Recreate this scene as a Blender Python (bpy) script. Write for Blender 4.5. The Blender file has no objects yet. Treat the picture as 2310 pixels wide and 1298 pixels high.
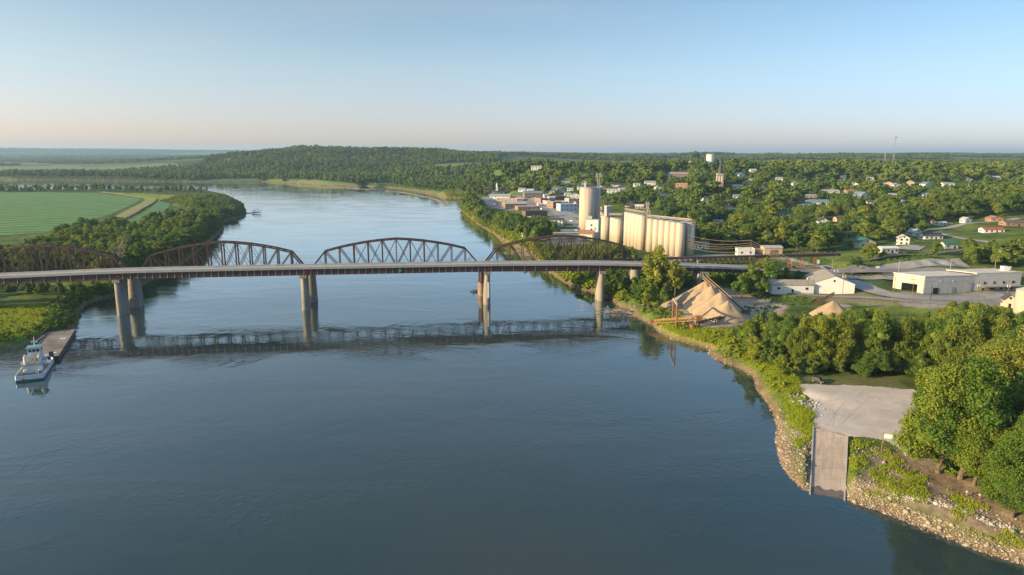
import bpy, bmesh, math, random
import numpy as np
from mathutils import Vector, Matrix
random.seed(7); RS = np.random.RandomState(11)
SC = bpy.context.scene; COL = SC.collection
R = math.radians
# ------------------------------------------------------------------ camera, sky, sun, exposure
F = 1540.0; CW, CH = 2310.0, 1298.0; CAMZ = 85.0
PITCH = math.atan((649-343)/F); ROLL = R(0.15)
_fw = np.array([0, math.cos(PITCH), -math.sin(PITCH)]); _rt0 = np.array([1.0, 0, 0]); _up0 = np.array([0, math.sin(PITCH), math.cos(PITCH)])
_rt = _rt0*math.cos(ROLL)+_up0*math.sin(ROLL); _up = -_rt0*math.sin(ROLL)+_up0*math.cos(ROLL)
cam = bpy.data.objects.new('camera', bpy.data.cameras.new('camera')); COL.objects.link(cam)
cam.data.sensor_width = 36; cam.data.lens = 36*F/CW; cam.data.clip_end = 60000; cam.data.clip_start = 1
cam.matrix_world = Matrix(((_rt[0], _up[0], -_fw[0], 0), (_rt[1], _up[1], -_fw[1], 0), (_rt[2], _up[2], -_fw[2], CAMZ), (0, 0, 0, 1)))
SC.camera = cam
SUN_AZ, SUN_EL = R(-107), R(15)
wd = bpy.data.worlds.new('World'); SC.world = wd; wd.use_nodes = True
nt = wd.node_tree; bg = nt.nodes['Background']
sky = nt.nodes.new('ShaderNodeTexSky'); sky.sky_type = 'NISHITA'; sky.sun_disc = False
sky.sun_elevation = SUN_EL; sky.sun_rotation = SUN_AZ; sky.altitude = 200; sky.air_density = 1.0; sky.dust_density = 0.6; sky.ozone_density = 2.0
tcw = nt.nodes.new('ShaderNodeTexCoord'); sepw = nt.nodes.new('ShaderNodeSeparateXYZ'); nt.links.new(tcw.outputs['Generated'], sepw.inputs[0])
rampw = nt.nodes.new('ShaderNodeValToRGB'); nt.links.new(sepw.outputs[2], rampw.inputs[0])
SKY_TINT = [(0.0, (0.72, 0.69, 0.96)), (0.04, (0.75, 0.735, 0.96)), (0.11, (0.79, 0.82, 0.89)), (0.21, (0.74, 0.79, 0.79)), (0.34, (1.1, 1.15, 1.1)), (1.0, (1.6, 1.6, 1.5))]  # sky above the frame raised to add fill light and water reflections
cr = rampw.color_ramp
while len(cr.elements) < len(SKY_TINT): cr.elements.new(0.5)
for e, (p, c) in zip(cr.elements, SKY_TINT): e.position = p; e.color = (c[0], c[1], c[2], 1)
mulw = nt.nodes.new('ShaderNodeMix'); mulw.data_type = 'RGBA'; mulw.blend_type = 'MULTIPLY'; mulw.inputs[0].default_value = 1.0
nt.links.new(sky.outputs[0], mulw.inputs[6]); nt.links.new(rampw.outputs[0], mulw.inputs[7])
rx_ = nt.nodes.new('ShaderNodeValToRGB'); mrx = nt.nodes.new('ShaderNodeMapRange'); mrx.inputs[1].default_value = -0.7; mrx.inputs[2].default_value = 0.7; nt.links.new(sepw.outputs[0], mrx.inputs[0]); nt.links.new(mrx.outputs[0], rx_.inputs[0])
rx_.color_ramp.elements[0].color = (1.18, 1.04, 0.94, 1); rx_.color_ramp.elements[1].color = (0.80, 0.88, 0.97, 1)
mul2 = nt.nodes.new('ShaderNodeMix'); mul2.data_type = 'RGBA'; mul2.blend_type = 'MULTIPLY'; mul2.inputs[0].default_value = 1.0; nzw = nt.nodes.new('ShaderNodeTexNoise'); nzw.inputs['Scale'].default_value = 1.6; nzw.inputs['Detail'].default_value = 5; mpw = nt.nodes.new('ShaderNodeMapping'); mpw.inputs['Scale'].default_value = (1, 1, 9); nt.links.new(tcw.outputs['Generated'], mpw.inputs[0]); nt.links.new(mpw.outputs[0], nzw.inputs[0])
mrw = nt.nodes.new('ShaderNodeMapRange'); mrw.inputs[1].default_value = 0.35; mrw.inputs[2].default_value = 0.75; mrw.inputs[3].default_value = 0.0; mrw.inputs[4].default_value = 0.22; nt.links.new(nzw.outputs[0], mrw.inputs[0])
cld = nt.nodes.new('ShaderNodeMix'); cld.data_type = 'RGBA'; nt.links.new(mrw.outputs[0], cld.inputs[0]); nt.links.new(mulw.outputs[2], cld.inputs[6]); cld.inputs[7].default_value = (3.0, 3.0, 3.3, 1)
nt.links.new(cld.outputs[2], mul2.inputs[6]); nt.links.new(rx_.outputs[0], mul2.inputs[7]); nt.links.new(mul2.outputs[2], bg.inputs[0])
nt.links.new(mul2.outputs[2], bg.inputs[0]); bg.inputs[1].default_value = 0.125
sun = bpy.data.objects.new('sun', bpy.data.lights.new('sun', 'SUN')); COL.objects.link(sun)
sun.data.energy = 5.0; sun.data.angle = R(0.5); sun.data.color = (1.0, 0.75, 0.41)
SUND = Vector((math.sin(SUN_AZ)*math.cos(SUN_EL), math.cos(SUN_AZ)*math.cos(SUN_EL), math.sin(SUN_EL)))
sun.rotation_euler = SUND.to_track_quat('Z', 'Y').to_euler()
SC.view_settings.view_transform = 'Standard'; SC.view_settings.look = 'None'; SC.view_settings.exposure = 0.85; SC.view_settings.gamma = 1
SC.cycles.max_bounces = 5; SC.cycles.diffuse_bounces = 2; SC.cycles.glossy_bounces = 3; SC.cycles.transmission_bounces = 3; SC.cycles.volume_bounces = 0
SC.cycles.use_denoising = True
SC.cycles.caustics_reflective = False; SC.cycles.caustics_refractive = False
# ------------------------------------------------------------------ pixel <-> world
def ray(px, py):
    a = (px-CW/2)/F; b = (CH/2-py)/F
    return _fw + _rt*a + _up*b
def G(px, py, z=0.0):
    d = ray(px, py); t = (z-CAMZ)/d[2]
    return np.array([d[0]*t, d[1]*t, z])
def AT(px, py, Y):
    d = ray(px, py); t = Y/d[1]
    return np.array([d[0]*t, Y, CAMZ+d[2]*t])
def XZ(px, Y, z):
    """world point at depth Y and height z seen in column px"""
    p = np.array([0, Y, z-CAMZ]); x = 0.0
    for _ in range(4):
        v = np.array([x, Y, z-CAMZ]); dep = v@_fw; x += ((px-CW/2)/F - (v@_rt)/dep)*dep
    return np.array([x, Y, z])
def PROJ(P):
    v = np.atleast_2d(P)-np.array([0, 0, CAMZ]); dep = v@_fw
    return CW/2+F*(v@_rt)/dep, CH/2-F*(v@_up)/dep, dep
def gpoly(pts, z=0.0): return np.array([G(x, y, z)[:2] for x, y in pts])
def sdf(P, poly):
    """signed distance of points to polygon, positive inside"""
    P = np.asarray(P, float); d2 = np.full(len(P), 1e18); ins = np.zeros(len(P), bool); n = len(poly)
    for i in range(n):
        a = poly[i]; b = poly[(i+1) % n]; e = b-a; w = P-a
        t = np.clip((w@e)/max(e@e, 1e-9), 0, 1); q = w-t[:, None]*e
        d2 = np.minimum(d2, (q*q).sum(1))
        c = (a[1] <= P[:, 1]) != (b[1] <= P[:, 1])
        if abs(e[1]) > 1e-12:
            ins ^= c & (P[:, 0] < a[0]+(P[:, 1]-a[1])*e[0]/e[1])
    return np.where(ins, 1, -1)*np.sqrt(d2)
def _h(ix, iy, s):
    n = (ix*374761393+iy*668265263+s*974711) & 0x7fffffff
    n = ((n ^ (n >> 13))*1274126177) & 0x7fffffff
    return ((n ^ (n >> 16)) & 0xffff)/65535.0
def vn(x, y, sc, s=0):
    x = np.asarray(x)/sc; y = np.asarray(y)/sc; ix = np.floor(x).astype(np.int64); iy = np.floor(y).astype(np.int64)
    fx = x-ix; fy = y-iy; fx = fx*fx*(3-2*fx); fy = fy*fy*(3-2*fy)
    return (_h(ix, iy, s)*(1-fx)+_h(ix+1, iy, s)*fx)*(1-fy)+(_h(ix, iy+1, s)*(1-fx)+_h(ix+1, iy+1, s)*fx)*fy
# ------------------------------------------------------------------ tags and mesh helpers
def tag(o, label=None, cat=None, group=None, kind=None):
    if label: o['label'] = label
    if cat: o['category'] = cat
    if group: o['group'] = group
    if kind: o['kind'] = kind
    return o
def empty(name, loc, rz=0, label=None, cat=None, group=None):
    o = bpy.data.objects.new(name, None); COL.objects.link(o); o.location = loc; o.rotation_euler = (0, 0, rz); o.empty_display_size = 0.5
    return tag(o, label, cat, group)
def mesh_np(name, V, Fq, mat, smooth=False):
    """V n x 3, Fq list of faces arrays (m x k)"""
    me = bpy.data.meshes.new(name); V = np.asarray(V, np.float32)
    me.vertices.add(len(V)); me.vertices.foreach_set('co', V.ravel())
    Fs = Fq if isinstance(Fq, list) else [Fq]
    tot = np.concatenate([np.full(len(f), f.shape[1]) for f in Fs]); idx = np.concatenate([np.asarray(f).ravel() for f in Fs])
    me.loops.add(len(idx)); me.loops.foreach_set('vertex_index', idx.astype(np.int32))
    me.polygons.add(len(tot)); st = np.concatenate([[0], np.cumsum(tot)[:-1]])
    me.polygons.foreach_set('loop_start', st.astype(np.int32)); me.polygons.foreach_set('loop_total', tot.astype(np.int32))
    if smooth: me.polygons.foreach_set('use_smooth', np.ones(len(tot), bool))
    me.update(calc_edges=True); me.validate()
    if mat: me.materials.append(mat)
    return me
def link(name, me, parent=None, loc=None):
    o = bpy.data.objects.new(name, me); COL.objects.link(o)
    if parent is not None: o.parent = parent
    if loc is not None: o.location = loc
    return o
class MB:
    def __init__(s, off=(0, 0, 0)): s.v = []; s.f = []; s.o = Vector(off)
    def add(s, vs, fs):
        n = len(s.v); s.v += [tuple(Vector(v)-s.o) for v in vs]; s.f += [tuple(i+n for i in f) for f in fs]; return s
    def box(s, c, d, rz=0.0, taper=1.0):
        x, y, z = [k/2 for k in d]; M = Matrix.Rotation(rz, 3, 'Z'); c = Vector(c); vs = []
        for sz in (-1, 1):
            t = taper if sz > 0 else 1
            for a, b in ((-1, -1), (1, -1), (1, 1), (-1, 1)): vs.append(c+M@Vector((a*x*t, b*y*t, sz*z)))
        return s.add(vs, [(3, 2, 1, 0), (4, 5, 6, 7), (0, 1, 5, 4), (1, 2, 6, 5), (2, 3, 7, 6), (3, 0, 4, 7)])
    def beam(s, p, q, w, h=None, up=(0, 0, 1)):
        h = h or w; p = Vector(p); q = Vector(q); d = (q-p)
        if d.length < 1e-6: return s
        d.normalize(); u = Vector(up)
        if abs(d.dot(u)) > 0.98: u = Vector((0, 1, 0))
        r = d.cross(u).normalized(); u = r.cross(d)
        vs = []
        for e in (p, q):
            for a, b in ((-1, -1), (1, -1), (1, 1), (-1, 1)): vs.append(e+r*a*w/2+u*b*h/2)
        return s.add(vs, [(0, 1, 2, 3), (7, 6, 5, 4), (4, 5, 1, 0), (5, 6, 2, 1), (6, 7, 3, 2), (7, 4, 0, 3)])
    def cyl(s, p, q, r0, r1=None, n=12, cap=True):
        r1 = r0 if r1 is None else r1; p = Vector(p); q = Vector(q); d = (q-p).normalized(); u = Vector((0, 0, 1)) if abs(d.z) < 0.9 else Vector((1, 0, 0))
        a = d.cross(u).normalized(); b = d.cross(a); vs = []
        for e, r in ((p, r0), (q, r1)):
            for i in range(n): t = 2*math.pi*i/n; vs.append(e+a*r*math.cos(t)+b*r*math.sin(t))
        fs = [(i, (i+1) % n, n+(i+1) % n, n+i) for i in range(n)]
        if cap: fs += [tuple(range(n-1, -1, -1)), tuple(range(n, 2*n))]
        return s.add(vs, fs)
    def prism(s, pts, z0, z1, tap=1.0):
        n = len(pts); cx = sum(p[0] for p in pts)/n; cy = sum(p[1] for p in pts)/n
        vs = [(p[0], p[1], z0) for p in pts]+[(cx+(p[0]-cx)*tap, cy+(p[1]-cy)*tap, z1) for p in pts]
        return s.add(vs, [tuple(range(n-1, -1, -1)), tuple(range(n, 2*n))]+[(i, (i+1) % n, n+(i+1) % n, n+i) for i in range(n)])
    def build(s, name, mat, parent=None, smooth=False, loc=None):
        me = bpy.data.meshes.new(name); me.from_pydata(s.v, [], s.f); me.update(); me.materials.append(mat)
        if smooth: me.polygons.foreach_set('use_smooth', [True]*len(me.polygons))
        return link(name, me, parent, loc)
def cat_(arrs):
    """concatenate (V,F) with same face arity"""
    n = 0; Vs = []; Fs = []
    for V, Fc in arrs: Vs.append(V); Fs.append(Fc+n); n += len(V)
    return np.concatenate(Vs), np.concatenate(Fs)
# ------------------------------------------------------------------ materials
MATS = {}
def PM(name, c1, c2=None, scale=1.0, rough=0.8, bump=0.0, bscale=None, metal=0.0, stretch=(1, 1, 1), detail=4, extra=None):
    if name in MATS: return MATS[name]
    m = bpy.data.materials.new(name); m.use_nodes = True; nt = m.node_tree; b = nt.nodes['Principled BSDF']
    c2 = c2 or tuple(k*0.72 for k in c1)
    tc = nt.nodes.new('ShaderNodeTexCoord'); mp = nt.nodes.new('ShaderNodeMapping'); mp.inputs['Scale'].default_value = stretch
    nt.links.new(tc.outputs['Object'], mp.inputs[0])
    n = nt.nodes.new('ShaderNodeTexNoise'); n.inputs['Scale'].default_value = scale; n.inputs['Detail'].default_value = detail; n.inputs['Roughness'].default_value = 0.65
    nt.links.new(mp.outputs[0], n.inputs['Vector'])
    r = nt.nodes.new('ShaderNodeValToRGB'); r.color_ramp.elements[0].position = 0.36; r.color_ramp.elements[1].position = 0.66
    r.color_ramp.elements[0].color = (*c2, 1); r.color_ramp.elements[1].color = (*c1, 1)
    nt.links.new(n.outputs[0], r.inputs[0]); nt.links.new(r.outputs[0], b.inputs['Base Color'])
    b.inputs['Roughness'].default_value = rough; b.inputs['Metallic'].default_value = metal
    if bump:
        n2 = nt.nodes.new('ShaderNodeTexNoise'); n2.inputs['Scale'].default_value = bscale or scale*3; n2.inputs['Detail'].default_value = 5
        nt.links.new(mp.outputs[0], n2.inputs['Vector'])
        bp = nt.nodes.new('ShaderNodeBump'); bp.inputs['Strength'].default_value = 0.6; bp.inputs['Distance'].default_value = bump
        nt.links.new(n2.outputs[0], bp.inputs['Height']); nt.links.new(bp.outputs[0], b.inputs['Normal'])
    MATS[name] = m
    return m
def brickish(name, c1, c2, mortar, bw, bh, vert='Z', rough=0.85, msize=0.02):
    """masonry / seam pattern in metres on walls: x+y along, z up"""
    if name in MATS: return MATS[name]
    m = PM(name, c1, c2, 0.6, rough); nt = m.node_tree; b = nt.nodes['Principled BSDF']; prev = b.inputs['Base Color'].links[0].from_socket
    tc = [n for n in nt.nodes if n.bl_idname == 'ShaderNodeTexCoord'][0]
    sp = nt.nodes.new('ShaderNodeSeparateXYZ'); nt.links.new(tc.outputs['Object'], sp.inputs[0])
    ad = nt.nodes.new('ShaderNodeMath'); nt.links.new(sp.outputs[0], ad.inputs[0]); nt.links.new(sp.outputs[1], ad.inputs[1])
    cb = nt.nodes.new('ShaderNodeCombineXYZ'); nt.links.new(ad.outputs[0], cb.inputs[0]); nt.links.new(sp.outputs[2 if vert == 'Z' else 1], cb.inputs[1])
    bt = nt.nodes.new('ShaderNodeTexBrick'); bt.inputs['Scale'].default_value = 1; bt.inputs['Brick Width'].default_value = bw; bt.inputs['Row Height'].default_value = bh
    bt.inputs['Mortar Size'].default_value = msize; bt.inputs['Color1'].default_value = (1, 1, 1, 1); bt.inputs['Color2'].default_value = (.86, .86, .86, 1); bt.inputs['Mortar'].default_value = (*mortar, 1)
    nt.links.new(cb.outputs[0], bt.inputs['Vector'])
    mx = nt.nodes.new('ShaderNodeMix'); mx.data_type = 'RGBA'; mx.blend_type = 'MULTIPLY'; mx.inputs[0].default_value = 1
    nt.links.new(prev, mx.inputs[6]); nt.links.new(bt.outputs[0], mx.inputs[7]); nt.links.new(mx.outputs[2], b.inputs['Base Color'])
    return m
def foliage_mat(name, ca, cb_, trans=0.35):
    m = bpy.data.materials.new(name); m.use_nodes = True; nt = m.node_tree; nt.nodes.remove(nt.nodes['Principled BSDF']); out = nt.nodes['Material Output']
    geo = nt.nodes.new('ShaderNodeNewGeometry'); oi = nt.nodes.new('ShaderNodeObjectInfo')
    mx = nt.nodes.new('ShaderNodeMix'); mx.data_type = 'RGBA'; mx.inputs[6].default_value = (*ca, 1); mx.inputs[7].default_value = (*cb_, 1)
    a = nt.nodes.new('ShaderNodeMath'); a.operation = 'MULTIPLY_ADD'; a.inputs[1].default_value = 0.45
    nt.links.new(geo.outputs['Random Per Island'], a.inputs[0])
    a2 = nt.nodes.new('ShaderNodeMath'); a2.operation = 'MULTIPLY'; a2.inputs[1].default_value = 0.42; nt.links.new(oi.outputs['Random'], a2.inputs[0]); nt.links.new(a2.outputs[0], a.inputs[2])
    nl_ = nt.nodes.new('ShaderNodeTexNoise'); nl_.inputs['Scale'].default_value = 0.011; nl_.inputs['Detail'].default_value = 3; nt.links.new(oi.outputs['Location'], nl_.inputs[0]); ml_ = nt.nodes.new('ShaderNodeMath'); ml_.operation = 'MULTIPLY_ADD'; ml_.inputs[1].default_value = 1.3; ml_.inputs[2].default_value = -0.57; nt.links.new(nl_.outputs[0], ml_.inputs[0])
    al_ = nt.nodes.new('ShaderNodeMath'); al_.use_clamp = True; nt.links.new(a.outputs[0], al_.inputs[0]); nt.links.new(ml_.outputs[0], al_.inputs[1]); nt.links.new(al_.outputs[0], mx.inputs[0])
    tn = nt.nodes.new('ShaderNodeMix'); tn.data_type = 'RGBA'; tn.blend_type = 'MULTIPLY'; tn.inputs[0].default_value = 1
    nt.links.new(mx.outputs[2], tn.inputs[6]); nt.links.new(oi.outputs['Color'], tn.inputs[7])
    d = nt.nodes.new('ShaderNodeBsdfDiffuse'); t = nt.nodes.new('ShaderNodeBsdfTranslucent'); ms = nt.nodes.new('ShaderNodeMixShader'); ms.inputs[0].default_value = trans
    nt.links.new(tn.outputs[2], d.inputs[0]); nt.links.new(tn.outputs[2], t.inputs[0]); nt.links.new(d.outputs[0], ms.inputs[1]); nt.links.new(t.outputs[0], ms.inputs[2]); nt.links.new(ms.outputs[0], out.inputs[0])
    return m
M_LEAF = foliage_mat('foliage', (0.046, 0.122, 0.036), (0.250, 0.305, 0.062))
M_WEED = foliage_mat('weeds', (0.22, 0.32, 0.02), (0.50, 0.50, 0.06), 0.4)
M_BARK = PM('bark', (0.16, 0.12, 0.085), None, 1.5, 0.9, 0.03)
M_CONC = PM('concrete', (0.34, 0.31, 0.265), (0.22, 0.20, 0.165), 0.35, 0.85, 0.02, 4, stretch=(1, 1, 0.3))
M_CONC2 = PM('deck_concrete', (0.40, 0.40, 0.39), (0.33, 0.33, 0.32), 0.2, 0.85)
M_RUST = PM('rust_steel', (0.095, 0.044, 0.035), (0.055, 0.027, 0.022), 0.5, 0.75)
M_GIRD = PM('girder_steel', (0.060, 0.022, 0.020), (0.040, 0.017, 0.016), 0.3, 0.6)
M_GREY = PM('galvanised', (0.42, 0.42, 0.41), (0.32, 0.32, 0.31), 0.8, 0.5, metal=0.2)
M_WHITE = PM('white_paint', (0.78, 0.78, 0.75), (0.66, 0.66, 0.63), 0.5, 0.6)
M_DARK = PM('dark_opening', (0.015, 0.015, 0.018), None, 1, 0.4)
M_GLASS = PM('window_glass', (0.03, 0.04, 0.05), None, 1, 0.08)
M_WOOD = PM('pole_wood', (0.24, 0.16, 0.10), (0.16, 0.11, 0.07), 1.0, 0.85)
M_ASPH = PM('asphalt', (0.25, 0.235, 0.235), (0.18, 0.17, 0.17), 0.12, 0.9)
M_CONROAD = PM('pale_road', (0.33, 0.32, 0.31), (0.25, 0.24, 0.23), 0.15, 0.9)
M_GRAVEL = PM('gravel', (0.58, 0.51, 0.44), (0.44, 0.38, 0.33), 0.10, 0.95, 0.02, 6)
M_YEL = PM('yellow_line', (0.55, 0.38, 0.06), None, 0.6, 0.8)
M_SAND = PM('sand', (0.44, 0.315, 0.185), (0.30, 0.23, 0.16), 0.22, 0.95, 0.05, 5)
# ------------------------------------------------------------------ shore polygons (z = 0 water line)
LEFT = [(-900, 1010), (-300, 850), (-60, 803), (0, 795), (40, 788), (70, 776), (100, 766), (122, 757), (160, 745), (176, 735), (178, 712), (194, 688), (222, 676), (266, 666),
        (300, 655), (345, 630), (400, 603), (440, 575), (474, 545), (500, 522), (505, 515), (506, 502), (514, 497), (552, 488), (556, 478), (548, 462), (520, 450), (505, 440), (470, 433), (400, 432), (300, 431), (200, 431), (0, 431), (-300, 432), (-900, 436)]
RIGHT = [(2900, 1480), (2450, 1325), (2302, 1272), (2225, 1249), (2149, 1218), (2091, 1195), (2014, 1164), (1949, 1141), (1903, 1126), (1866, 1119), (1826, 1113), (1815, 1107), (1790, 1085), (1769, 1061), (1756, 1026), (1752, 995), (1754, 965),
         (1742, 927), (1725, 903), (1707, 880), (1700, 850), (1675, 836), (1650, 825), (1612, 811), (1597, 799), (1603, 789), (1580, 783), (1564, 779), (1522, 768), (1486, 751), (1471, 733), (1442, 719), (1418, 700), (1394, 690), (1379, 676), (1360, 668), (1336, 659), (1309, 654),
         (1273, 637), (1250, 622), (1234, 609), (1205, 580), (1166, 560), (1132, 543), (1110, 525), (1070, 502), (1040, 474), (1046, 458), (1052, 449), (1005, 445), (953, 435), (895, 426), (870, 423), (840, 424), (822, 419), (814, 423), (730, 419), (652, 414), (600, 411), (450, 411), (300, 409), (0, 406), (-400, 404), (-900, 402)]
PL = gpoly(LEFT); PR = gpoly(RIGHT)
PL = np.vstack([PL, [[-9000, 1480], [-9000, -2000], [-3000, -2000]]])
PR = np.vstack([PR, [[-30000, 2300], [-30000, 40000], [40000, 40000], [40000, -3000], [1500, -3000]]])
# ------------------------------------------------------------------ terrain
CPX = [  # (px, py, z) points on the ground
 (0, 520, 3.5), (200, 470, 3.5), (300, 440, 3.8), (450, 470, 3.5), (100, 700, 3.6), (-200, 600, 4), (340, 580, 4), (-100, 480, 3.5), (0, 750, 3), (-300, 760, 3.5), (0, 440, 3.5), (520, 470, 3),
 (1850, 880, 5), (1980, 880, 5), (1900, 955, 4.8), (2050, 960, 5), (2200, 1000, 5.5), (2300, 1120, 5), (2050, 1090, 3.8), (2300, 1215, 3), (1960, 1060, 3.6), (2500, 1100, 6), (2120, 1140, 3.4), (1800, 900, 4), (1790, 1000, 3.2),
 (1740, 810, 4), (2000, 780, 5), (2250, 780, 6), (1600, 710, 4), (1520, 740, 3.2), (1600, 765, 3.2), (1700, 670, 4.5), (1850, 655, 6), (1880, 700, 5), (2150, 666, 8), (2290, 655, 8.5), (2050, 645, 7.5), (1450, 670, 4), (1400, 640, 4.5), (1300, 620, 4.5), (1500, 690, 4),
 (1760, 608, 14), (1700, 604, 13), (1900, 613, 12), (2050, 613, 12), (2200, 613, 12), (2310, 616, 12), (2500, 622, 12), (1950, 630, 9.5), (1740, 640, 7), (1600, 620, 6),
 (1960, 605, 12.3), (2000, 605, 12.3), (2040, 605, 12.3), (2080, 605, 12.3), (2120, 605, 12.3), (2160, 605, 12.3), (2190, 604, 12.3), (2000, 598, 14), (2040, 590.5, 16.2), (2070, 587, 17.2), (2100, 584.5, 18), (2135, 584, 18), (2165, 583.5, 18.2), (2100, 579, 18.4), (2165, 578, 18.6), (2200, 590, 16.5), (1930, 588, 17), (1800, 598, 11), (1830, 592, 11),
 (1700, 580, 9), (1600, 566, 9), (1700, 562, 10), (1850, 562, 12), (2000, 570, 17.5), (2100, 560, 18), (2250, 565, 20), (1950, 560, 14.5), (1440, 585, 8), (1500, 585, 8), (1560, 578, 8.5), (1330, 540, 8), (1250, 538, 8), (1400, 560, 8), (1300, 580, 6),
 (1250, 505, 10), (1180, 505, 9), (1300, 492, 12), (1230, 470, 14), (1160, 460, 12), (1280, 450, 17), (1180, 440, 14), (1120, 450, 11), (1100, 475, 9), (1090, 492, 6),
 (1400, 480, 14), (1450, 455, 19), (1500, 480, 15), (1550, 490, 14), (1650, 500, 13), (1700, 520, 12), (1800, 530, 13), (1900, 525, 15), (1620, 440, 29), (1540, 412, 37), (1700, 450, 26), (1780, 475, 21), (1850, 450, 27), (1850, 495, 19),
 (1950, 440, 30), (2050, 530, 16), (2150, 520, 19), (2250, 510, 22), (2000, 482, 22), (2100, 470, 26), (2250, 460, 30), (2300, 480, 27), (2400, 540, 22)]
CPY = [  # (px, Y, z)
 (1210, 1330, 54), (1150, 1400, 52), (1090, 1350, 26), (1090, 1500, 34), (1280, 1350, 52), (1350, 1300, 50), (1450, 1300, 52), (1601, 1300, 56), (1750, 1250, 55), (1900, 1300, 55), (2050, 1300, 54), (2200, 1250, 52), (2400, 1200, 50), (1300, 1050, 24), (1240, 1050, 24), (1180, 1100, 26),
 (1100, 1900, 42), (1300, 1950, 40), (1600, 1950, 38), (2000, 1950, 40), (2400, 1950, 42), (1300, 2500, 46), (1700, 2500, 46), (2200, 2500, 46), (1100, 3000, 62), (1300, 3300, 67), (1500, 3200, 66), (1750, 3100, 70), (1900, 3300, 67), (2150, 3200, 64), (2400, 3200, 66), (1500, 4500, 60), (2000, 4600, 62), (1500, 6000, 62), (2200, 6000, 62), (1200, 8000, 64), (1200, 14000, 60), (2000, 14000, 66), (2800, 9000, 60),
 (430, 2500, 8), (480, 2600, 22), (560, 2750, 68), (620, 2800, 78), (700, 2900, 92), (760, 2900, 84), (850, 2900, 80), (950, 3000, 74), (1060, 2800, 66), (480, 2080, 6), (600, 2080, 8), (700, 2060, 10), (820, 2000, 7), (1010, 1480, 6), (1030, 1400, 6), (960, 1600, 5), (1046, 1300, 8), (985, 1500, 6), (1070, 1250, 12), (620, 2400, 42), (720, 2450, 50), (850, 2400, 38), (950, 2100, 26), (1000, 1650, 9), (900, 1750, 6), (1020, 1850, 30), (1080, 2300, 50),
 (480, 3400, 30), (700, 4500, 60), (900, 6000, 60), (550, 3500, 60), (300, 2300, 4), (0, 2300, 4), (-500, 2300, 4), (350, 3200, 4), (0, 3500, 4), (-600, 3500, 4), (200, 5000, 5), (-200, 5000, 5), (400, 5500, 8), (0, 8000, 10), (-600, 7000, 6), (300, 8500, 25),
 (0, 12000, 120), (200, 12500, 112), (450, 12500, 92), (-500, 12000, 125), (700, 13000, 85), (0, 20000, 100), (1000, 20000, 66), (2400, 20000, 66), (-100, 10500, 95), (150, 11000, 90)]
_cp = np.array([G(*c) for c in CPX]+[XZ(*c) for c in CPY])
def hbase(x, y):
    out = np.zeros(len(x)); ch = 40000
    for i in range(0, len(x), ch):
        X = x[i:i+ch, None]; Y = y[i:i+ch, None]
        d2 = (X-_cp[None, :, 0])**2+(Y-_cp[None, :, 1])**2
        w = 1.0/(d2+(0.012*Y)**2+9)**1.9
        out[i:i+ch] = (w*_cp[None, :, 2]).sum(1)/w.sum(1)
    return out
RL = [G(1835, 965, 4.7), G(1827, 1113, 0)]; RRt = [G(1912, 985, 4.7), G(1905, 1127, 0)]
RAMP = np.array([RL[0][:2], RRt[0][:2], RRt[1][:2]+(RRt[1]-RRt[0])[:2]*0.12, RL[1][:2]+(RL[1]-RL[0])[:2]*0.12])
_rm0 = (RL[0]+RRt[0])/2; _rm1 = (RL[1]+RRt[1])/2; _rd = (_rm1-_rm0)[:2]; _rL = np.linalg.norm(_rd); _rd = _rd/_rL
def rampz(P): t = ((P-_rm0[:2])@_rd)/_rL; return 4.75*(1-t)
SANDC = []
FLATP = [gpoly([(1780, 850), (2060, 850), (2250, 950), (2250, 1040), (2040, 1035), (1905, 985), (1825, 970), (1790, 900)], 5), gpoly([(1890, 625), (2330, 625), (2500, 680), (2330, 690), (1900, 690), (1740, 668), (1740, 640)], 7), gpoly([(1700, 600), (2500, 606), (2500, 632), (1700, 622)], 12)]
def land_sd(P): return np.maximum(sdf(P, PL), sdf(P, PR))
def height(P):
    x, y = P[:, 0], P[:, 1]
    h = hbase(x, y); Y = np.maximum(y, 50)
    amp = np.clip((Y-700)/2500, 0, 1)
    right = np.clip((x/Y+0.35)/0.2, 0, 1)
    h = h+amp*right*((vn(x, y, 620, 1)-0.5)*34+(vn(x, y, 170, 2)-0.5)*9)
    nzm = np.ones(len(P)); mm = (y < 520) & (x > 0)
    for fp_ in FLATP: nzm[mm] *= np.clip(-sdf(P[mm], fp_)/6, 0.06, 1)
    h = h+((vn(x, y, 30, 3)-0.5)*0.8+(vn(x, y, 6, 4)-0.5)*0.25)*nzm
    d = land_sd(P)
    w = 7+np.clip(Y-500, 0, 1500)*0.01
    t = np.clip(d/w, 0, 1); k = 1-(1-t)**1.7
    z = np.where(d > 0, np.maximum(h, 1.5)*k+(vn(x, y, 2.2, 5)-0.5)*0.5*t*nzm, np.maximum(-3, 0.4*d))
    near = (np.abs(x-_rm0[0]) < 60) & (y < 260)
    if near.any():
        s = sdf(P[near], RAMP); q = np.clip((s+2.0)/2.0, 0, 1); rz = rampz(P[near])-0.25
        z[near] = z[near]*(1-q)+np.minimum(rz, 4.6)*q
    return z, d
NA, NR = 1000, 960
ang = np.linspace(R(-60), R(60), NA); rad = np.exp(np.linspace(math.log(70), math.log(24000), NR))
AA, RR = np.meshgrid(ang, rad); TX = RR*np.sin(AA); TY = RR*np.cos(AA)
TP = np.stack([TX.ravel(), TY.ravel()], 1)
TH, TD = height(TP); HG = TH.reshape(NR, NA)
_lr0 = math.log(70); _dl = (math.log(24000)-_lr0)/(NR-1); _da = (ang[1]-ang[0])
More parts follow.
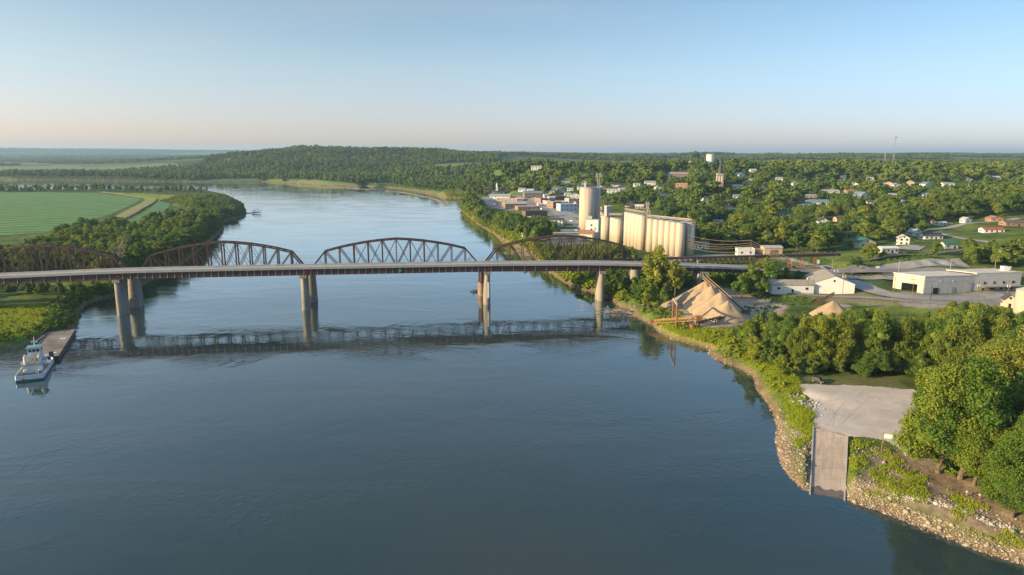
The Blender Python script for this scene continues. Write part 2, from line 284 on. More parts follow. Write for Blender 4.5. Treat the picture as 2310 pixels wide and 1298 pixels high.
def gz(x, y):
    x = np.asarray(x, float); y = np.asarray(y, float); r = np.hypot(x, y); a = np.arctan2(x, y)
    i = np.clip((np.log(r)-_lr0)/_dl, 0, NR-1.001); j = np.clip((a-ang[0])/_da, 0, NA-1.001)
    i0 = i.astype(int); j0 = j.astype(int); fi = i-i0; fj = j-j0
    return (HG[i0, j0]*(1-fi)+HG[i0+1, j0]*fi)*(1-fj)+(HG[i0, j0+1]*(1-fi)+HG[i0+1, j0+1]*fi)*fj
def GP(px, py):
    """ground point under a pixel"""
    d = ray(px, py); t = np.exp(np.linspace(math.log(90), math.log(22000), 6000))
    x = d[0]*t; y = d[1]*t; z = CAMZ+d[2]*t
    g = gz(x, y); k = np.argmax(z <= g)
    if k == 0: k = len(t)-1
    return np.array([x[k], y[k], float(gz(x[k], y[k]))])
def gpts(px, z=0): return np.array([GP(a, b)[:2] for a, b in px])
# colours of the ground
C_GRASS = np.array([0.095, 0.145, 0.032]); C_WOOD = np.array([0.045, 0.075, 0.022]); C_MUD = np.array([0.20, 0.135, 0.095]); C_LIME = np.array([0.23, 0.27, 0.035]); C_STONE = np.array([0.40, 0.33, 0.26]); C_SANDY = np.array([0.40, 0.31, 0.235])
x, y = TP[:, 0], TP[:, 1]
n1 = vn(x, y, 26, 21)[:, None]; n2 = vn(x, y, 7, 22)[:, None]; n3 = vn(x, y, 300, 23)[:, None]; n4 = vn(x, y, 2.5, 24)[:, None]
tc_ = C_GRASS*(0.75+0.5*n2)*(1-0.45*n1)+C_LIME*0.45*n1*n2
far = np.clip((y-900)/800, 0, 1)[:, None]
patch = np.where(vn(x, y, 330, 31) > 0.47, 1.0, 0.0)[:, None]
farc = C_WOOD*1.1*(1-patch)+np.array([0.11, 0.16, 0.055])*patch*(0.8+0.5*n3)
tc_ = tc_*(1-far)+farc*far
PAINT = [  # pixel polygons on the ground, colour, feather m
 ([(1500, 700), (1530, 672), (1560, 650), (1600, 640), (1660, 655), (1720, 672), (1780, 690), (1770, 705), (1690, 735), (1600, 745), (1560, 738), (1510, 722)], C_SANDY, 3),
 ([(1960, 1010), (2060, 1010), (2150, 1060), (2250, 1120), (2330, 1180), (2330, 1290), (2180, 1200), (2040, 1140), (1930, 1110)], np.array([0.27, 0.21, 0.15]), 3),
 ([(1790, 845), (1850, 848), (2020, 850), (2060, 880), (1990, 876), (1860, 866), (1800, 860)], np.array([0.15, 0.155, 0.06]), 2),
 ([(2060, 1060), (2180, 1075), (2310, 1140), (2310, 1180), (2200, 1130), (2080, 1090)], np.array([0.20, 0.15, 0.10]), 3),
 ([(1790, 668), (1950, 662), (2010, 672), (2140, 690), (2300, 700), (2300, 712), (2000, 690), (1850, 680)], np.array([0.20, 0.19, 0.11]), 4),
 ([(1093, 446), (1180, 440), (1236, 452), (1302, 455), (1305, 500), (1262, 492), (1200, 480), (1130, 472), (1105, 468)], np.array([0.24, 0.23, 0.21]), 6),
 ([(2030, 655), (2082, 664), (2300, 656), (2330, 700), (2200, 705), (2040, 692), (2000, 668)], np.array([0.30, 0.27, 0.23]), 2),
 ([(1850, 690), (1920, 688), (1920, 710), (1850, 712)], C_SANDY, 3),
 ([(1180, 545), (1310, 540), (1330, 548), (1250, 556)], np.array([0.36, 0.31, 0.26]), 3),
 ([(1480, 735), (1530, 738), (1640, 752), (1650, 790), (1560, 776), (1490, 752)], C_LIME, 2),
 ([(230, 434), (320, 437), (400, 440), (500, 445), (540, 462), (520, 485), (440, 470), (380, 460), (330, 448)], C_LIME*0.95, 12),
 ([(-300, 700), (60, 690), (170, 700), (165, 740), (60, 770), (-300, 830)], np.array([0.10, 0.19, 0.035]), 5),
]
for poly, colr, fe in PAINT:
    pw = gpts(poly); m = (x > pw[:, 0].min()-fe*2) & (x < pw[:, 0].max()+fe*2) & (y > pw[:, 1].min()-fe*2) & (y < pw[:, 1].max()+fe*2)
    if not m.any(): continue
    s = np.clip(sdf(TP[m], pw)/fe+0.5+(n2[m][:, 0]-0.5)*1.6, 0, 1)[:, None]
    tc_[m] = tc_[m]*(1-s)+colr*(0.85+0.3*n2[m])*s
# banks
bd = TD; wmud = (1.6+3.0*n1[:, 0])*(1+np.clip(y-600, 0, 2000)/1100)*np.where((x < -700) & (y > 1500), 0.4, 1)
mud = np.clip(1-bd/wmud, 0, 1)[:, None]
mudc = C_MUD*(0.7+0.6*n4)
tc_ = tc_*(1-mud)+mudc*mud
tc_ = np.where((bd < 0)[:, None], np.array([0.09, 0.075, 0.055]), tc_)
V = np.stack([TX.ravel(), TY.ravel(), TH], 1)
ii, jj = np.meshgrid(np.arange(NR-1), np.arange(NA-1), indexing='ij'); b0 = (ii*NA+jj).ravel()
FQ = np.stack([b0, b0+1, b0+NA+1, b0+NA], 1)[:, ::-1]
FQ = FQ[(TH[FQ] > -2.9).any(1)]
me = mesh_np('ground', V, FQ, None, True)
ca = me.color_attributes.new('Col', 'FLOAT_COLOR', 'POINT'); ca.data.foreach_set('color', np.hstack([tc_, np.ones((len(tc_), 1))]).astype(np.float32).ravel())
mt = bpy.data.materials.new('ground'); mt.use_nodes = True; nt = mt.node_tree; b = nt.nodes['Principled BSDF']; b.inputs['Roughness'].default_value = 0.95; b.inputs['Specular IOR Level'].default_value = 0.1
at = nt.nodes.new('ShaderNodeAttribute'); at.attribute_name = 'Col'; tcn = nt.nodes.new('ShaderNodeTexCoord')
nz = nt.nodes.new('ShaderNodeTexNoise'); nz.inputs['Scale'].default_value = 0.8; nz.inputs['Detail'].default_value = 7; nz.inputs['Roughness'].default_value = 0.7; nt.links.new(tcn.outputs['Object'], nz.inputs[0])
mr = nt.nodes.new('ShaderNodeMapRange'); mr.inputs[1].default_value = 0.3; mr.inputs[2].default_value = 0.7; mr.inputs[3].default_value = 0.6; mr.inputs[4].default_value = 1.35; nt.links.new(nz.outputs[0], mr.inputs[0])
vm = nt.nodes.new('ShaderNodeVectorMath'); vm.operation = 'SCALE'; nt.links.new(at.outputs[0], vm.inputs[0]); nt.links.new(mr.outputs[0], vm.inputs[3]); nt.links.new(vm.outputs[0], b.inputs['Base Color'])
bp = nt.nodes.new('ShaderNodeBump'); bp.inputs['Distance'].default_value = 0.35; bp.inputs['Strength'].default_value = 0.8; nt.links.new(nz.outputs[0], bp.inputs['Height']); nt.links.new(bp.outputs[0], b.inputs['Normal'])
me.materials.append(mt); tag(link('ground', me), kind='structure')
# ------------------------------------------------------------------ water
wm = bpy.data.materials.new('river_water'); wm.use_nodes = True; nt = wm.node_tree; b = nt.nodes['Principled BSDF']
b.inputs['Base Color'].default_value = (0.014, 0.022, 0.020, 1); b.inputs['Roughness'].default_value = 0.07; b.inputs['IOR'].default_value = 1.9
tcn = nt.nodes.new('ShaderNodeTexCoord')
def wnoise(scale, detail, stretch, dist=0.0):
    mp = nt.nodes.new('ShaderNodeMapping'); mp.inputs['Scale'].default_value = stretch; mp.inputs['Rotation'].default_value = (0, 0, R(18)); nt.links.new(tcn.outputs['Object'], mp.inputs[0])
    n = nt.nodes.new('ShaderNodeTexNoise'); n.inputs['Scale'].default_value = scale; n.inputs['Detail'].default_value = detail; n.inputs['Distortion'].default_value = dist; nt.links.new(mp.outputs[0], n.inputs[0]); return n
na_ = wnoise(0.55, 4, (1, 1, 1), 0.4); nb_ = wnoise(0.06, 3, (1, 1, 1), 1.2); nm = wnoise(0.018, 3, (0.6, 1.6, 1), 1.5)
mr = nt.nodes.new('ShaderNodeMapRange'); mr.inputs[1].default_value = 0.42; mr.inputs[2].default_value = 0.62; mr.inputs[3].default_value = 0.12; mr.inputs[4].default_value = 1.25; nt.links.new(nm.outputs[0], mr.inputs[0])
mu = nt.nodes.new('ShaderNodeMath'); mu.operation = 'MULTIPLY'; nt.links.new(na_.outputs[0], mu.inputs[0]); nt.links.new(mr.outputs[0], mu.inputs[1])
mr2 = nt.nodes.new('ShaderNodeMapRange'); mr2.inputs[1].default_value = 0.35; mr2.inputs[2].default_value = 0.65; mr2.inputs[3].default_value = 0.02; mr2.inputs[4].default_value = 0.09; nt.links.new(nm.outputs[0], mr2.inputs[0])
b1 = nt.nodes.new('ShaderNodeBump'); b1.inputs['Strength'].default_value = 1; b1.inputs['Distance'].default_value = 0.075; nt.links.new(mu.outputs[0], b1.inputs['Height'])
b2 = nt.nodes.new('ShaderNodeBump'); b2.inputs['Strength'].default_value = 1; b2.inputs['Distance'].default_value = 0.09; nt.links.new(nb_.outputs[0], b2.inputs['Height']); nt.links.new(b1.outputs[0], b2.inputs['Normal'])
nt.nodes.remove(b); df = nt.nodes.new('ShaderNodeBsdfDiffuse'); gl = nt.nodes.new('ShaderNodeBsdfAnisotropic'); fr = nt.nodes.new('ShaderNodeFresnel'); fr.inputs[0].default_value = 1.333; rw = nt.nodes.new('ShaderNodeValToRGB'); mxs = nt.nodes.new('ShaderNodeMixShader')
silt = wnoise(0.007, 4, (0.5, 1.3, 1), 1.8); rs_ = nt.nodes.new('ShaderNodeValToRGB'); rs_.color_ramp.elements[0].position = 0.35; rs_.color_ramp.elements[1].position = 0.7; rs_.color_ramp.elements[0].color = (0.020, 0.045, 0.052, 1); rs_.color_ramp.elements[1].color = (0.040, 0.055, 0.050, 1); nt.links.new(silt.outputs[0], rs_.inputs[0]); nt.links.new(rs_.outputs[0], df.inputs[0])
for _p, _v in ((0.02, 0.022), (0.06, 0.075), (0.15, 0.25), (0.25, 0.50), (0.45, 0.90), (1.0, 1.0)):
    e = rw.color_ramp.elements.new(_p) if _p not in (0.02, 1.0) else rw.color_ramp.elements[0 if _p < .5 else len(rw.color_ramp.elements)-1]; e.position = _p; e.color = (_v, _v, _v, 1)
gl.inputs['Color'].default_value = (0.97, 0.99, 1.0, 1); nt.links.new(mr2.outputs[0], gl.inputs['Roughness'])
for nd in (df, gl, fr): nt.links.new(b2.outputs[0], nd.inputs['Normal'])
nt.links.new(fr.outputs[0], rw.inputs[0]); nt.links.new(rw.outputs[0], mxs.inputs[0]); nt.links.new(df.outputs[0], mxs.inputs[1]); nt.links.new(gl.outputs[0], mxs.inputs[2]); nt.links.new(mxs.outputs[0], nt.nodes['Material Output'].inputs[0])
mbw = MB(); mbw.add([(-6000, -400, 0), (6000, -400, 0), (6000, 2700, 0), (-6000, 2700, 0)], [(0, 1, 2, 3)])
tag(mbw.build('water', wm), kind='structure')
# ------------------------------------------------------------------ sheets on the ground
BLOCK = []   # (x, y, r) keep trees away
SIGHT = []   # (px0, py0, px1, py1, depth) things that trees in front must not hide
def noblock(P):
    P = np.asarray(P)
    for i in range(len(P)): BLOCK.append(tuple(P[i]))
def densify(pts, step):
    out = [pts[0]]
    for a, b in zip(pts[:-1], pts[1:]):
        n = max(1, int(np.linalg.norm(np.array(b)-a)/step))
        for k in range(1, n+1): out.append(np.array(a)+(np.array(b)-a)*k/n)
    return np.array(out)
def smooth_line(P, it=2):
    for _ in range(it):
        Q = [P[0]]
        for a, b in zip(P[:-1], P[1:]): Q += [a*0.75+b*0.25, a*0.25+b*0.75]
        Q.append(P[-1]); P = np.array(Q)
    return P
def ribbon(name, px, width, mat, off=0.12, step=3.0, nw=4, world=None, keep=True, kind='structure'):
    P = np.array(world) if world is not None else gpts(px)
    P = densify(smooth_line(P), step); T = np.gradient(P, axis=0); T /= np.linalg.norm(T, axis=1)[:, None]; N = np.stack([T[:, 1], -T[:, 0]], 1)
    cols = [P+N*(k/nw-0.5)*width for k in range(nw+1)]; V = np.stack(cols, 1)
    z = gz(V[..., 0], V[..., 1])+off; z = np.maximum(z, z.mean(axis=1, keepdims=True)-0.0)
    VV = np.concatenate([V, z[..., None]], 2).reshape(-1, 3)
    n, m = len(P), nw+1; i, j = np.meshgrid(np.arange(n-1), np.arange(m-1), indexing='ij'); b0 = (i*m+j).ravel()
    me = mesh_np(name, VV, np.stack([b0, b0+1, b0+m+1, b0+m], 1)[:, ::-1], mat, True)
    if keep: noblock([(p[0], p[1], width/2+2.5) for p in P[::2]])
    o = link(name, me); return tag(o, kind=kind) if kind else o
def sheet(name, poly, step, mat, off=0.1, edge=0.0, block=True):
    lo = poly.min(0); hi = poly.max(0); xs = np.arange(lo[0], hi[0]+step, step); ys = np.arange(lo[1], hi[1]+step, step)
    X, Yg = np.meshgrid(xs, ys); C = np.stack([(X[:-1, :-1]+step/2).ravel(), (Yg[:-1, :-1]+step/2).ravel()], 1)
    keep = sdf(C, poly)+(vn(C[:, 0], C[:, 1], 3, 77)-0.5)*edge > 0
    i, j = np.meshgrid(np.arange(len(ys)-1), np.arange(len(xs)-1), indexing='ij'); m = len(xs); b0 = (i*m+j).ravel()[keep]
    Fq = np.stack([b0, b0+1, b0+m+1, b0+m], 1); u, inv = np.unique(Fq, return_inverse=True)
    V = np.stack([X.ravel()[u], Yg.ravel()[u]], 1); z = gz(V[:, 0], V[:, 1])+off
    me = mesh_np(name, np.column_stack([V, z]), inv.reshape(-1, 4), mat, True)
    return tag(link(name, me), kind='structure')
# ------------------------------------------------------------------ crop field, levee, roads
def stripes(name, c1, c2, ang_, freq):
    m = PM(name, c1, tuple(k*0.85 for k in c1), 0.03, 0.9); nt = m.node_tree; b = nt.nodes['Principled BSDF']; prev = b.inputs['Base Color'].links[0].from_socket
    tc = [n for n in nt.nodes if n.bl_idname == 'ShaderNodeTexCoord'][0]
    mp = nt.nodes.new('ShaderNodeMapping'); mp.inputs['Rotation'].default_value = (0, 0, ang_); nt.links.new(tc.outputs['Object'], mp.inputs[0])
    w = nt.nodes.new('ShaderNodeTexWave'); w.inputs['Scale'].default_value = freq; w.inputs['Distortion'].default_value = 3.5; w.inputs['Detail'].default_value = 3; w.inputs['Detail Scale'].default_value = 0.3; nt.links.new(mp.outputs[0], w.inputs[0])
    mx = nt.nodes.new('ShaderNodeMix'); mx.data_type = 'RGBA'; mx.inputs[7].default_value = (*c2, 1); nt.links.new(prev, mx.inputs[6])
    mr = nt.nodes.new('ShaderNodeMapRange'); mr.inputs[1].default_value = 0.45; mr.inputs[2].default_value = 0.8; mr.inputs[4].default_value = 1.0; nt.links.new(w.outputs[0], mr.inputs[0]); nt.links.new(mr.outputs[0], mx.inputs[0])
    nt.links.new(mx.outputs[2], b.inputs['Base Color']); return m
M_CROP = stripes('crop_rows', (0.090, 0.235, 0.036), (0.036, 0.115, 0.020), R(62), 0.011)
fieldp = gpts([(-700, 560), (-300, 545), (0, 533), (128, 524), (160, 508), (230, 492), (262, 480), (300, 462), (318, 452), (314, 447), (250, 440), (222, 436), (100, 434), (0, 434), (-300, 435), (-700, 440)])
sheet('crop_field', fieldp, 3.0, M_CROP, 0.35)
sheet('side_field', gpts([(290, 500), (330, 478), (358, 455), (392, 452), (380, 470), (345, 492), (310, 506)]), 2.0, PM('side_crop', (0.075, 0.20, 0.05), None, 0.1), 0.35)
sheet('far_field', gpts([(-400, 391), (0, 391), (300, 392), (430, 383), (440, 376), (0, 374), (-400, 374)]), 14, stripes('far_crop', (0.13, 0.22, 0.075), (0.10, 0.17, 0.06), R(8), 0.004), 0.5)
sheet('far_field', gpts([(-300, 366), (40, 366), (110, 361), (60, 357), (-300, 357)]), 30, PM('far_crop_pale', (0.16, 0.22, 0.10), None, 0.01), 0.5)
M_LEVEE = PM('levee_grass', (0.26, 0.27, 0.045), (0.17, 0.21, 0.035), 0.1, 0.95)
lev = [(222, 434), (262, 438), (318, 446), (345, 450), (330, 461), (300, 477), (272, 493)]
ribbon('levee', lev, 17, M_LEVEE, 0.9, 4, 4, keep=True)
ribbon('dirt_track', [(350, 452), (340, 462), (308, 478), (280, 494)], 3, PM('track_dirt', (0.30, 0.19, 0.12), None, 0.4), 1.05, 4, 1, keep=False)
sheet('paved_slope', gpts([(1935, 605.5), (1990, 598), (2045, 590), (2100, 585), (2165, 584), (2188, 604.5)]), 1.0, brickish('slope_paving', (0.42, 0.40, 0.37), (0.30, 0.29, 0.27), (.45, .45, .42), 3.2, 1.6, 'Y', msize=0.16), 0.2)
sheet('pasture', gpts([(1060, 366), (1120, 366), (1116, 361), (1070, 360)]), 14, PM('pasture_grass', (0.10, 0.20, 0.06), None, 0.02), 0.8)
# parking lot and ramp
M_RAMP = brickish('ramp_concrete', (0.50, 0.41, 0.33), (0.36, 0.29, 0.24), (.6, .58, .55), 5.2, 4.6, 'Y', msize=0.06)
for _n in M_RAMP.node_tree.nodes:
    if _n.bl_idname == 'ShaderNodeMapping': _n.vector_type = 'TEXTURE'; _n.inputs['Scale'].default_value = (0.5, 7, 1); _n.inputs['Rotation'].default_value = (0, 0, math.atan2(_rd[1], _rd[0])-math.pi/2)
lot = gpts([(1800, 866), (1850, 868), (1960, 872), (2060, 880), (2120, 900), (2180, 960), (2200, 1000), (2120, 1020), (2045, 1030), (2030, 1012), (2000, 995), (1912, 984), (1836, 966), (1834, 930), (1838, 905), (1812, 885)])
sheet('gravel_lot', lot, 0.5, M_GRAVEL, 0.07, 1.2); BL = [tuple(c)+(9,) for c in gpts([(1850, 890), (1920, 900), (1980, 920), (1880, 940), (1960, 970), (2020, 940), (1900, 875), (1960, 885), (1830, 885)])]; noblock(BL)
A0, A1, B0, B1 = np.array(RL[0]), np.array(RL[1]), np.array(RRt[0]), np.array(RRt[1])
V = []; nu, nvv = 8, 24
for k in range(nvv+1):
    t = k/nvv*1.12
    for u in range(nu+1):
        p = (A0+(A1-A0)*t)*(1-u/nu)+(B0+(B1-B0)*t)*(u/nu); V.append((p[0], p[1], 4.82-4.85*t))
i, j = np.meshgrid(np.arange(nvv), np.arange(nu), indexing='ij'); b0 = (i*(nu+1)+j).ravel()
tag(link('boat_ramp_surface', mesh_np('boat_ramp_surface', np.array(V), np.stack([b0, b0+1, b0+nu+2, b0+nu+1], 1)[:, ::-1], M_RAMP)), kind='structure')
V = []
for t in (0.90, 0.93, 0.96, 1.0, 1.1):
    for u in range(9):
        tt = t+(0.018*math.sin(u*2.3)+0.012*math.sin(u*5.1) if t == 0.90 else 0); p = (A0+(A1-A0)*tt)*(1-u/8)+(B0+(B1-B0)*tt)*(u/8); V.append((p[0], p[1], 4.84-4.85*tt))
i, j = np.meshgrid(np.arange(4), np.arange(8), indexing='ij'); b0 = (i*9+j).ravel()
tag(link('ramp_silt', mesh_np('ramp_silt', np.array(V), np.stack([b0, b0+1, b0+10, b0+9], 1)[:, ::-1], PM('wet_silt', (0.17, 0.13, 0.10), (0.10, 0.08, 0.06), 0.8, 0.35))), kind='structure')
for (a, b_, lab) in ((A0, A1, 'pale concrete kerb along the boat ramp beside the pale riprap bank'), (B0, B1, 'concrete kerb along the boat ramp beside the weedy bank')):
    k = MB(a); e = a+(b_-a)*1.02; k.beam((a[0], a[1], 4.9), (e[0], e[1], 0.05), 0.35, 0.45)
    tag(k.build('ramp_kerb', M_CONC2, loc=tuple(a)), lab, 'kerb', 'kerbs of the boat ramp')
noblock([tuple(((A0+B0)/2*(1-t)+(A1+B1)/2*t)[:2])+(7,) for t in (0, .3, .6, 1)])
M_TRK = PM('tyre_track', (0.50, 0.44, 0.385), (0.42, 0.37, 0.32), 0.4, 0.95); M_TRL = PM('tyre_track_pale', (0.62, 0.55, 0.48), (0.52, 0.46, 0.40), 0.4, 0.95)
rs0 = random.Random(12)
for cx_, cy_, rr0 in ((1905, 905, 5), (1912, 908, 7.5), (1958, 905, 5.5), (1962, 903, 8), (1990, 915, 6.5), (1880, 925, 9), (1940, 930, 11), (1985, 895, 3.6)):
    c0 = GP(cx_, cy_); a0 = rs0.uniform(0, 6); a1 = a0+rs0.uniform(2.6, 5.6)
    pts_ = [[c0[0]+rr0*math.cos(t)*1.15, c0[1]+rr0*math.sin(t)] for t in np.linspace(a0, a1, 26)]
    ribbon('tyre_track', None, 0.28, M_TRK if rs0.random() < .5 else M_TRL, 0.085, 1.0, 1, world=pts_, keep=False)
for k in range(7):
    a_ = GP(1850+k*22+rs0.uniform(-8, 8), 885+rs0.uniform(-8, 30)); b_ = GP(1858+k*7, 963)
    ribbon('tyre_track', None, 0.3, M_TRK if k % 2 else M_TRL, 0.09, 1.0, 1, world=[a_[:2], (a_[:2]*0.5+b_[:2]*0.5)+np.array([rs0.uniform(-3, 3), 0]), b_[:2]], keep=False)
# roads
ribbon('highway', [(1700, 603), (1760, 608), (1850, 612), (1950, 613), (2050, 613), (2180, 614), (2310, 617), (2480, 621), (2700, 626)], 13, M_ASPH, 0.25, 4, 4)
ribbon('highway_shoulder', [(1990, 618), (2100, 619), (2250, 620), (2400, 625), (2600, 631)], 5, M_CONROAD, 0.2, 4, 2)
ribbon('centre_line_marking', [(1760, 608), (1850, 612), (1950, 613), (2050, 613), (2180, 614), (2310, 617), (2480, 621)], 0.5, M_YEL, 0.34, 4, 1, keep=False)
ribbon('underpass_road', [(1872, 608), (1840, 601), (1812, 593), (1790, 587), (1755, 583), (1700, 581), (1640, 577), (1570, 577), (1490, 582)], 8, M_CONROAD, 0.15, 3, 3)
ribbon('loading_road', [(1903, 628), (1930, 638), (1958, 652), (1995, 664), (2050, 672), (2120, 674), (2220, 671), (2330, 668), (2480, 668)], 12, M_CONROAD, 0.12, 3, 4)
ribbon('loop_road', [(1905, 627), (1950, 629), (2010, 630), (2100, 634)], 9, M_CONROAD, 0.16, 3, 3)
ribbon('service_track', [(1745, 655), (1800, 664), (1860, 668), (1960, 672), (2060, 682), (2200, 690)], 5, PM('track_gravel', (0.30, 0.27, 0.24), None, 0.3), 0.14, 3, 2)
ribbon('residential_road', [(2098, 520), (2150, 512), (2226, 501), (2300, 494)], 7, M_CONROAD, 0.2, 4, 2)
ribbon('residential_road', [(2119, 528), (2150, 535), (2180, 541), (2230, 548)], 7, M_CONROAD, 0.2, 4, 2)
ribbon('gravel_yard', [(2022, 558), (2050, 560), (2082, 561)], 26, M_CONROAD, 0.25, 4, 4)
ribbon('main_street', [(1192, 445), (1213, 456), (1238, 470), (1262, 485), (1303, 507), (1325, 522)], 13, M_CONROAD, 0.2, 4, 3)
ribbon('river_street', [(1096, 445), (1102, 455), (1110, 465)], 13, M_CONROAD, 0.2, 4, 3)
ribbon('side_street', [(1255, 512), (1300, 511), (1330, 512)], 4, M_CONROAD, 0.2, 3, 2)
ribbon('downtown_yard', [(1262, 478), (1285, 484), (1302, 492)], 16, M_CONROAD, 0.14, 3, 3)
ribbon('silo_yard', [(1420, 592), (1490, 590), (1560, 585)], 12, M_CONROAD, 0.12, 3, 3)
# ------------------------------------------------------------------ highway bridge
hp = [G(280, 708), G(690, 697), G(1098, 684), G(1352, 676)]
def hyx(px, py): return AT(px, py, 0)
HW = []
ends = [(-420, 634, None), (0, 619.5, None), (280, 607.5, None), (690, 599, None), (900, 595.5, None), (1098, 592, None), (1352, 590.5, None), (1545, 596, None), (1660, 600, None), (1762, 607, None)]
X = np.array([p[0] for p in hp]); Yh = np.array([p[1] for p in hp]); co = np.polyfit(X, Yh, 1)
for px, py, _ in ends:
    # intersect column with bridge line, then read the height
    Yk = 380.0
    for _i in range(12):
        p = AT(px, py, Yk); Yk = np.polyval(co, p[0])
    HW.append(AT(px, py, Yk))
HW = np.array(HW); HW = HW[np.argsort(HW[:, 0])]
ts = np.arange(HW[0, 0], HW[-1, 0], 3.0)
_hx = np.arange(HW[0, 0]-40, HW[-1, 0]+40, 2.0); _hz = np.convolve(np.pad(np.interp(_hx, HW[:, 0], HW[:, 2]), 12, 'edge'), np.hanning(27)[1:-1]/np.hanning(27)[1:-1].sum(), 'valid')
def hwz(x_): return float(np.interp(x_, _hx, _hz))-1.1      # deck level below the rail top
dirh = np.array([1, co[0], 0])/math.hypot(1, co[0]); nrm = np.array([-dirh[1], dirh[0], 0])
def hwp(x_, off=0, dz=0): return Vector((x_+nrm[0]*off, np.polyval(co, x_)+nrm[1]*off, hwz(x_)+dz))
H0 = Vector((hp[0][0], hp[0][1], 0))
hb = empty('highway_bridge', H0, 0, 'long two lane highway bridge with pale concrete deck on dark red girders', 'bridge')
xs = list(ts)
deck = MB(H0); par = [MB(H0), MB(H0)]; gird = [MB(H0), MB(H0)]
for a, b_ in zip(xs[:-1], xs[1:]):
    deck.beam(hwp(a), hwp(b_), 11.0, 0.35, )
    for s, pm in zip((-5.35, 5.35), par): pm.beam(hwp(a, s, 0.62), hwp(b_, s, 0.62), 0.32, 0.95)
deck.build('deck', M_CONC2, hb)
for pm in par: pm.build('parapet', M_CONC2, hb)
mk = MB(H0)
for a, b_ in zip(xs[:-1], xs[1:]): mk.beam(hwp(a, 0, 0.19), hwp(b_, 0, 0.19), 0.3, 0.02)
mk.build('lane_line', M_YEL, hb)
x_end = XZ(1600, 404, 16)[0]
for s in (-4.3, 4.3):
    g = MB(H0); st = MB(H0)
    for a, b_ in zip(xs[:-1], xs[1:]):
        if a > x_end+22: break
        dep = 3.3 if a < hp[3][0] else 2.2
        g.beam(hwp(a, s, -0.2-dep/2), hwp(b_, s, -0.2-dep/2), 0.12, dep); g.beam(hwp(a, s, -0.2-dep), hwp(b_, s, -0.2-dep), 0.6, 0.1)
    k = xs[0]
    while k < x_end+20:
        dep = 3.3 if k < hp[3][0] else 2.2
        st.beam(hwp(k, s-0.15, -0.25), hwp(k, s-0.15, -0.2-dep), 0.17, 0.17); k += 6.2 if k > hp[2][0] or k < hp[0][0] else 3.6
    gg = g.build('girder', M_GIRD, hb)
    if s < 0: st.build('stiffener_ribs', M_GREY, gg)
def hpier(x_, base, w=3.2, l=9.5, gauge=False):
    top = hwz(x_)-3.55
    m = MB(H0); ca_, sa = math.cos(math.atan2(dirh[1], dirh[0])), math.sin(math.atan2(dirh[1], dirh[0]))
    def loc(u, v, z): return (x_+dirh[0]*u-dirh[1]*v, np.polyval(co, x_)+dirh[1]*u+dirh[0]*v, z)
    for zz0, zz1, k in ((base, top-1.6, 1.0),):
        n = 20; pts = []
        for i in range(n):
            t = 2*math.pi*i/n; u = math.cos(t)*w/2; v = math.sin(t)*w/2+(l/2-w/2)*(1 if math.sin(t) > 0 else -1); pts.append((u, v))
        vs = [loc(u*1.12, v*1.04, zz0) for u, v in pts]+[loc(u, v, zz1) for u, v in pts]
        m.add(vs, [tuple(range(n-1, -1, -1)), tuple(range(n, 2*n))]+[(i, (i+1) % n, n+(i+1) % n, n+i) for i in range(n)])
    pr = m.build('pier', M_CONC, hb)
    c = MB(H0); a = Vector(loc(0, -l/2-0.6, top-0.8)); b_ = Vector(loc(0, l/2+0.6, top-0.8)); c.beam(a, b_, w*1.15, 1.6); c.build('pier_cap', M_CONC, pr)
    for v in (-4.3, 4.3): bb = MB(H0); p = loc(0, v, 0); bb.box((p[0], p[1], top+0.12), (0.9, 0.9, 0.3)); bb.build('bearing', M_DARK, pr)
    if gauge:
        q = MB(H0); p = Vector(loc(0.3, -l/2-0.15, 0))
        q.box((p.x, p.y-0.2, 8.5), (1.0, 0.2, 9)); q.build('gauge_board', M_WHITE, pr)
        t = MB(H0)
        for i in range(11): t.box((p.x-(0.25 if i % 2 else -0.05), p.y-0.33, 4.5+i*0.8), (0.4, 0.04, 0.14))
        t.build('gauge_marking', M_DARK, pr)
for i, p in enumerate(hp): hpier(p[0], -2.5, gauge=(i == 2))
hpier(XZ(1572, 402, 12)[0], 4.5, 2.4)
q = MB(H0); sgx = XZ(902, 374, 20)[0]; p = hwp(sgx, -4.65, -1.7); q.box(p, (1.6, 0.12, 1.6), math.atan2(dirh[1], dirh[0])); q.build('channel_marker', PM('marker_green', (0.02, 0.42, 0.30), None, 3, 0.5), hb)
for k in (0, 1, 2):
    q = MB(H0); p = hwp(hp[k][0]+1, -4.65, -1.7); q.box(p, (1.0, 0.12, 0.6), math.atan2(dirh[1], dirh[0])); q.build('navigation_light', PM('marker_red', (0.45, 0.03, 0.03), None, 3, 0.5), hb)
for t in np.arange(HW[0, 0], HW[-1, 0], 12): noblock([(t, np.polyval(co, t), 8)])
# ------------------------------------------------------------------ railway truss bridge
rp = [G(311, 689), G(703, 679), G(1086, 664)]
X = np.array([p[0] for p in rp]); rc = np.polyfit(X, np.array([p[1] for p in rp]), 1)
def rx(px, z=18.5):
    Yk = 400.0
    for _ in range(10): p = XZ(px, Yk, z); Yk = np.polyval(rc, p[0])
    return p[0]
dr = np.array([1, rc[0], 0])/math.hypot(1, rc[0]); nr = np.array([-dr[1], dr[0], 0])
ZB = 18.8
R0 = Vector((rp[0][0], rp[0][1], 0))
rb = empty('railway_bridge', R0, 0, 'rusty steel railway bridge of curved top trusses behind the road bridge', 'bridge')
def rpnt(x_, off, z): return Vector((x_+nr[0]*off, np.polyval(rc, x_)+nr[1]*off, z))
bnd = [(rx(-92), rx(292)), (rx(316), rx(690)), (rx(703), rx(1080)), (rx(1093), rx(1427))]
HT = [0, .60, .73, .83, .91, .965, 1.0, .965, .91, .83, .73, .60, 0]
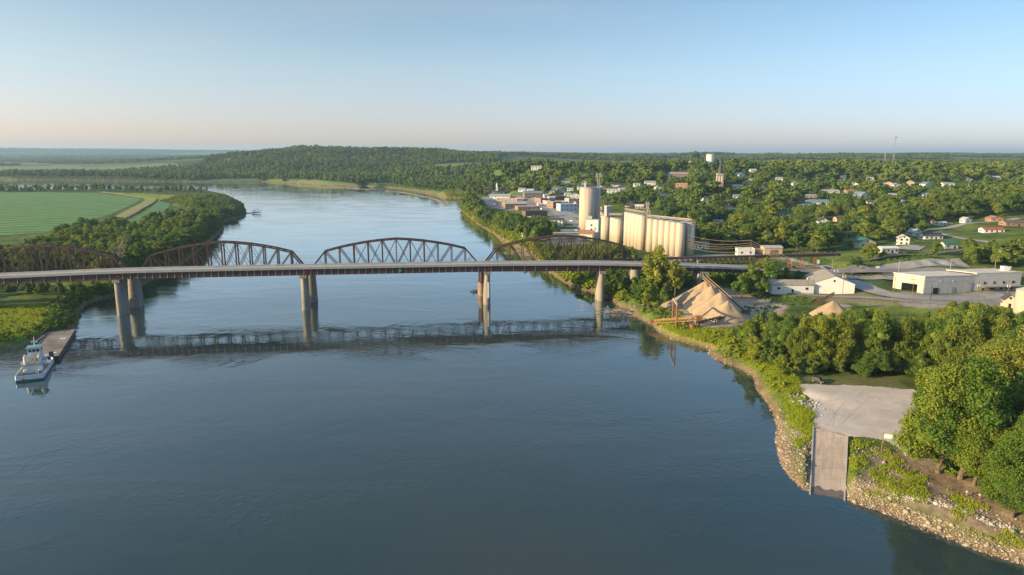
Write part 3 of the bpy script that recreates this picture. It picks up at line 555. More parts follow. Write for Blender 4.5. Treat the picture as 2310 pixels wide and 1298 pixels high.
for (xa, xb) in bnd:
    fl = MB(R0); N = 12; Ht = 16.3
    xn = [xa+(xb-xa)*i/N for i in range(N+1)]
    for s in (-2.9, 2.9): fl.beam(rpnt(xa, s, ZB), rpnt(xb, s, ZB), 0.5, 1.1)
    for s in (-0.9, 0.9): fl.beam(rpnt(xa, s, ZB+0.1), rpnt(xb, s, ZB+0.1), 0.4, 0.9)
    for i in range(N+1): fl.beam(rpnt(xn[i], -2.9, ZB-0.2), rpnt(xn[i], 2.9, ZB-0.2), 0.4, 0.8)
    fl.beam(rpnt(xa, 0, ZB+0.75), rpnt(xb, 0, ZB+0.75), 3.0, 0.25)
    span = fl.build('truss_span', M_RUST, rb)
    lat = MB(R0)
    for s in (-2.9, 2.9):
        tp = MB(R0)
        for i in range(1, N-1): tp.beam(rpnt(xn[i], s, ZB+HT[i]*Ht), rpnt(xn[i+1], s, ZB+HT[i+1]*Ht), 0.7, 0.75)
        tp.build('top_chord', M_RUST, span)
        for a, b_ in ((0, 1), (N-1, N)):
            ep = MB(R0); ep.beam(rpnt(xn[a], s, ZB+HT[a]*Ht), rpnt(xn[b_], s, ZB+HT[b_]*Ht), 0.7, 0.8); ep.build('end_post', M_RUST, span)
        for i in range(1, N):
            po = MB(R0)
            for e in (-0.22, 0.22): po.beam(rpnt(xn[i]+e, s, ZB), rpnt(xn[i]+e, s, ZB+HT[i]*Ht), 0.24, 0.5)
            po.build('post', M_RUST, span)
        dg = MB(R0)
        for i in range(1, N-1):
            fwd = i < N/2
            a, b_ = (i, i+1) if fwd else (i+1, i)
            for e in (-0.35, 0.35): dg.beam(rpnt(xn[a]+e, s, ZB+HT[a]*Ht), rpnt(xn[b_]+e, s, ZB), 0.16, 0.26)
            if 3 <= i <= 8: dg.beam(rpnt(xn[b_], s, ZB+HT[b_]*Ht), rpnt(xn[a], s, ZB), 0.16, 0.2)
        for a, b_ in ((0, 1), (N, N-1)): dg.beam((rpnt(xn[a], s, ZB)+rpnt(xn[b_], s, ZB+HT[b_]*Ht))/2, rpnt(xn[b_], s, ZB), 0.1, 0.2)
        dg.build('diagonal_bracing', M_RUST, span)
    for i in range(1, N):
        lat.beam(rpnt(xn[i], -2.9, ZB+HT[i]*Ht), rpnt(xn[i], 2.9, ZB+HT[i]*Ht), 0.3, 0.35)
        if i < N-1:
            lat.beam(rpnt(xn[i], -2.9, ZB+HT[i]*Ht), rpnt(xn[i+1], 2.9, ZB+HT[i+1]*Ht), 0.1, 0.12); lat.beam(rpnt(xn[i], 2.9, ZB+HT[i]*Ht), rpnt(xn[i+1], -2.9, ZB+HT[i+1]*Ht), 0.1, 0.12)
        lat.beam(rpnt(xn[i], -2.9, ZB+HT[i]*Ht-2.2), rpnt(xn[i], 2.9, ZB+HT[i]*Ht-2.2), 0.15, 0.2)
    lat.build('sway_bracing', M_RUST, span)
M_STONE = brickish('pier_masonry', (0.36, 0.32, 0.26), (0.24, 0.21, 0.17), (.55, .52, .5), 1.6, 0.7, msize=0.05)
def rpier(x_, base, w, l, mat, name='pier'):
    m = MB(R0); n = 18; pts = []
    for i in range(n):
        t = 2*math.pi*i/n; pts.append((math.cos(t)*w/2, math.sin(t)*w/2+(l/2-w/2)*(1 if math.sin(t) > 0 else -1)))
    def loc(u, v, z): return (x_+dr[0]*u-dr[1]*v, np.polyval(rc, x_)+dr[1]*u+dr[0]*v, z)
    vs = [loc(u*1.35, v*1.22, base) for u, v in pts]+[loc(u, v, ZB-1.3) for u, v in pts]
    m.add(vs, [tuple(range(n-1, -1, -1)), tuple(range(n, 2*n))]+[(i, (i+1) % n, n+(i+1) % n, n+i) for i in range(n)])
    pr = m.build(name, mat, rb)
    c = MB(R0); c.beam(loc(0, -l/2-.3, ZB-0.9), loc(0, l/2+.3, ZB-0.9), w+0.8, 0.8); c.build('pier_cap', mat, pr)
for k, (x_, mt_) in enumerate(((rp[0][0], M_STONE), (rp[1][0], M_STONE), (bnd[3][1]+1, M_CONC), (bnd[0][0]-2, M_STONE))): rpier(x_, -2.5 if k < 2 else 3, 4.2, 9.5, mt_)
m = MB(R0)
for s in (-2.6, 2.6):
    p = rpnt(rp[2][0], s, 0); m.cyl((p.x, p.y, -2.5), (p.x, p.y, ZB-1.0), 1.35, 1.25, 18)
    for z in (3, 7, 11, 15): m.cyl((p.x, p.y, z), (p.x, p.y, z+0.3), 1.5, 1.5, 18)
p0 = rpnt(rp[2][0], -2.6, ZB-1); p1 = rpnt(rp[2][0], 2.6, ZB-1); m.beam(p0, p1, 2.9, 0.8); m.beam(p0-Vector((0, 0, 6)), p1-Vector((0, 0, 6)), 0.5, 1.0)
cp_ = m.build('steel_caisson_pier', M_RUST, rb)
m = MB(R0)
for s in (-2.6, 2.6): p = rpnt(rp[2][0], s, 0); m.cyl((p.x, p.y, -2.5), (p.x, p.y, 7.5), 1.9, 1.7, 18)
m.build('footing', PM('brown_concrete', (0.36, 0.25, 0.17), (0.22, 0.14, 0.10), 0.5), cp_)
# deck truss approach and trestle
xa = bnd[3][1]+3; xm = rx(1704); xe = rx(1893)
for a, b_, n in ((xa, (xa+xm)/2, 11), ((xa+xm)/2+0.5, xm, 11)):
    m = MB(R0); top = ZB+0.6; bot = top-4.6
    for s in (-1.5, 1.5):
        m.beam(rpnt(a, s, top), rpnt(b_, s, top), 0.35, 0.6); m.beam(rpnt(a, s, bot), rpnt(b_, s, bot), 0.3, 0.4)
        for i in range(n):
            u = a+(b_-a)*i/n; v = a+(b_-a)*(i+1)/n
            m.beam(rpnt(u, s, bot), rpnt(v, s, top), 0.32, 0.36); m.beam(rpnt(u, s, top), rpnt(v, s, bot), 0.32, 0.36)
            m.beam(rpnt(u, -1.5, top), rpnt(u, 1.5, top), 0.25, 0.3)
    m.beam(rpnt(a, 0, top+0.5), rpnt(b_, 0, top+0.5), 3.2, 0.25); m.build('deck_truss', M_RUST, rb)
m = MB(R0)
for s in (-1.3, 1.3): m.beam(rpnt(xm, s, ZB+0.3), rpnt(xe, s, ZB+0.3), 0.4, 1.5)
m.beam(rpnt(xm, 0, ZB+1.2), rpnt(xe, 0, ZB+1.2), 3.4, 0.3); m.build('trestle_girder', M_RUST, rb)
m = MB(R0)
for k in np.arange(xm, xe, 4.5): m.beam(rpnt(k, 1.8, ZB+1.3), rpnt(k, 1.8, ZB+2.5), 0.1, 0.1); 
for k in np.arange(xm, xe, 4.5): m.beam(rpnt(k, -1.8, ZB+1.3), rpnt(k, -1.8, ZB+1.9), 0.1, 0.1)
m.build('railing', M_GREY, rb)
rpier((xa+xm)/2, 4, 1.6, 5, M_CONC)
M_RUSTY = PM('orange_rust', (0.34, 0.13, 0.05), (0.22, 0.08, 0.035), 0.7, 0.8)
for px_ in (1712, 1779, 1807, 1836):
    x_ = rx(px_); g0 = float(gz(x_, np.polyval(rc, x_))); b2_ = MB(R0)
    for s in (-2.6, 2.6):
        for e in (-1.5, 1.5): b2_.beam(rpnt(x_+e, s, g0-0.3), rpnt(x_+e*0.3, s*0.45, ZB-0.4), 0.3, 0.35)
    for z in (0.35, 0.7):
        zz = g0+(ZB-g0)*z; k = 1-z*0.6; b2_.beam(rpnt(x_, -2.6*k, zz), rpnt(x_, 2.6*k, zz), 0.25, 0.3); b2_.beam(rpnt(x_-1.5*k, -2.6*k, zz), rpnt(x_+1.5*k, -2.6*k, zz), 0.2, 0.25)
    b2_.box(rpnt(x_, 0, g0+0.2), (4.4, 6.4, 0.6)); b2_.build('trestle_bent', M_RUSTY, rb)
for t in np.arange(bnd[0][0]-5, xe, 8): noblock([(t, np.polyval(rc, t), 7)])
SIGHT.append((1425, 572, 1900, 610, 395))
# embankment ballast beyond the trestle
ribbon('railway_track_bed', None, 4, PM('ballast', (0.20, 0.17, 0.15), None, 2), 0.5, 4, 2, world=[[xe-1, np.polyval(rc, xe)], [xe+45, np.polyval(rc, xe+45)+4], [xe+120, np.polyval(rc, xe+120)+14], [xe+220, np.polyval(rc, xe+220)+30]])
# ------------------------------------------------------------------ grain silos
def silomat(name, ox):
    m = PM(name, (0.60, 0.51, 0.41), (0.44, 0.37, 0.29), 0.55, 0.9, stretch=(1, 1, 0.06), detail=6); nt = m.node_tree; b = nt.nodes['Principled BSDF']; prev = b.inputs['Base Color'].links[0].from_socket
    tc = [n for n in nt.nodes if n.bl_idname == 'ShaderNodeTexCoord'][0]; w = nt.nodes.new('ShaderNodeTexWave'); w.bands_direction = 'Z'; w.inputs['Scale'].default_value = 0.26; w.inputs['Distortion'].default_value = 0.3; nt.links.new(tc.outputs['Object'], w.inputs[0])
    mr = nt.nodes.new('ShaderNodeMapRange'); mr.inputs[1].default_value = 0; mr.inputs[2].default_value = 0.25; mr.inputs[3].default_value = 0.88; mr.inputs[4].default_value = 1; nt.links.new(w.outputs[0], mr.inputs[0])
    vm = nt.nodes.new('ShaderNodeVectorMath'); vm.operation = 'SCALE'; nt.links.new(prev, vm.inputs[0]); nt.links.new(mr.outputs[0], vm.inputs[3]); nt.links.new(vm.outputs[0], b.inputs['Base Color']); return m
M_SILO = silomat('silo_concrete', 0)
SILOS = []
def silo(px, Y, d, ztop, label, base=7.5, name='grain_silo', group='concrete grain silos by the railway'):
    p = XZ(px, Y, base); r = d/2; root = empty(name, (p[0], p[1], base), 0, label, 'silo', group)
    h = ztop-base; m = MB(); m.cyl((0, 0, -1), (0, 0, h-0.6), r, r, 40, True); o = m.build('wall', M_SILO, root)
    for i, pl in enumerate(o.data.polygons):
        if len(pl.vertices) == 4: pl.use_smooth = True
    m = MB(); m.cyl((0, 0, h-0.55), (0, 0, h), r+0.12, r+0.12, 40); m.build('roof_slab', M_GREY, root)
    noblock([(p[0], p[1], r+3)]); SILOS.append((p[0], p[1], ztop)); return root
def sp(px, Y, ztop): return Vector(XZ(px, Y, ztop))
SIGHT += [(1304, 422, 1350, 520, 600), (1354, 486, 1378, 535, 580), (1377, 490, 1406, 535, 560), (1405, 483, 1456, 545, 530), (1457, 490, 1564, 545, 480)]
silo(1324, 640, 15.6, 53, 'tall wide concrete silo standing highest of all above the white workhouse')
silo(1341, 651, 9.5, 52.6, 'narrower tall silo fused to the shaded side of the tallest silo')
silo(1366, 606, 8.8, 29.5, 'squat silo carrying the grey metal headhouse')
for i, px_ in enumerate((1383, 1388.5, 1394.5)):
    silo(px_, 594-i*6.5, 6.6, 29.4, ['low silo nearest the headhouse silo in the block of three', 'middle silo of the low block of three', 'low silo beside the tall row of five in the block of three'][i])
ORD = ['first', 'second', 'third', 'fourth', 'fifth', 'sixth', 'seventh', 'eighth', 'ninth', 'tenth']
for i in range(5): silo(1415.2+8.0*i, 573-i*6.8, 6.9, 36, '%s silo of the higher row of five counted from the tallest silo' % ORD[i])
for i in range(6):
    u = i/5; silo(1467+(1532.5-1467)*u, 536+(505-536)*u, 6.7, 34, '%s silo of the long front row counted from the conveyor leg' % ORD[i])
    if i in (0, 2, 4, 5): silo(1467+(1532.5-1467)*u+21.5-4*(1-u), 539+(508-539)*u, 6.7, 33.8, '%s rear silo half hidden behind the long front row' % ['deepest', '', 'second', '', 'third', 'grey shaded corner'][i])
def gallery(a, b_, label, n=9, w=1.6, h=2.4, mat=None):
    a = Vector(a); b_ = Vector(b_); root = empty('conveyor_gallery', a, 0, label, 'conveyor', 'conveyor galleries on top of the silos'); m = MB(a); d = (b_-a).normalized(); s = Vector((-d.y, d.x, 0))*w/2
    for k in (-1, 1):
        m.beam(a+s*k+Vector((0, 0, h)), b_+s*k+Vector((0, 0, h)), 0.18, 0.22)
        m.beam(a+s*k+Vector((0, 0, h-1.1)), b_+s*k+Vector((0, 0, h-1.1)), 0.15, 0.18)
        for i in range(n+1):
            p = a.lerp(b_, i/n); m.beam(p+s*k, p+s*k+Vector((0, 0, h)), 0.16, 0.16)
            if i < n: q = a.lerp(b_, (i+1)/n); e = (h-1.1, h) if i % 2 else (h, h-1.1); m.beam(p+s*k+Vector((0, 0, e[0])), q+s*k+Vector((0, 0, e[1])), 0.1, 0.12)
    m.build('frame', mat or M_GREY, root); m = MB(a); m.beam(a+Vector((0, 0, h-0.5)), b_+Vector((0, 0, h-0.5)), w*0.7, 0.5); m.build('belt_trough', M_RUSTY, root); return root
gallery(sp(1411, 578, 36), sp(1458, 545, 36), 'raised steel conveyor gallery over the higher row of five silos', 10)
gallery(sp(1462, 540, 34), sp(1560, 506, 34), 'raised conveyor gallery over the long front row of silos', 12)
gallery(sp(1372, 604, 29.5), sp(1404, 578, 31.5), 'low grey conveyor gallery between the headhouse and the higher row', 6)
gallery(sp(1312, 640, 53), sp(1341, 644, 53), 'short conveyor bridge on top of the tallest silo', 6, 1.4, 2.2)
# elevator leg with spouts
a = sp(1456, 541, 8); root = empty('elevator_leg', a, 0, 'slender elevator leg with slanted spouts between the two silo rows', 'elevator leg')
m = MB(a); m.beam(a, a+Vector((0, 0, 37)), 0.7, 0.7); m.build('mast', PM('leg_tan', (0.5, 0.36, 0.24), None, 1), root)
m = MB(a); m.box(a+Vector((0.3, 0, 37)), (2.4, 1.6, 2.6)); m.box(a+Vector((1.2, 0, 34)), (2.6, 2.2, 0.2)); m.build('head', M_GREY, root)
m = MB(a); m.beam(a+Vector((0.5, 0, 36.5)), sp(1473, 533, 30), 0.45, 0.45); m.beam(a+Vector((0.5, 0, 35)), sp(1464, 538, 28.5), 0.4, 0.4); m.beam(a+Vector((-0.2, 0, 35)), sp(1449, 548, 37.5), 0.4, 0.4); m.build('spout', M_GREY, root)
a = sp(1346.5, 636, 8); root = empty('elevator_leg', a, 0, 'tall grey elevator mast running up the shaded side of the tallest silo', 'elevator leg')
m = MB(a)
for dx in (-0.7, 0.9): m.beam(a+Vector((dx, 0, 0)), a+Vector((dx, 0, 54)), 0.7, 0.7)
for z in np.arange(4, 54, 3.5): m.beam(a+Vector((-0.7, 0, z)), a+Vector((0.9, 0, z+1.7)), 0.12, 0.12)
m.build('mast', M_GREY, root); m = MB(a); m.box(a+Vector((0, 0, 54.6)), (5.2, 2.6, 0.25)); m.box(a+Vector((-1.4, 0, 56.2)), (1.5, 1.5, 2.8)); m.box(a+Vector((1.5, 0, 56.4)), (1.6, 1.5, 3.0)); m.box(a+Vector((0, 0, 58)), (5.6, 0.8, 0.4))
for dx in (-2.5, 2.5): m.beam(a+Vector((dx, 0, 54.6)), a+Vector((dx, 0, 57.8)), 0.12, 0.12)
m.build('head', M_GREY, root); SIGHT.append((1340, 398, 1352, 425, 600))
a = sp(1320, 640, 53); m = MB(a); m.box(a+Vector((0, 0, 1.8)), (1.3, 1.3, 3.6)); tag(m.build('roof_vent_stack', M_WHITE, loc=a), 'small square vent stack on top of the tallest silo', 'vent')
M_METAL = brickish('corrugated_grey', (0.42, 0.43, 0.44), (0.36, 0.37, 0.38), (.8, .8, .8), 0.6, 60, rough=0.5)
a = sp(1371.5, 603, 29.5); root = empty('headhouse', a, 0, 'grey metal headhouse standing on the squat silo', 'headhouse'); m = MB(a); m.box(a+Vector((0, 0, 4.4)), (5.4, 4.6, 8.8), R(20)); m.build('wall', M_METAL, root)
m = MB(a); m.box(a+Vector((0, 0, 9.0)), (5.8, 5.0, 0.4), R(20)); m.build('roof', M_WHITE, root)
# ------------------------------------------------------------------ buildings
WALLC = dict(white=(0.74, 0.74, 0.72), cream=(0.62, 0.55, 0.42), peach=(0.60, 0.42, 0.32), brick=(0.37, 0.24, 0.19), dbrick=(0.21, 0.125, 0.10), tan=(0.50, 0.38, 0.26), grey=(0.42, 0.43, 0.44), blue=(0.42, 0.52, 0.60), orange=(0.50, 0.30, 0.19), lgrey=(0.58, 0.58, 0.57))
ROOFC = dict(grey=(0.36, 0.37, 0.38), dark=(0.075, 0.075, 0.08), red=(0.30, 0.10, 0.075), green=(0.03, 0.15, 0.11), brown=(0.16, 0.11, 0.08), white=(0.72, 0.72, 0.71), blue=(0.20, 0.27, 0.34), pale=(0.46, 0.46, 0.45), rust=(0.36, 0.20, 0.12), tan=(0.36, 0.32, 0.27), bred=(0.45, 0.10, 0.07))
def wallm(k):
    if k in ('brick', 'dbrick', 'orange'): return brickish('wall_'+k, WALLC[k], tuple(c*0.8 for c in WALLC[k]), (.7, .7, .7), 0.9, 0.3, msize=0.03)
    return PM('wall_'+k, WALLC[k], tuple(c*0.9 for c in WALLC[k]), 0.3, 0.75)
def roofm(k): return PM('roof_'+k, ROOFC[k], tuple(c*0.75 for c in ROOFC[k]), 0.5, 0.75, 0.02, 3)
def pane(root, c, w, h, side, door=False, mat=None):
    """window or door part in local coordinates; side '-y','+x','-x'"""
    m = MB(c); d = 0.10
    m.box(c, (w, d, h) if side[1] == 'y' else (d, w, h)); o = m.build('door' if door else 'window', mat or (M_DARK if door else M_GLASS), root, loc=c)
    if not door and w > 0.9:
        f = MB(c); cx, cy, cz = c; e = -0.07 if side[0] == '-' else 0.07
        if side[1] == 'y': f.box((cx, cy+e, cz-h/2-0.08), (w+0.3, d, 0.14)); f.box((cx, cy+e, cz+h/2+0.06), (w+0.2, d, 0.1))
        else: f.box((cx+e, cy, cz-h/2-0.08), (d, w+0.3, 0.14)); f.box((cx+e, cy, cz+h/2+0.06), (d, w+0.2, 0.1))
        f.build('frame', M_WHITE, o)
    return o
def bsize(px, py, wpx): p = GP(px, py); dep = PROJ(p)[2][0]; return p, wpx*dep/F
def house(px, py, wpx, label, h=3.2, rh=2.0, rot=0, wall='white', roof='grey', dep=0.75, ridge='x', wins=3, floors=1, name='house', cat='house', group='houses among the trees', door=True, chim=False, sight=True, flat=False, base=0.0, eave=0.5):
    if group and group.startswith('downtown'): rot = -rot*1.3
    p, w = bsize(px, py, wpx); d = max(6.0, w*dep); root = empty(name, (p[0], p[1], p[2]-0.1+base), R(rot), label, cat, group)
    m = MB(); hw, hd = w/2, d/2
    if flat:
        m.box((0, 0, h/2-0.5), (w, d, h+1)); m.build('wall', wallm(wall), root)
        q = MB(); q.box((0, 0, h+0.03), (w-0.4, d-0.4, 0.12)); q.build('roof', roofm(roof), root)
        q = MB(); t = 0.28
        q.box((0, -hd+t/2-0.02, h+0.35), (w+0.1, t, 0.75)); q.box((0, hd-t/2+0.02, h+0.35), (w+0.1, t, 0.75)); q.box((-hw+t/2-0.03, 0, h+0.33), (t, d-2*t, 0.7)); q.box((hw-t/2+0.03, 0, h+0.33), (t, d-2*t, 0.7)); q.build('parapet', wallm(wall), root)
    else:
        if ridge == 'x': pr = [(-hd, -1), (hd, -1), (hd, h), (0, h+rh), (-hd, h)]; L = hw; mk = lambda s, a, z: (s*L, a, z)
        else: pr = [(-hw, -1), (hw, -1), (hw, h), (0, h+rh), (-hw, h)]; L = hd; mk = lambda s, a, z: (a, s*L, z)
        m.add([mk(-1, a, z) for a, z in pr]+[mk(1, a, z) for a, z in pr], [(0, 1, 2, 3, 4), (9, 8, 7, 6, 5)]+[(i, i+5, (i+1) % 5+5, (i+1) % 5) for i in range(5)]); m.build('wall', wallm(wall), root)
        q = MB(); W = hd if ridge == 'x' else hw; sl = rh/W; Lo = L+eave
        for s in (-1, 1):
            a0, z0 = s*(W+eave), h-sl*eave+0.06; a1, z1 = 0, h+rh+0.06
            mk2 = (lambda u, a, z: (u*Lo, a, z)) if ridge == 'x' else (lambda u, a, z: (a, u*Lo, z))
            vs = [mk2(-1, a0, z0), mk2(1, a0, z0), mk2(1, a1, z1), mk2(-1, a1, z1)]; vs += [(a, b_, c+0.2) for a, b_, c in vs]
            q.add(vs, [(0, 1, 2, 3), (7, 6, 5, 4), (0, 4, 5, 1), (1, 5, 6, 2), (2, 6, 7, 3), (3, 7, 4, 0)])
        ro = q.build('roof', roofm(roof), root)
        if chim: c = MB(); c.box((w*0.12, 0, h+rh+0.5), (0.9, 0.9, 2.2)); c.build('chimney', wallm('brick'), ro)
    fh = h/floors
    for f in range(floors):
        for i in range(wins):
            xx = -w/2+w*(i+0.5)/wins; isd = door and f == 0 and i == wins//2
            ww = min(1.5, w/wins*0.45)
            pane(root, (xx, -hd-0.03, (1.05 if isd else f*fh+fh*0.55)), 1.1 if isd else ww, 2.1 if isd else 1.35, '-y', isd)
        pane(root, (-hw-0.03, 0, f*fh+fh*0.55), 1.2, 1.3, '-x'); pane(root, (-hw-0.03, d*0.28, f*fh+fh*0.55), 1.2, 1.3, '-x')
    if ridge == 'y' and not flat and rh > 1.8: pane(root, (0, -hd-0.03, h+rh*0.35), 1.0, 1.2, '-y')
    BLOCK.append((p[0], p[1], math.hypot(hw, hd)*0.85+3)); 
    if sight:
        X_, Y_, D_ = PROJ(np.array([[p[0], p[1], p[2]], [p[0], p[1], p[2]+h+rh]])); k = wpx*0.5
        SIGHT.append((px-k, Y_[1], px+k, Y_[0]-(Y_[0]-Y_[1])*(0.35 if group and group.startswith('downtown') else 0.52), D_[0]))
    return root, w, d
# residential houses (pixel of the base centre, width in pixels)
H = house
H(1945, 558, 42, 'cream gabled house with a dark green roof beside a round yellowish tree', 4.2, 3.4, 8, 'cream', 'green', 0.8, 'y', 2)
H(2002, 570, 38, 'long low metal shed with a white roof beside the gravel yard', 3.4, 1.0, 3, 'grey', 'white', 0.5, 'x', 4, name='metal_shed', cat='shed', group='sheds near the highway')
H(2036, 552, 22, 'small two storey white gabled house next to a utility pole', 5.4, 2.2, -14, 'white', 'pale', 0.7, 'y', 2, 2)
H(2098, 539, 42, 'wide white bungalow with a dark grey hip-like roof by the residential road', 3.0, 1.8, 2, 'white', 'dark', 0.6, 'x', 4)
H(2063, 531, 22, 'white steep gabled cottage tucked behind the bungalow', 3.0, 2.8, 20, 'white', 'pale', 0.9, 'y', 2)
H(2236, 524, 44, 'low white house with a bright red roof behind bushes', 2.6, 1.4, -4, 'white', 'bred', 0.5, 'x', 4)
H(2290, 509, 56, 'brick ranch house with brown roof and white porch windows', 3.0, 1.6, -6, 'brick', 'brown', 0.5, 'x', 5)
H(2242, 499, 26, 'red brick garage wing at the end of the residential road', 2.8, 2.0, -6, 'orange', 'rust', 0.9, 'y', 2)
H(2177, 503, 16, 'narrow white shed standing among dark tree trunks', 3.4, 1.8, 12, 'white', 'pale', 0.8, 'y', 1, name='shed', cat='shed')
H(2122, 508, 18, 'open white carport beside the parked cars', 2.6, 0.6, 4, 'lgrey', 'white', 0.6, 'x', 2, name='carport', cat='carport')
H(2101, 504, 10, 'tiny pinkish shed next to the carport', 2.4, 1.0, 4, 'peach', 'brown', 0.9, 'y', 1, name='shed', cat='shed')
H(2140, 560, 30, 'teal roofed shed behind the yellow tree near the embankment', 3.2, 1.6, 0, 'grey', 'green', 0.6, 'x', 2, name='shed', cat='shed')
H(1843, 462, 44, 'long white house with blue-grey roof and columned porch', 3.4, 2.6, -4, 'white', 'blue', 0.6, 'x', 5)
H(1815, 465, 26, 'white gabled cottage with a dark roof below the long porch house', 3.0, 2.4, 10, 'white', 'dark', 0.9, 'y', 2)
H(1784, 469, 16, 'small house with a bright orange sunlit wall between trees', 3.6, 1.8, 20, 'orange', 'brown', 0.9, 'y', 2)
H(1770, 487, 30, 'white house with a pale green roof half hidden by trees', 3.0, 1.8, -10, 'white', 'green', 0.7, 'x', 3)
H(1872, 436, 36, 'white ranch house with pale grey roof above a mown lawn', 3.2, 1.6, -3, 'white', 'pale', 0.5, 'x', 4)
H(1827, 446, 24, 'low brick house with grey roof beside the blue-grey porch house', 2.8, 1.4, -3, 'peach', 'grey', 0.6, 'x', 3)
H(1916, 437, 22, 'brick house with an orange lit hip roof and tall chimney', 3.0, 2.4, 8, 'brick', 'rust', 0.9, 'x', 2, chim=True)
H(1941, 446, 26, 'white house with a steep blue roof running down the slope', 4.0, 3.4, 28, 'white', 'blue', 0.9, 'y', 2)
H(1926, 420, 16, 'white gabled house with a hip end below dark trees', 3.4, 2.4, -20, 'white', 'pale', 0.9, 'y', 2)
H(2004, 421, 22, 'peach sided house with grey roof and sunlit twin gables', 4.2, 3.0, -25, 'peach', 'grey', 0.9, 'y', 2)
H(2020, 424, 18, 'white two storey house beside the peach gables', 4.8, 2.0, 5, 'white', 'grey', 0.7, 'y', 2, 2)
H(2053, 418, 14, 'peach gable peeking over a round tree', 4.2, 3.0, -20, 'peach', 'pale', 0.9, 'y', 1)
H(2088, 424, 20, 'tall white house with pale blue side behind the round tree', 5.6, 2.6, 15, 'white', 'blue', 0.8, 'y', 2, 2)
H(2137, 420, 24, 'white house with a grey roof and a sunlit end wall', 3.4, 2.0, -8, 'white', 'grey', 0.6, 'x', 3)
H(1853, 505, 26, 'dark roofed house with a small white dormer and two chimneys', 3.0, 3.0, 0, 'white', 'dark', 0.8, 'y', 2, chim=True)
H(1890, 500, 16, 'brownish roofed house deep among the trees', 3.0, 2.0, 12, 'peach', 'brown', 0.8, 'x', 2)
H(1905, 535, 22, 'dull red walled shed under dark trees near the trestle', 2.8, 1.4, 6, 'brick', 'brown', 0.7, 'x', 2, name='shed', cat='shed')
H(1641, 476, 24, 'white gabled house with a red-brown roof above the long silo row', 3.6, 3.0, 14, 'white', 'red', 0.9, 'y', 2, chim=True)
H(1619, 505, 20, 'pale roofed bungalow behind the corner silo', 2.8, 1.6, -12, 'white', 'blue', 0.8, 'x', 2)
H(1422, 466, 22, 'peach cottage with a sunlit gable behind the conveyor gallery', 2.8, 2.4, -16, 'peach', 'tan', 0.9, 'y', 2)
H(1442, 470, 18, 'long peach walled cottage beside the sunlit gable cottage', 2.8, 1.8, -8, 'peach', 'white', 0.8, 'x', 3)
H(1466, 418, 24, 'white two storey house with grey roof on the slope behind the silos', 4.2, 2.4, -6, 'white', 'grey', 0.7, 'x', 3, 1)
H(1380, 437, 22, 'big white hip roofed house just beyond the tallest silo', 5.0, 2.2, -10, 'white', 'pale', 0.8, 'x', 2, 2)
H(1357, 430, 20, 'white gabled house with blue windows behind the elevator mast', 4.0, 3.0, 12, 'white', 'pale', 0.9, 'y', 2)
H(1390, 421, 20, 'dark roofed white house beyond the hip roofed house', 3.2, 2.2, 0, 'white', 'dark', 0.7, 'x', 2)
H(1664, 425, 22, 'cream house by a light pole next to the church', 3.4, 2.0, -14, 'cream', 'pale', 0.8, 'x', 2)
H(1668, 400, 18, 'white steep gabled house behind the church', 4.0, 3.4, 24, 'white', 'blue', 0.9, 'y', 2)
H(1698, 389, 14, 'pale domed little house roof far up the slope', 3.4, 2.4, 0, 'lgrey', 'pale', 0.9, 'x', 1)
H(1210, 383, 24, 'white house standing alone on the wooded river bluff', 5.0, 2.2, -4, 'white', 'pale', 0.6, 'x', 3, 2)
H(1277, 416, 20, 'pinkish white house near the substation frames', 3.6, 1.8, 4, 'peach', 'white', 0.6, 'x', 3)
H(1255, 430, 20, 'blue roofed cottage below the substation frames', 2.8, 1.8, -5, 'lgrey', 'blue', 0.7, 'x', 2)
H(1297, 445, 18, 'white gabled house beside the tallest silo', 3.4, 2.6, -4, 'white', 'grey', 0.8, 'y', 2)
H(1280, 442, 14, 'small white cottage with porch on the green above main street', 2.8, 1.8, 3, 'white', 'pale', 0.8, 'x', 2)
H(1245, 437, 12, 'little cream cottage beside the brick hall', 3.2, 2.2, 0, 'cream', 'tan', 0.9, 'y', 1)
H(1257, 508, 27, 'white two storey hip roofed house below the street', 5.6, 1.8, -14, 'white', 'dark', 0.8, 'x', 3, 2, name='house')
H(1193, 494, 8, 'small white hut at the foot of the brown brick building', 2.4, 1.0, 0, 'white', 'white', 0.9, 'x', 1, name='hut', cat='hut')
H(1580, 562, 34, 'long white building with dark doorways and rusty roof beside the silos', 4.6, 1.6, 6, 'white', 'rust', 0.35, 'x', 4, group=None, name='white_building', cat='building')
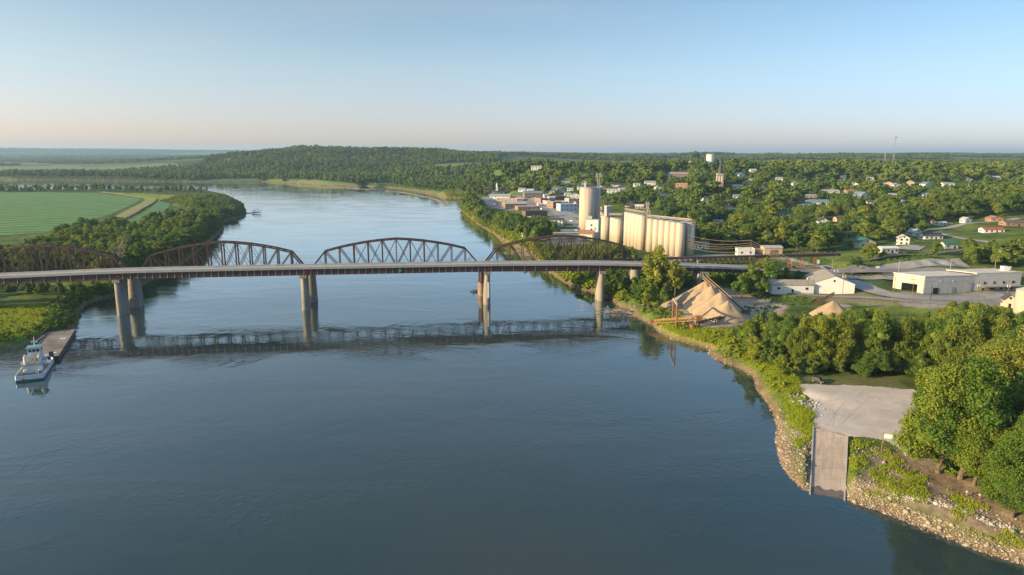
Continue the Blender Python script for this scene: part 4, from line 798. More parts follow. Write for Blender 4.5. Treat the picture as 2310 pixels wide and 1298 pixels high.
for a_ in ((1484, 428, 14, 'small white house two lots past the slope house', 3.2, 2, 8, 'white', 'pale'), (1496, 446, 14, 'white house glimpsed above the elevator leg spouts', 3.4, 2.2, -12, 'white', 'grey'), (1590, 452, 14, 'white cottage downhill from the church nave', 3.0, 2, 14, 'white', 'dark'), (1660, 448, 14, 'blue roofed cottage just below the church light pole', 3.0, 2, -8, 'white', 'blue'),
  (1722, 430, 14, 'white house alone among trees right of the church', 3.4, 2.2, 10, 'white', 'pale'), (1757, 408, 14, 'tan roofed white house high on the hillside', 3.6, 2.2, -10, 'white', 'tan'), (1793, 418, 14, 'pale house in the trees uphill from the ranch house', 3.2, 2.2, 6, 'lgrey', 'blue'), (1962, 408, 14, 'cream house high behind the peach gables', 3.6, 2.2, -14, 'cream', 'grey'),
  (1900, 404, 13, 'tiny white house near the top of the wooded hill', 3.4, 2, 0, 'white', 'pale'), (2183, 410, 14, 'white house past the sunlit end wall house', 3.4, 2, 8, 'white', 'blue'), (2245, 404, 15, 'long pale roof near the top of the hill', 3, 1.6, 0, 'white', 'white'), (2012, 446, 15, 'white house below the two storey house by the peach gables', 3.4, 2.2, -8, 'white', 'grey'),
  (2038, 462, 14, 'pale blue house between tall yellowish trees', 3.2, 2.2, 12, 'blue', 'pale'), (1962, 462, 14, 'white house left in shade below the steep blue roof', 3.2, 2.2, -16, 'white', 'dark'), (2085, 444, 13, 'small white house deep in the dark trees', 3.2, 2.0, 4, 'white', 'grey'), (1690, 412, 13, 'white cottage uphill from the steep gabled house', 3.2, 2.2, 0, 'white', 'pale'), (1725, 372, 12, 'white farmhouse on the far ridge', 4, 2.5, 0, 'white', 'pale'), (1560, 368, 12, 'cream barn on the far plateau before the water tower', 5, 3, 0, 'cream', 'pale'), (2150, 372, 12, 'white barn far off on the plateau', 5, 3, 0, 'white', 'pale')):
    H(*a_[:3], a_[3], a_[4], a_[5], a_[6], a_[7], a_[8], 0.8, 'y' if a_[6] > 5 else 'x', 2)
# landmark brick buildings on the hill
H(1531, 402, 40, 'brick school building with blue-grey roof up the wooded slope', 7, 3.2, -8, 'brick', 'tan', 0.6, 'x', 5, 2, group=None, name='school_building', cat='building')
H(1513, 403, 18, 'white hall with a pale blue roof beside the brick school', 5, 3.4, 15, 'white', 'blue', 0.8, 'y', 2, group=None, name='hall', cat='building')
H(1537, 425, 26, 'orange brick building with flat parapet below the school', 7, 0, -12, 'orange', 'tan', 0.8, 'x', 3, 2, flat=True, group=None, name='brick_building', cat='building')
# downtown
D = dict(group='downtown buildings along the street', cat='building')
H(1127, 437, 26, 'white hall with a dark roof under a white steeple', 3.2, 3.4, 6, 'white', 'dark', 0.9, 'x', 2, name='hall', **D)
r_, w_, d_ = H(1130, 449, 46, 'long white shed with a grey gabled roof near the river street', 4.0, 3.2, 10, 'white', 'grey', 0.5, 'x', 5, name='store_building', **D)
H(1143, 454, 44, 'low store with a flat tan roof in front of the long white shed', 3.6, 0, 8, 'tan', 'brown', 0.35, 'x', 5, name='store_building', flat=True, **D)
H(1160, 467, 50, 'wide brick store with an arched pale grey roof', 4.8, 2.2, -10, 'brick', 'pale', 0.7, 'x', 5, name='store_building', **D)
H(1202, 443, 42, 'brick hall with blue-grey roof and a white front gable', 4.6, 3.0, -6, 'brick', 'blue', 0.5, 'x', 5, name='brick_hall', **D)
H(1190, 472, 52, 'brick store with a broad flat white roof and low parapet', 3.6, 0, -10, 'brick', 'white', 0.6, 'x', 5, name='store_building', flat=True, **D)
H(1206, 492, 52, 'tall brown brick warehouse on the slope above the river bank', 8, 0, -14, 'dbrick', 'brown', 0.5, 'x', 5, 2, name='brick_warehouse', flat=True, **D)
H(1222, 457, 20, 'narrow brick shop with sunlit side at the head of the street', 6, 0, -20, 'brick', 'grey', 1.4, 'x', 2, 2, name='shop', flat=True, **D)
H(1234, 460, 12, 'low grey shop beside the narrow brick shop', 4, 0, -20, 'grey', 'dark', 1.6, 'x', 2, name='shop', flat=True, **D)
H(1250, 470, 22, 'tall brick shop with a pale roof and sunlit front facing the river', 8.5, 0, -22, 'brick', 'white', 1.2, 'x', 3, 2, name='shop', flat=True, **D)
H(1279, 476, 42, 'tan brick corner store with a long pale blue side wall', 8.5, 0, -14, 'blue', 'white', 0.6, 'x', 4, 2, name='corner_store', flat=True, **D)
H(1291, 459, 28, 'cream fronted store with a pale roof beside the tallest silo', 6.5, 0, -16, 'peach', 'white', 0.8, 'x', 3, 2, name='store_building', flat=True, **D)
H(1262, 450, 24, 'flat grey roofed shop behind the tall brick shop', 4.5, 0, -16, 'dbrick', 'grey', 0.9, 'x', 3, name='shop', flat=True, **D)
H(1302, 468, 12, 'orange brick shop squeezed beside the tallest silo', 7, 0, -16, 'orange', 'grey', 1, 'x', 1, 2, name='shop', flat=True, **D)
H(1362, 490, 20, 'red barn-like shop behind the headhouse silo', 4, 3, -30, 'orange', 'grey', 0.9, 'x', 2, name='shop', **D)
H(1111, 441, 14, 'low white store at the river end of town', 3, 1.2, 10, 'white', 'blue', 0.8, 'x', 2, name='store_building', **D)
H(1365, 474, 20, 'low white roofed store glimpsed past the elevator mast', 3.6, 0, -10, 'brick', 'white', 0.8, 'x', 2, name='store_building', flat=True, **D)
H(1226, 477, 12, 'small grey flat shop behind trees at the street corner', 3.4, 0, -14, 'lgrey', 'pale', 0.9, 'x', 2, name='shop', flat=True, **D)
for a_ in ((1178, 432, 16, 'pale cottage behind the brick hall roof', 3.2, 2, 8, 'white', 'grey'), (1196, 434, 14, 'white cottage on the rise behind the brick hall', 3.2, 2, -5, 'white', 'white'), (1232, 446, 12, 'white walled shop between the brick hall and the head of the street', 3.6, 1.4, -12, 'white', 'pale'), (1243, 451, 14, 'pale grey roofed shop left over between two brick shops', 3.6, 1.2, -15, 'lgrey', 'white'), (1270, 462, 14, 'low pale shop behind the tan corner store', 4, 1.0, -14, 'cream', 'white'), (1150, 462, 16, 'small white garage behind the arched roof store', 3.0, 1.0, 5, 'white', 'pale'), (1172, 455, 16, 'white roofed annex of the arched roof store', 4.2, 0.8, -8, 'peach', 'white'), (1219, 466, 14, 'white annex behind the brown brick warehouse', 3.2, 1.0, -12, 'white', 'white'), (1286, 431, 14, 'white cottage uphill from the cottage with porch', 3.0, 2, 6, 'white', 'pale'), (1268, 434, 12, 'grey roofed cottage beside the village green', 2.8, 1.8, 12, 'white', 'grey'), (1310, 428, 14, 'white house peeking past the edge of the tallest silo', 3.4, 2, -4, 'white', 'blue'), (1318, 416, 12, 'small pale house above the tallest silo roof', 3.2, 2, 4, 'lgrey', 'pale'), (1402, 432, 14, 'white cottage two trees beyond the hip roofed house', 3.2, 2, -8, 'white', 'pale'), (1436, 420, 14, 'long roofed white house on the slope behind the higher silo row', 3.0, 1.6, 0, 'white', 'grey')):
    H(*a_[:3], a_[3], a_[4], a_[5], a_[6], a_[7], a_[8], 0.8, 'x', 2, **D)
p = GP(1121, 437); root = empty('steeple', (p[0], p[1], p[2]+5), 0, 'white steeple rising from the dark roofed hall', 'steeple'); s_ = PROJ(p)[2][0]/F
m = MB(); m.box((0, 0, 3*1), (5*s_, 5*s_, 7)); m.build('tower', M_WHITE, root); m = MB(); m.cyl((0, 0, 6.5), (0, 0, 6.5+9*s_), 2.4*s_, 0.3, 8); m.build('spire', M_WHITE, root)
# long grey shed below the tallest silo
a = GP(1178, 541); b_ = GP(1316, 537); d_ = (b_-a)[:2]; L = np.linalg.norm(d_); an = math.atan2(d_[1], d_[0]); c = (a+b_)/2
root = empty('long_shed', (c[0], c[1], c[2]), an, 'very long low grey concrete shed behind the railway truss', 'shed'); m = MB(); m.box((0, 0, 2.2), (L, 7, 6)); m.build('wall', M_METAL, root)
m = MB(); m.box((0, 0, 5.35), (L+0.8, 7.8, 0.3)); m.build('roof', roofm('pale'), root)
for k in (-0.35, -0.1, 0.22, 0.42): pane(root, (L*k, -3.53, 2.6), 1.4, 1.6, '-y')
BLOCK += [(a[0]+d_[0]*t, a[1]+d_[1]*t, 8) for t in (0, .2, .4, .6, .8, 1)]; SIGHT.append((1176, 531, 1317, 540, 480))
# white workhouse at the foot of the tallest silo
p = XZ(1338, 622, 8); root = empty('workhouse', (p[0], p[1], 8), R(-24), 'tall white workhouse with dark windows at the foot of the tallest silo', 'building'); m = MB(); m.box((0, 0, 8), (12, 9, 18)); m.build('wall', wallm('lgrey'), root)
m = MB(); m.box((0, 0, 17.15), (12.6, 9.6, 0.3)); m.box((-3, 0, 18.6), (4, 4, 2.6)); m.build('roof', roofm('grey'), root)
for z in (4, 8, 12): pane(root, (-0.5, -4.53, z), 1.5, 1.7, '-y')
pane(root, (3, -4.53, 9), 1.2, 1.3, '-y'); SIGHT.append((1325, 495, 1350, 535, 590)); BLOCK.append((p[0], p[1], 12))
p = XZ(1322, 610, 8); root = empty('loading_shed', (p[0], p[1], 8), R(-24), 'rusty roofed lean-to shed beside the white workhouse', 'shed'); m = MB(); m.box((0, 0, 2.5), (14, 7, 6)); m.build('wall', wallm('cream'), root)
m = MB(); m.add([(-7.4, -3.9, 5.2), (7.4, -3.9, 5.2), (7.4, 3.9, 8), (-7.4, 3.9, 8), (-7.4, -3.9, 5.45), (7.4, -3.9, 5.45), (7.4, 3.9, 8.25), (-7.4, 3.9, 8.25)], [(3, 2, 1, 0), (4, 5, 6, 7), (0, 1, 5, 4), (1, 2, 6, 5), (2, 3, 7, 6), (3, 0, 4, 7)]); m.build('roof', roofm('rust'), root); BLOCK.append((p[0], p[1], 10))
for px_, lab in ((1276, 'pale domed tank lying nearest the river on the green'), (1299, 'pale domed tank beside the foot of the tallest silo')):
    p = GP(px_, 527); root = empty('storage_tank', tuple(p), 0, lab, 'tank', 'pale tanks on the green'); m = MB(); m.cyl((-5, 0, 1.8), (5, 0, 1.8), 2.2, 2.2, 20); m.build('tank_shell', M_WHITE, root, True)
    m = MB(); m.box((-3, 0, 0.2), (0.6, 3, 1)); m.box((3, 0, 0.2), (0.6, 3, 1)); m.build('saddle', M_GREY, root); BLOCK.append((p[0], p[1], 9)); SIGHT.append((px_-12, 516, px_+12, 526, 500))
# church
p = GP(1622, 434); S_ = PROJ(p)[2][0]/F; root = empty('church', tuple(p), R(-6), 'brick church with a tall slate spire and white louvred belfry', 'church'); tz = (434-394)*S_
m = MB(); m.box((0, 0, tz/2-1), (14*S_, 14*S_, tz+2)); m.build('tower', wallm('brick'), root)
m = MB(); m.box((0, 0, tz+0.3), (15*S_, 15*S_, 0.6)); m.box((0, 0, tz*0.55), (14.6*S_, 14.6*S_, 0.4)); m.build('cornice', M_WHITE, root)
m = MB(); m.cyl((0, 0, tz+0.5), (0, 0, tz+(394-360)*S_), 5.6*S_, 0.12, 8); m.build('spire', roofm('dark'), root)
for e in (-3, 3): pane(root, (e*S_, -7*S_-0.05, tz*0.75), 2.6*S_, tz*0.3, '-y', mat=M_WHITE)
pane(root, (-7*S_-0.05, 0, tz*0.75), 3*S_, tz*0.3, '-x', mat=M_WHITE)
m = MB(); L = 24*S_; hh = 8*S_; q = 8*S_; cx = -7*S_-L/2
m.add([(cx-L/2, -q, -1), (cx+L/2, -q, -1), (cx+L/2, q, -1), (cx-L/2, q, -1), (cx-L/2, -q, hh), (cx+L/2, -q, hh), (cx+L/2, q, hh), (cx-L/2, q, hh), (cx-L/2, 0, hh+12*S_), (cx+L/2, 0, hh+12*S_)], [(0, 1, 5, 4), (1, 2, 6, 9, 5), (2, 3, 7, 6), (3, 0, 4, 8, 7), (4, 5, 9, 8), (6, 7, 8, 9), (3, 2, 1, 0)]); m.build('nave', wallm('brick'), root)
m = MB()
for s in (-1, 1):
    vs = [(cx-L/2-.4, s*(q+.5), hh-.5), (cx+L/2, s*(q+.5), hh-.5), (cx+L/2, 0, hh+12*S_+.2), (cx-L/2-.4, 0, hh+12*S_+.2)]; vs += [(a, b_, c+0.3) for a, b_, c in vs]; m.add(vs, [(0, 1, 2, 3), (7, 6, 5, 4), (0, 4, 5, 1), (1, 5, 6, 2), (2, 6, 7, 3), (3, 7, 4, 0)])
m.build('roof', roofm('dark'), root); BLOCK.append((p[0]-8, p[1], 18)); SIGHT += [(1612, 358, 1632, 424, 900), (1596, 402, 1616, 420, 900)]
# water tower
p = XZ(1601, 1290, 56); root = empty('water_tower', tuple(p), 0, 'squat white standpipe water tower above the trees on the skyline', 'water tower'); s_ = PROJ(p)[2][0]/F; r = 8.6*s_; zt = AT(1601, 349, 1290)[2]-56
m = MB(); m.cyl((0, 0, -2), (0, 0, zt), r, r, 36); m.build('tank', M_WHITE, root, False); m = MB(); m.cyl((0, 0, zt), (0, 0, zt+0.8), r, r*0.3, 36); m.build('roof', roofm('pale'), root)
m = MB()
for k in range(7): t = k*0.9; m.beam((math.cos(t)*r*0.8, math.sin(t)*r*0.8, zt), (math.cos(t)*r*0.8, math.sin(t)*r*0.8, zt+2.6), 0.5, 0.5)
m.build('railing', M_GREY, root); SIGHT.append((1591, 347, 1611, 362, 1250)); BLOCK.append((p[0], p[1], 14))
# radio masts
for px_, pt, pb, lab, rr in ((2014, 310, 372, 'very tall thin radio mast standing far off above the skyline', 1.6), (1995, 347, 370, 'short red and white radio mast beside the tall mast', 0.9)):
    b0_ = XZ(px_, 1700, 56); zt = AT(px_, pt, 1700)[2]-56; root = empty('radio_mast', tuple(b0_), 0, lab, 'mast'); m = MB()
    for k in range(3): t = k*2.1; m.beam((math.cos(t)*rr, math.sin(t)*rr, 0), (math.cos(t)*rr, math.sin(t)*rr, zt), 0.28, 0.28)
    for z in np.arange(0, zt-3, 3.0):
        for k in range(3): t = k*2.1; u = (k+1)*2.1; m.beam((math.cos(t)*rr, math.sin(t)*rr, z), (math.cos(u)*rr, math.sin(u)*rr, z+3), 0.15, 0.15)
    m.build('mast', M_GREY if pt < 330 else PM('mast_red', (0.6, 0.35, 0.28), None, 1), root); m = MB(); m.box((0, 0, zt), (rr*4, rr*2.4, 2.2)); m.build('antenna', M_GREY, root)
# white shop, brick centre, tan warehouse beyond the trestle
H(1680, 577, 38, 'white flat roofed shop with wide grid windows behind the trestle', 5.2, 0, -2, 'white', 'tan', 0.5, 'x', 2, flat=True, door=False, group=None, name='shop', cat='shop')
H(1709, 576, 22, 'low brick porch link between the white shop and the tan warehouse', 4.2, 0, -2, 'brick', 'tan', 0.8, 'x', 2, flat=True, group=None, name='brick_porch_building', cat='building')
r_, w_, d_ = H(1739, 575, 40, 'tan block warehouse with a low grey roof and brown roller door', 5.8, 1.2, -2, 'tan', 'pale', 0.7, 'x', 0, group=None, name='block_warehouse', cat='warehouse')
pane(r_, (w_*0.05, -d_/2-0.05, 2.2), w_*0.45, 4.2, '-y', True, PM('door_brown', (0.16, 0.12, 0.09), None, 1))
# sheds on the near side of the highway
r_, w_, d_ = H(1781, 657, 92, 'long low shed with a tan metal roof covered in vines along its wall', 4.6, 2.0, -3, 'white', 'tan', 0.42, 'x', 3, group=None, name='long_low_shed', cat='shed')
r_, w_, d_ = H(1868, 655, 84, 'white gabled warehouse with a steep sunlit tan roof', 6.4, 4.2, -12, 'white', 'tan', 1.15, 'y', 0, group=None, name='gabled_warehouse', cat='warehouse', eave=0.3)
# big loading warehouse
a = GP(2082, 663); b_ = GP(2299, 655); c_ = GP(2014, 650); d1 = (b_-a)[:2]; L1 = np.linalg.norm(d1); u1 = d1/L1; d2 = (c_-a)[:2]; zb = min(a[2], b_[2], c_[2])-0.3
ht = AT(2082, 625, a[1])[2]-zb; ht2 = AT(2299, 615, b_[1])[2]-zb; Vv = lambda p_, z: (p_[0], p_[1], zb+z)
root = empty('loading_warehouse', (a[0], a[1], zb), 0, 'huge warehouse with a shaded grey wall and an open bay in its sunlit cream end', 'warehouse'); off = Vector((a[0], a[1], zb)); e_ = b_[:2]+d2*0.9; g_ = a[:2]+d2
mid = a[:2]+d1*0.52; a2, b2, m2 = a[:2], b_[:2], mid
def wallq(m, p, q, z0, z1, th=0.4): m.beam((p[0], p[1], zb+(z0+z1)/2), (q[0], q[1], zb+(z0+z1)/2), th, z1-z0)
m = MB(off); wallq(m, a2+u1*0.2, m2, -1, ht); m.build('long_wall', brickish('panel_shade_blue', (0.44, 0.46, 0.49), (0.40, 0.42, 0.45), (.86, .86, .88), 3.0, 60, rough=0.6), root)  # bluish shade of the long side put into the wall colour
m = MB(off); wallq(m, m2, b2, -1, ht+0.9); wallq(m, b2, e_, -1, ht+0.9); m.build('office_wall', wallm('lgrey'), root)
u2 = d2/np.linalg.norm(d2); L2 = np.linalg.norm(d2); M_LITW = PM('warm_lit_wall', (0.66, 0.60, 0.48), (0.55, 0.50, 0.40), 0.15, 0.8)  # warm sunlight on the bay end put into the wall colour
m = MB(off)
wallq(m, a2, a2+u2*L2*0.20, -1, ht); wallq(m, a2+u2*L2*0.20, a2+u2*L2*0.72, ht*0.52, ht); wallq(m, a2+u2*L2*0.72, a2+u2*L2, -1, ht); wallq(m, g_, g_+u1*30, -1, ht); wallq(m, g_+u1*30, e_, -1, ht)
m.build('end_wall', M_LITW, root)
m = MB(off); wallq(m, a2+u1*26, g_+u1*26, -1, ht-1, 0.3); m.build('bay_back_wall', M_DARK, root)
m = MB(off); q = [a2-u1*0.5-u2*0.5, m2-u2*0.5, m2+d2+u2*0.5, g_-u1*0.5+u2*0.5]; m.add([Vv(p_, ht) for p_ in q]+[Vv(p_, ht+0.4) for p_ in q], [(3, 2, 1, 0), (4, 5, 6, 7), (0, 1, 5, 4), (1, 2, 6, 5), (2, 3, 7, 6), (3, 0, 4, 7)])
q = [m2+u1*0.02-u2*0.4, b2+u1*0.4-u2*0.4, e_+u1*0.4, m2+d2*0.95]; m.add([Vv(p_, ht+0.92) for p_ in q]+[Vv(p_, ht+1.4) for p_ in q], [(3, 2, 1, 0), (4, 5, 6, 7), (0, 1, 5, 4), (1, 2, 6, 5), (2, 3, 7, 6), (3, 0, 4, 7)])
m.build('roof', PM('roof_cream', (0.66, 0.62, 0.52), None, 0.2), root)
n1_ = -np.array([-u1[1], u1[0]])
def onwall(t, z, w, h, nm, mt, out=0.3, th=0.15):
    p_ = a2+d1*t+n1_*out; m = MB(off); m.box((p_[0], p_[1], zb+z), (w, th, h), math.atan2(u1[1], u1[0])); return m.build(nm, mt, root)
for t in (0.62, 0.72, 0.82, 0.92): onwall(t, ht*0.55, 1.4, 1.4, 'window', M_GLASS)
for t in (0.61, 0.69, 0.72, 0.80, 0.86, 0.91): onwall(t, ht*0.2, 1.5, 1.2, 'window', M_GLASS)
onwall(0.12, 1.6, 3.2, 3.6, 'door', M_DARK); onwall(0.30, 1.6, 2.6, 3.6, 'door', PM('door_grey', (0.3, 0.32, 0.35), None, 1))
for t in (0.16, 0.285): onwall(t, ht*0.72, 0.5, 0.5, 'wall_lamp', M_WHITE, 0.4)
onwall(0.78, ht*0.36, L1*0.42, 0.25, 'canopy', roofm('tan'), 1.8, 3.6)
p_ = a2+d1*0.95+u2*6; m = MB(off); m.box((p_[0], p_[1], zb+ht+2.6), (3.2, 3.2, 2.4)); m.build('roof_unit', M_WHITE, root)
BLOCK += [((a2+d1*t+d2*s)[0], (a2+d1*t+d2*s)[1], 14) for t in (0, .2, .4, .6, .8, 1) for s in (0.1, 0.8)]; SIGHT.append((2012, 612, 2300, 650, 330)); SIGHT.append((2012, 640, 2110, 668, 330))
# truck cab by the warehouse, tan tank and shed at the frame edge
p = XZ(2306, 300, 6.5); g0 = float(gz(p[0], p[1])); root = empty('storage_tank', (p[0], p[1], g0), 0, 'large tan cylindrical tank with a shallow cone roof beside the trees', 'tank'); m = MB()
zt = AT(2306, 655, 300)[2]-g0; r = 22*PROJ(p)[2][0]/F; m.cyl((0, 0, -1), (0, 0, zt), r, r, 40); o = m.build('tank_shell', PM('tank_tan', (0.50, 0.42, 0.33), (0.44, 0.37, 0.29), 0.3, 0.6), root)
m = MB(); m.cyl((0, 0, zt), (0, 0, zt+1.8), r+0.15, 0.4, 40); m.build('roof', roofm('pale'), root); BLOCK.append((p[0], p[1], r+3)); SIGHT.append((2287, 645, 2330, 700, 280))
H(2274, 692, 24, 'small cream gabled pump shed between the trees and the tan tank', 4.0, 2.6, -25, 'cream', 'dark', 0.9, 'y', 1, group=None, name='pump_shed', cat='shed')
# ------------------------------------------------------------------ sand yard
def cone_pile(px, py_top, pyb, wpx, label, slope=0.62, seed=1):
    """heap whose peak shows at (px, py_top); the foot under the peak lies at pixel row pyb"""
    b0_ = GP(px, pyb); pk = AT(px, py_top, b0_[1]); hgt = pk[2]-b0_[2]; rad_ = wpx/2*PROJ(b0_)[2][0]/F; n, mr_ = 56, 22; V = [(0, 0, hgt)]; rs = np.random.RandomState(seed)
    ph = rs.rand(6)*6.28
    for k in range(1, mr_+1):
        t = k/mr_
        for i in range(n):
            a_ = 2*math.pi*i/n; rr_ = rad_*(1+0.07*math.sin(2*a_+ph[0])+0.05*math.sin(3*a_+ph[1])+0.025*math.sin(7*a_+ph[2]))*t
            z = hgt*(1-t)+0.5*math.sin(math.pi*t)*math.sin(5*a_+ph[3]+t*2)*0.5+(rs.rand()-0.5)*0.18
            X_, Y_ = rr_*math.cos(a_), rr_*math.sin(a_)
            if k == mr_: z = -0.8
            V.append((X_, Y_, z))
    fs = [(0, 1+i, 1+(i+1) % n) for i in range(n)]
    for k in range(mr_-1):
        for i in range(n): a_ = 1+k*n; fs.append((a_+i, a_+n+i, a_+n+(i+1) % n, a_+(i+1) % n))
    m = MB(); m.add(V, fs); o = m.build('sand_pile', M_SAND, None, True, loc=tuple(b0_)); tag(o, label, 'sand pile', 'sand piles under the conveyor'); BLOCK.append((b0_[0], b0_[1], rad_*0.9)); return b0_, hgt
cone_pile(1588, 634, 683, 135, 'largest grey topped sand pile under the upper end of the conveyor', seed=1)
cone_pile(1601, 644, 696, 122, 'second sand pile from the top end of the conveyor', seed=2)
cone_pile(1622, 659, 709, 130, 'third sand pile with a shaded face below the conveyor', seed=3)
cone_pile(1640, 678, 718, 100, 'lowest pointed sand pile nearest the river', seed=4)
cone_pile(1877, 678, 712, 90, 'sand pile with a short conveyor above it behind the trees', seed=5)
cone_pile(1512, 678, 694, 60, 'flat old sand heap by the leafy trees at the yard edge', seed=6)
cone_pile(1668, 693, 712, 90, 'low spread sand heap behind the foot of the conveyor', seed=8)
def truss_conv(a, b_, label, w=1.8, h=1.5, n=14, legs=(), mat=None, fr=None):
    a = Vector(a); b_ = Vector(b_); root = empty('conveyor', a, 0, label, 'conveyor'); d = (b_-a).normalized(); s = Vector((-d.y, d.x, 0)).normalized()*w/2; up_ = Vector((0, 0, h)); m = MB(a)
    for k in (-1, 1):
        m.beam(a+s*k, b_+s*k, 0.2, 0.25); m.beam(a+s*k+up_, b_+s*k+up_, 0.2, 0.2)
        for i in range(n): p_ = a.lerp(b_, i/n)+s*k; q_ = a.lerp(b_, (i+1)/n)+s*k; m.beam(p_, p_+up_, 0.12, 0.14); m.beam(p_, q_+up_, 0.1, 0.12)
    m.build('frame', fr or M_RUSTY, root); m = MB(a); m.beam(a+up_*0.7, b_+up_*0.7, w*0.75, 0.25); m.build('belt', mat or M_DARK, root)
    for t in legs:
        p_ = a.lerp(b_, t); g_ = float(gz(p_.x, p_.y)); m = MB(a)
        for k in (-1, 1): m.beam(p_+s*k, Vector((p_.x+s.x*k*2.2, p_.y+s.y*k*2.2, g_-0.3)), 0.25, 0.25)
        m.build('leg', fr or M_RUSTY, root)
    return root
M_YRUST = PM('yellow_rust', (0.50, 0.33, 0.11), (0.32, 0.17, 0.06), 0.8, 0.8)
pf = GP(1676, 716); pt_ = AT(1589, 629, GP(1588, 683)[1]+0.5); truss_conv((pf[0], pf[1], pf[2]+2.0), pt_, 'long steep conveyor climbing over the row of sand piles', 2.0, 1.7, 20, (0.25, 0.5, 0.75), fr=PM('conveyor_tan', (0.50, 0.36, 0.20), (0.3, 0.2, 0.12), 1))
m = MB(pt_); pv = Vector(pt_)
for dx, dy in ((-1.6, -1.6), (1.6, -1.6), (-1.6, 1.6), (1.6, 1.6)): m.beam(pv+Vector((dx, dy, 0)), pv+Vector((dx, dy, 3.4)), 0.14, 0.14)
for z in (0.2, 2.2, 3.3): m.beam(pv+Vector((-1.6, -1.6, z)), pv+Vector((1.6, -1.6, z)), 0.12, 0.12); m.beam(pv+Vector((-1.6, 1.6, z)), pv+Vector((1.6, 1.6, z)), 0.12, 0.12)
tag(m.build('platform_railing', M_GREY, loc=tuple(pt_)), 'steel railing frame around the top end of the long conveyor', 'railing')
p2 = GP(1573, 738); p3 = GP(1692, 716); truss_conv((p2[0], p2[1], p2[2]+1.5), (p3[0], p3[1], p3[2]+3.0), 'low dark feeder conveyor running from the dock to the long conveyor', 1.5, 0.9, 16, (0.3, 0.6, 0.95), fr=PM('dark_steel', (0.08, 0.06, 0.05), None, 1))
p4 = AT(1474, 729, GP(1480, 738)[1]); p5 = AT(1573, 723, GP(1573, 738)[1]); truss_conv(p4, p5, 'rusty yellow unloading boom lying over the river edge', 2.2, 1.6, 14, (0.35, 0.7, 0.98), M_YRUST, M_YRUST)
m = MB(p4); m.box(Vector(p4)+Vector((-0.6, 0, 0.6)), (2.0, 2.0, 1.7)); tag(m.build('counterweight_box', M_RUSTY, loc=tuple(p4)), 'rusty orange box at the river end of the unloading boom', 'box')
p6 = Vector(p5)+Vector((0.5, 0, 1)); m = MB(p6); m.box(p6, (2.6, 2.4, 2.2)); tag(m.build('drive_housing', M_RUSTY, loc=tuple(p6)), 'rusty drive housing at the landward end of the unloading boom', 'housing')
q0 = GP(1517, 724); q1 = GP(1525, 743); root = empty('mooring_gantry', tuple(q1), 0, 'pair of rusty steel posts joined by a top bar beside the boom', 'gantry')
for q_, nm in ((q0, 0), (q1, 1)): m = MB(q1); m.cyl((q_[0], q_[1], q_[2]-1), (q_[0], q_[1], 15.0), 0.42, 0.42, 12); m.build('post', M_RUSTY, root)
m = MB(q1); m.beam((q0[0], q0[1], 14.7), (q1[0], q1[1], 14.7), 0.7, 0.8); m.build('top_bar', M_CONC2, root)
q_ = GP(1562, 742); m = MB(q_); m.cyl((q_[0], q_[1], q_[2]-0.3), (q_[0], q_[1], q_[2]+1.8), 1.4, 1.4, 20); m.cyl((q_[0], q_[1], q_[2]+1.8), (q_[0], q_[1], q_[2]+2.1), 1.5, 1.5, 20); tag(m.build('fuel_tank', M_RUSTY, loc=tuple(q_)), 'short round rusty tank on the grass below the boom', 'tank')
a = GP(1832, 696); b_ = AT(1881, 666, GP(1880, 705)[1]); truss_conv((a[0], a[1], a[2]+1), b_, 'short dark conveyor rising over the hidden sand pile', 1.6, 1.5, 10, (0.5,), fr=M_RUST); SIGHT.append((1828, 664, 1895, 692, 260))
SIGHT.append((1500, 625, 1680, 700, 260))
# ------------------------------------------------------------------ towboat and barge
g1 = G(68, 858, 0); hd_ = math.atan2(0.9, -0.42)  # heading of the tow
bo = G(82, 838, 0); TB = empty('towboat', (bo[0], bo[1], 0), hd_, 'white and blue towboat pushing the empty barge by the grassy bank', 'towboat')
M_BLUE = PM('hull_blue', (0.02, 0.06, 0.10), None, 1, 0.5); M_TEAL = PM('teal_trim', (0.16, 0.36, 0.34), None, 1, 0.5); M_DECK = PM('deck_grey', (0.22, 0.26, 0.28), (0.16, 0.19, 0.2), 0.8); M_WB = PM('boat_white', (0.66, 0.68, 0.68), (0.58, 0.60, 0.60), 0.6, 0.5)
def hullpts(hw, L0, L1): return [(L0, -hw*0.92), (L0+0.8, -hw), (L1-2.5, -hw), (L1, -hw*0.72), (L1, hw*0.72), (L1-2.5, hw), (L0+0.8, hw), (L0, hw*0.92)]
m = MB(); m.prism(hullpts(4.6, -13, 12), -1.2, 0.8); m.build('hull', M_BLUE, TB)
m = MB(); m.prism(hullpts(4.55, -12.9, 11.9), 0.8, 1.15); m.build('hull_band', M_WB, TB)
m = MB(); m.prism(hullpts(4.4, -12.7, 11.6), 1.15, 1.22); m.build('main_deck', M_DECK, TB)
m = MB()
hpn = hullpts(4.45, -12.8, 11.7)
for a, b_ in zip(hpn, hpn[1:]+hpn[:1]):
    if a[0] > 11 and b_[0] > 11: continue
    m.beam((a[0], a[1], 1.75), (b_[0], b_[1], 1.75), 0.16, 1.2)
m.build('bulwark', M_WB, TB)
m = MB(); m.prism(hullpts(4.66, -13.1, 12.1), 0.55, 0.82, 1.0); m.build('rub_rail', M_TEAL, TB)
m = MB(); m.box((0.5, 0, 2.6), (11, 6.4, 2.8)); m.build('deckhouse', M_WB, TB); m = MB(); m.box((0.5, 0, 4.1), (12, 7.4, 0.2)); m.build('upper_deck', M_DECK, TB)
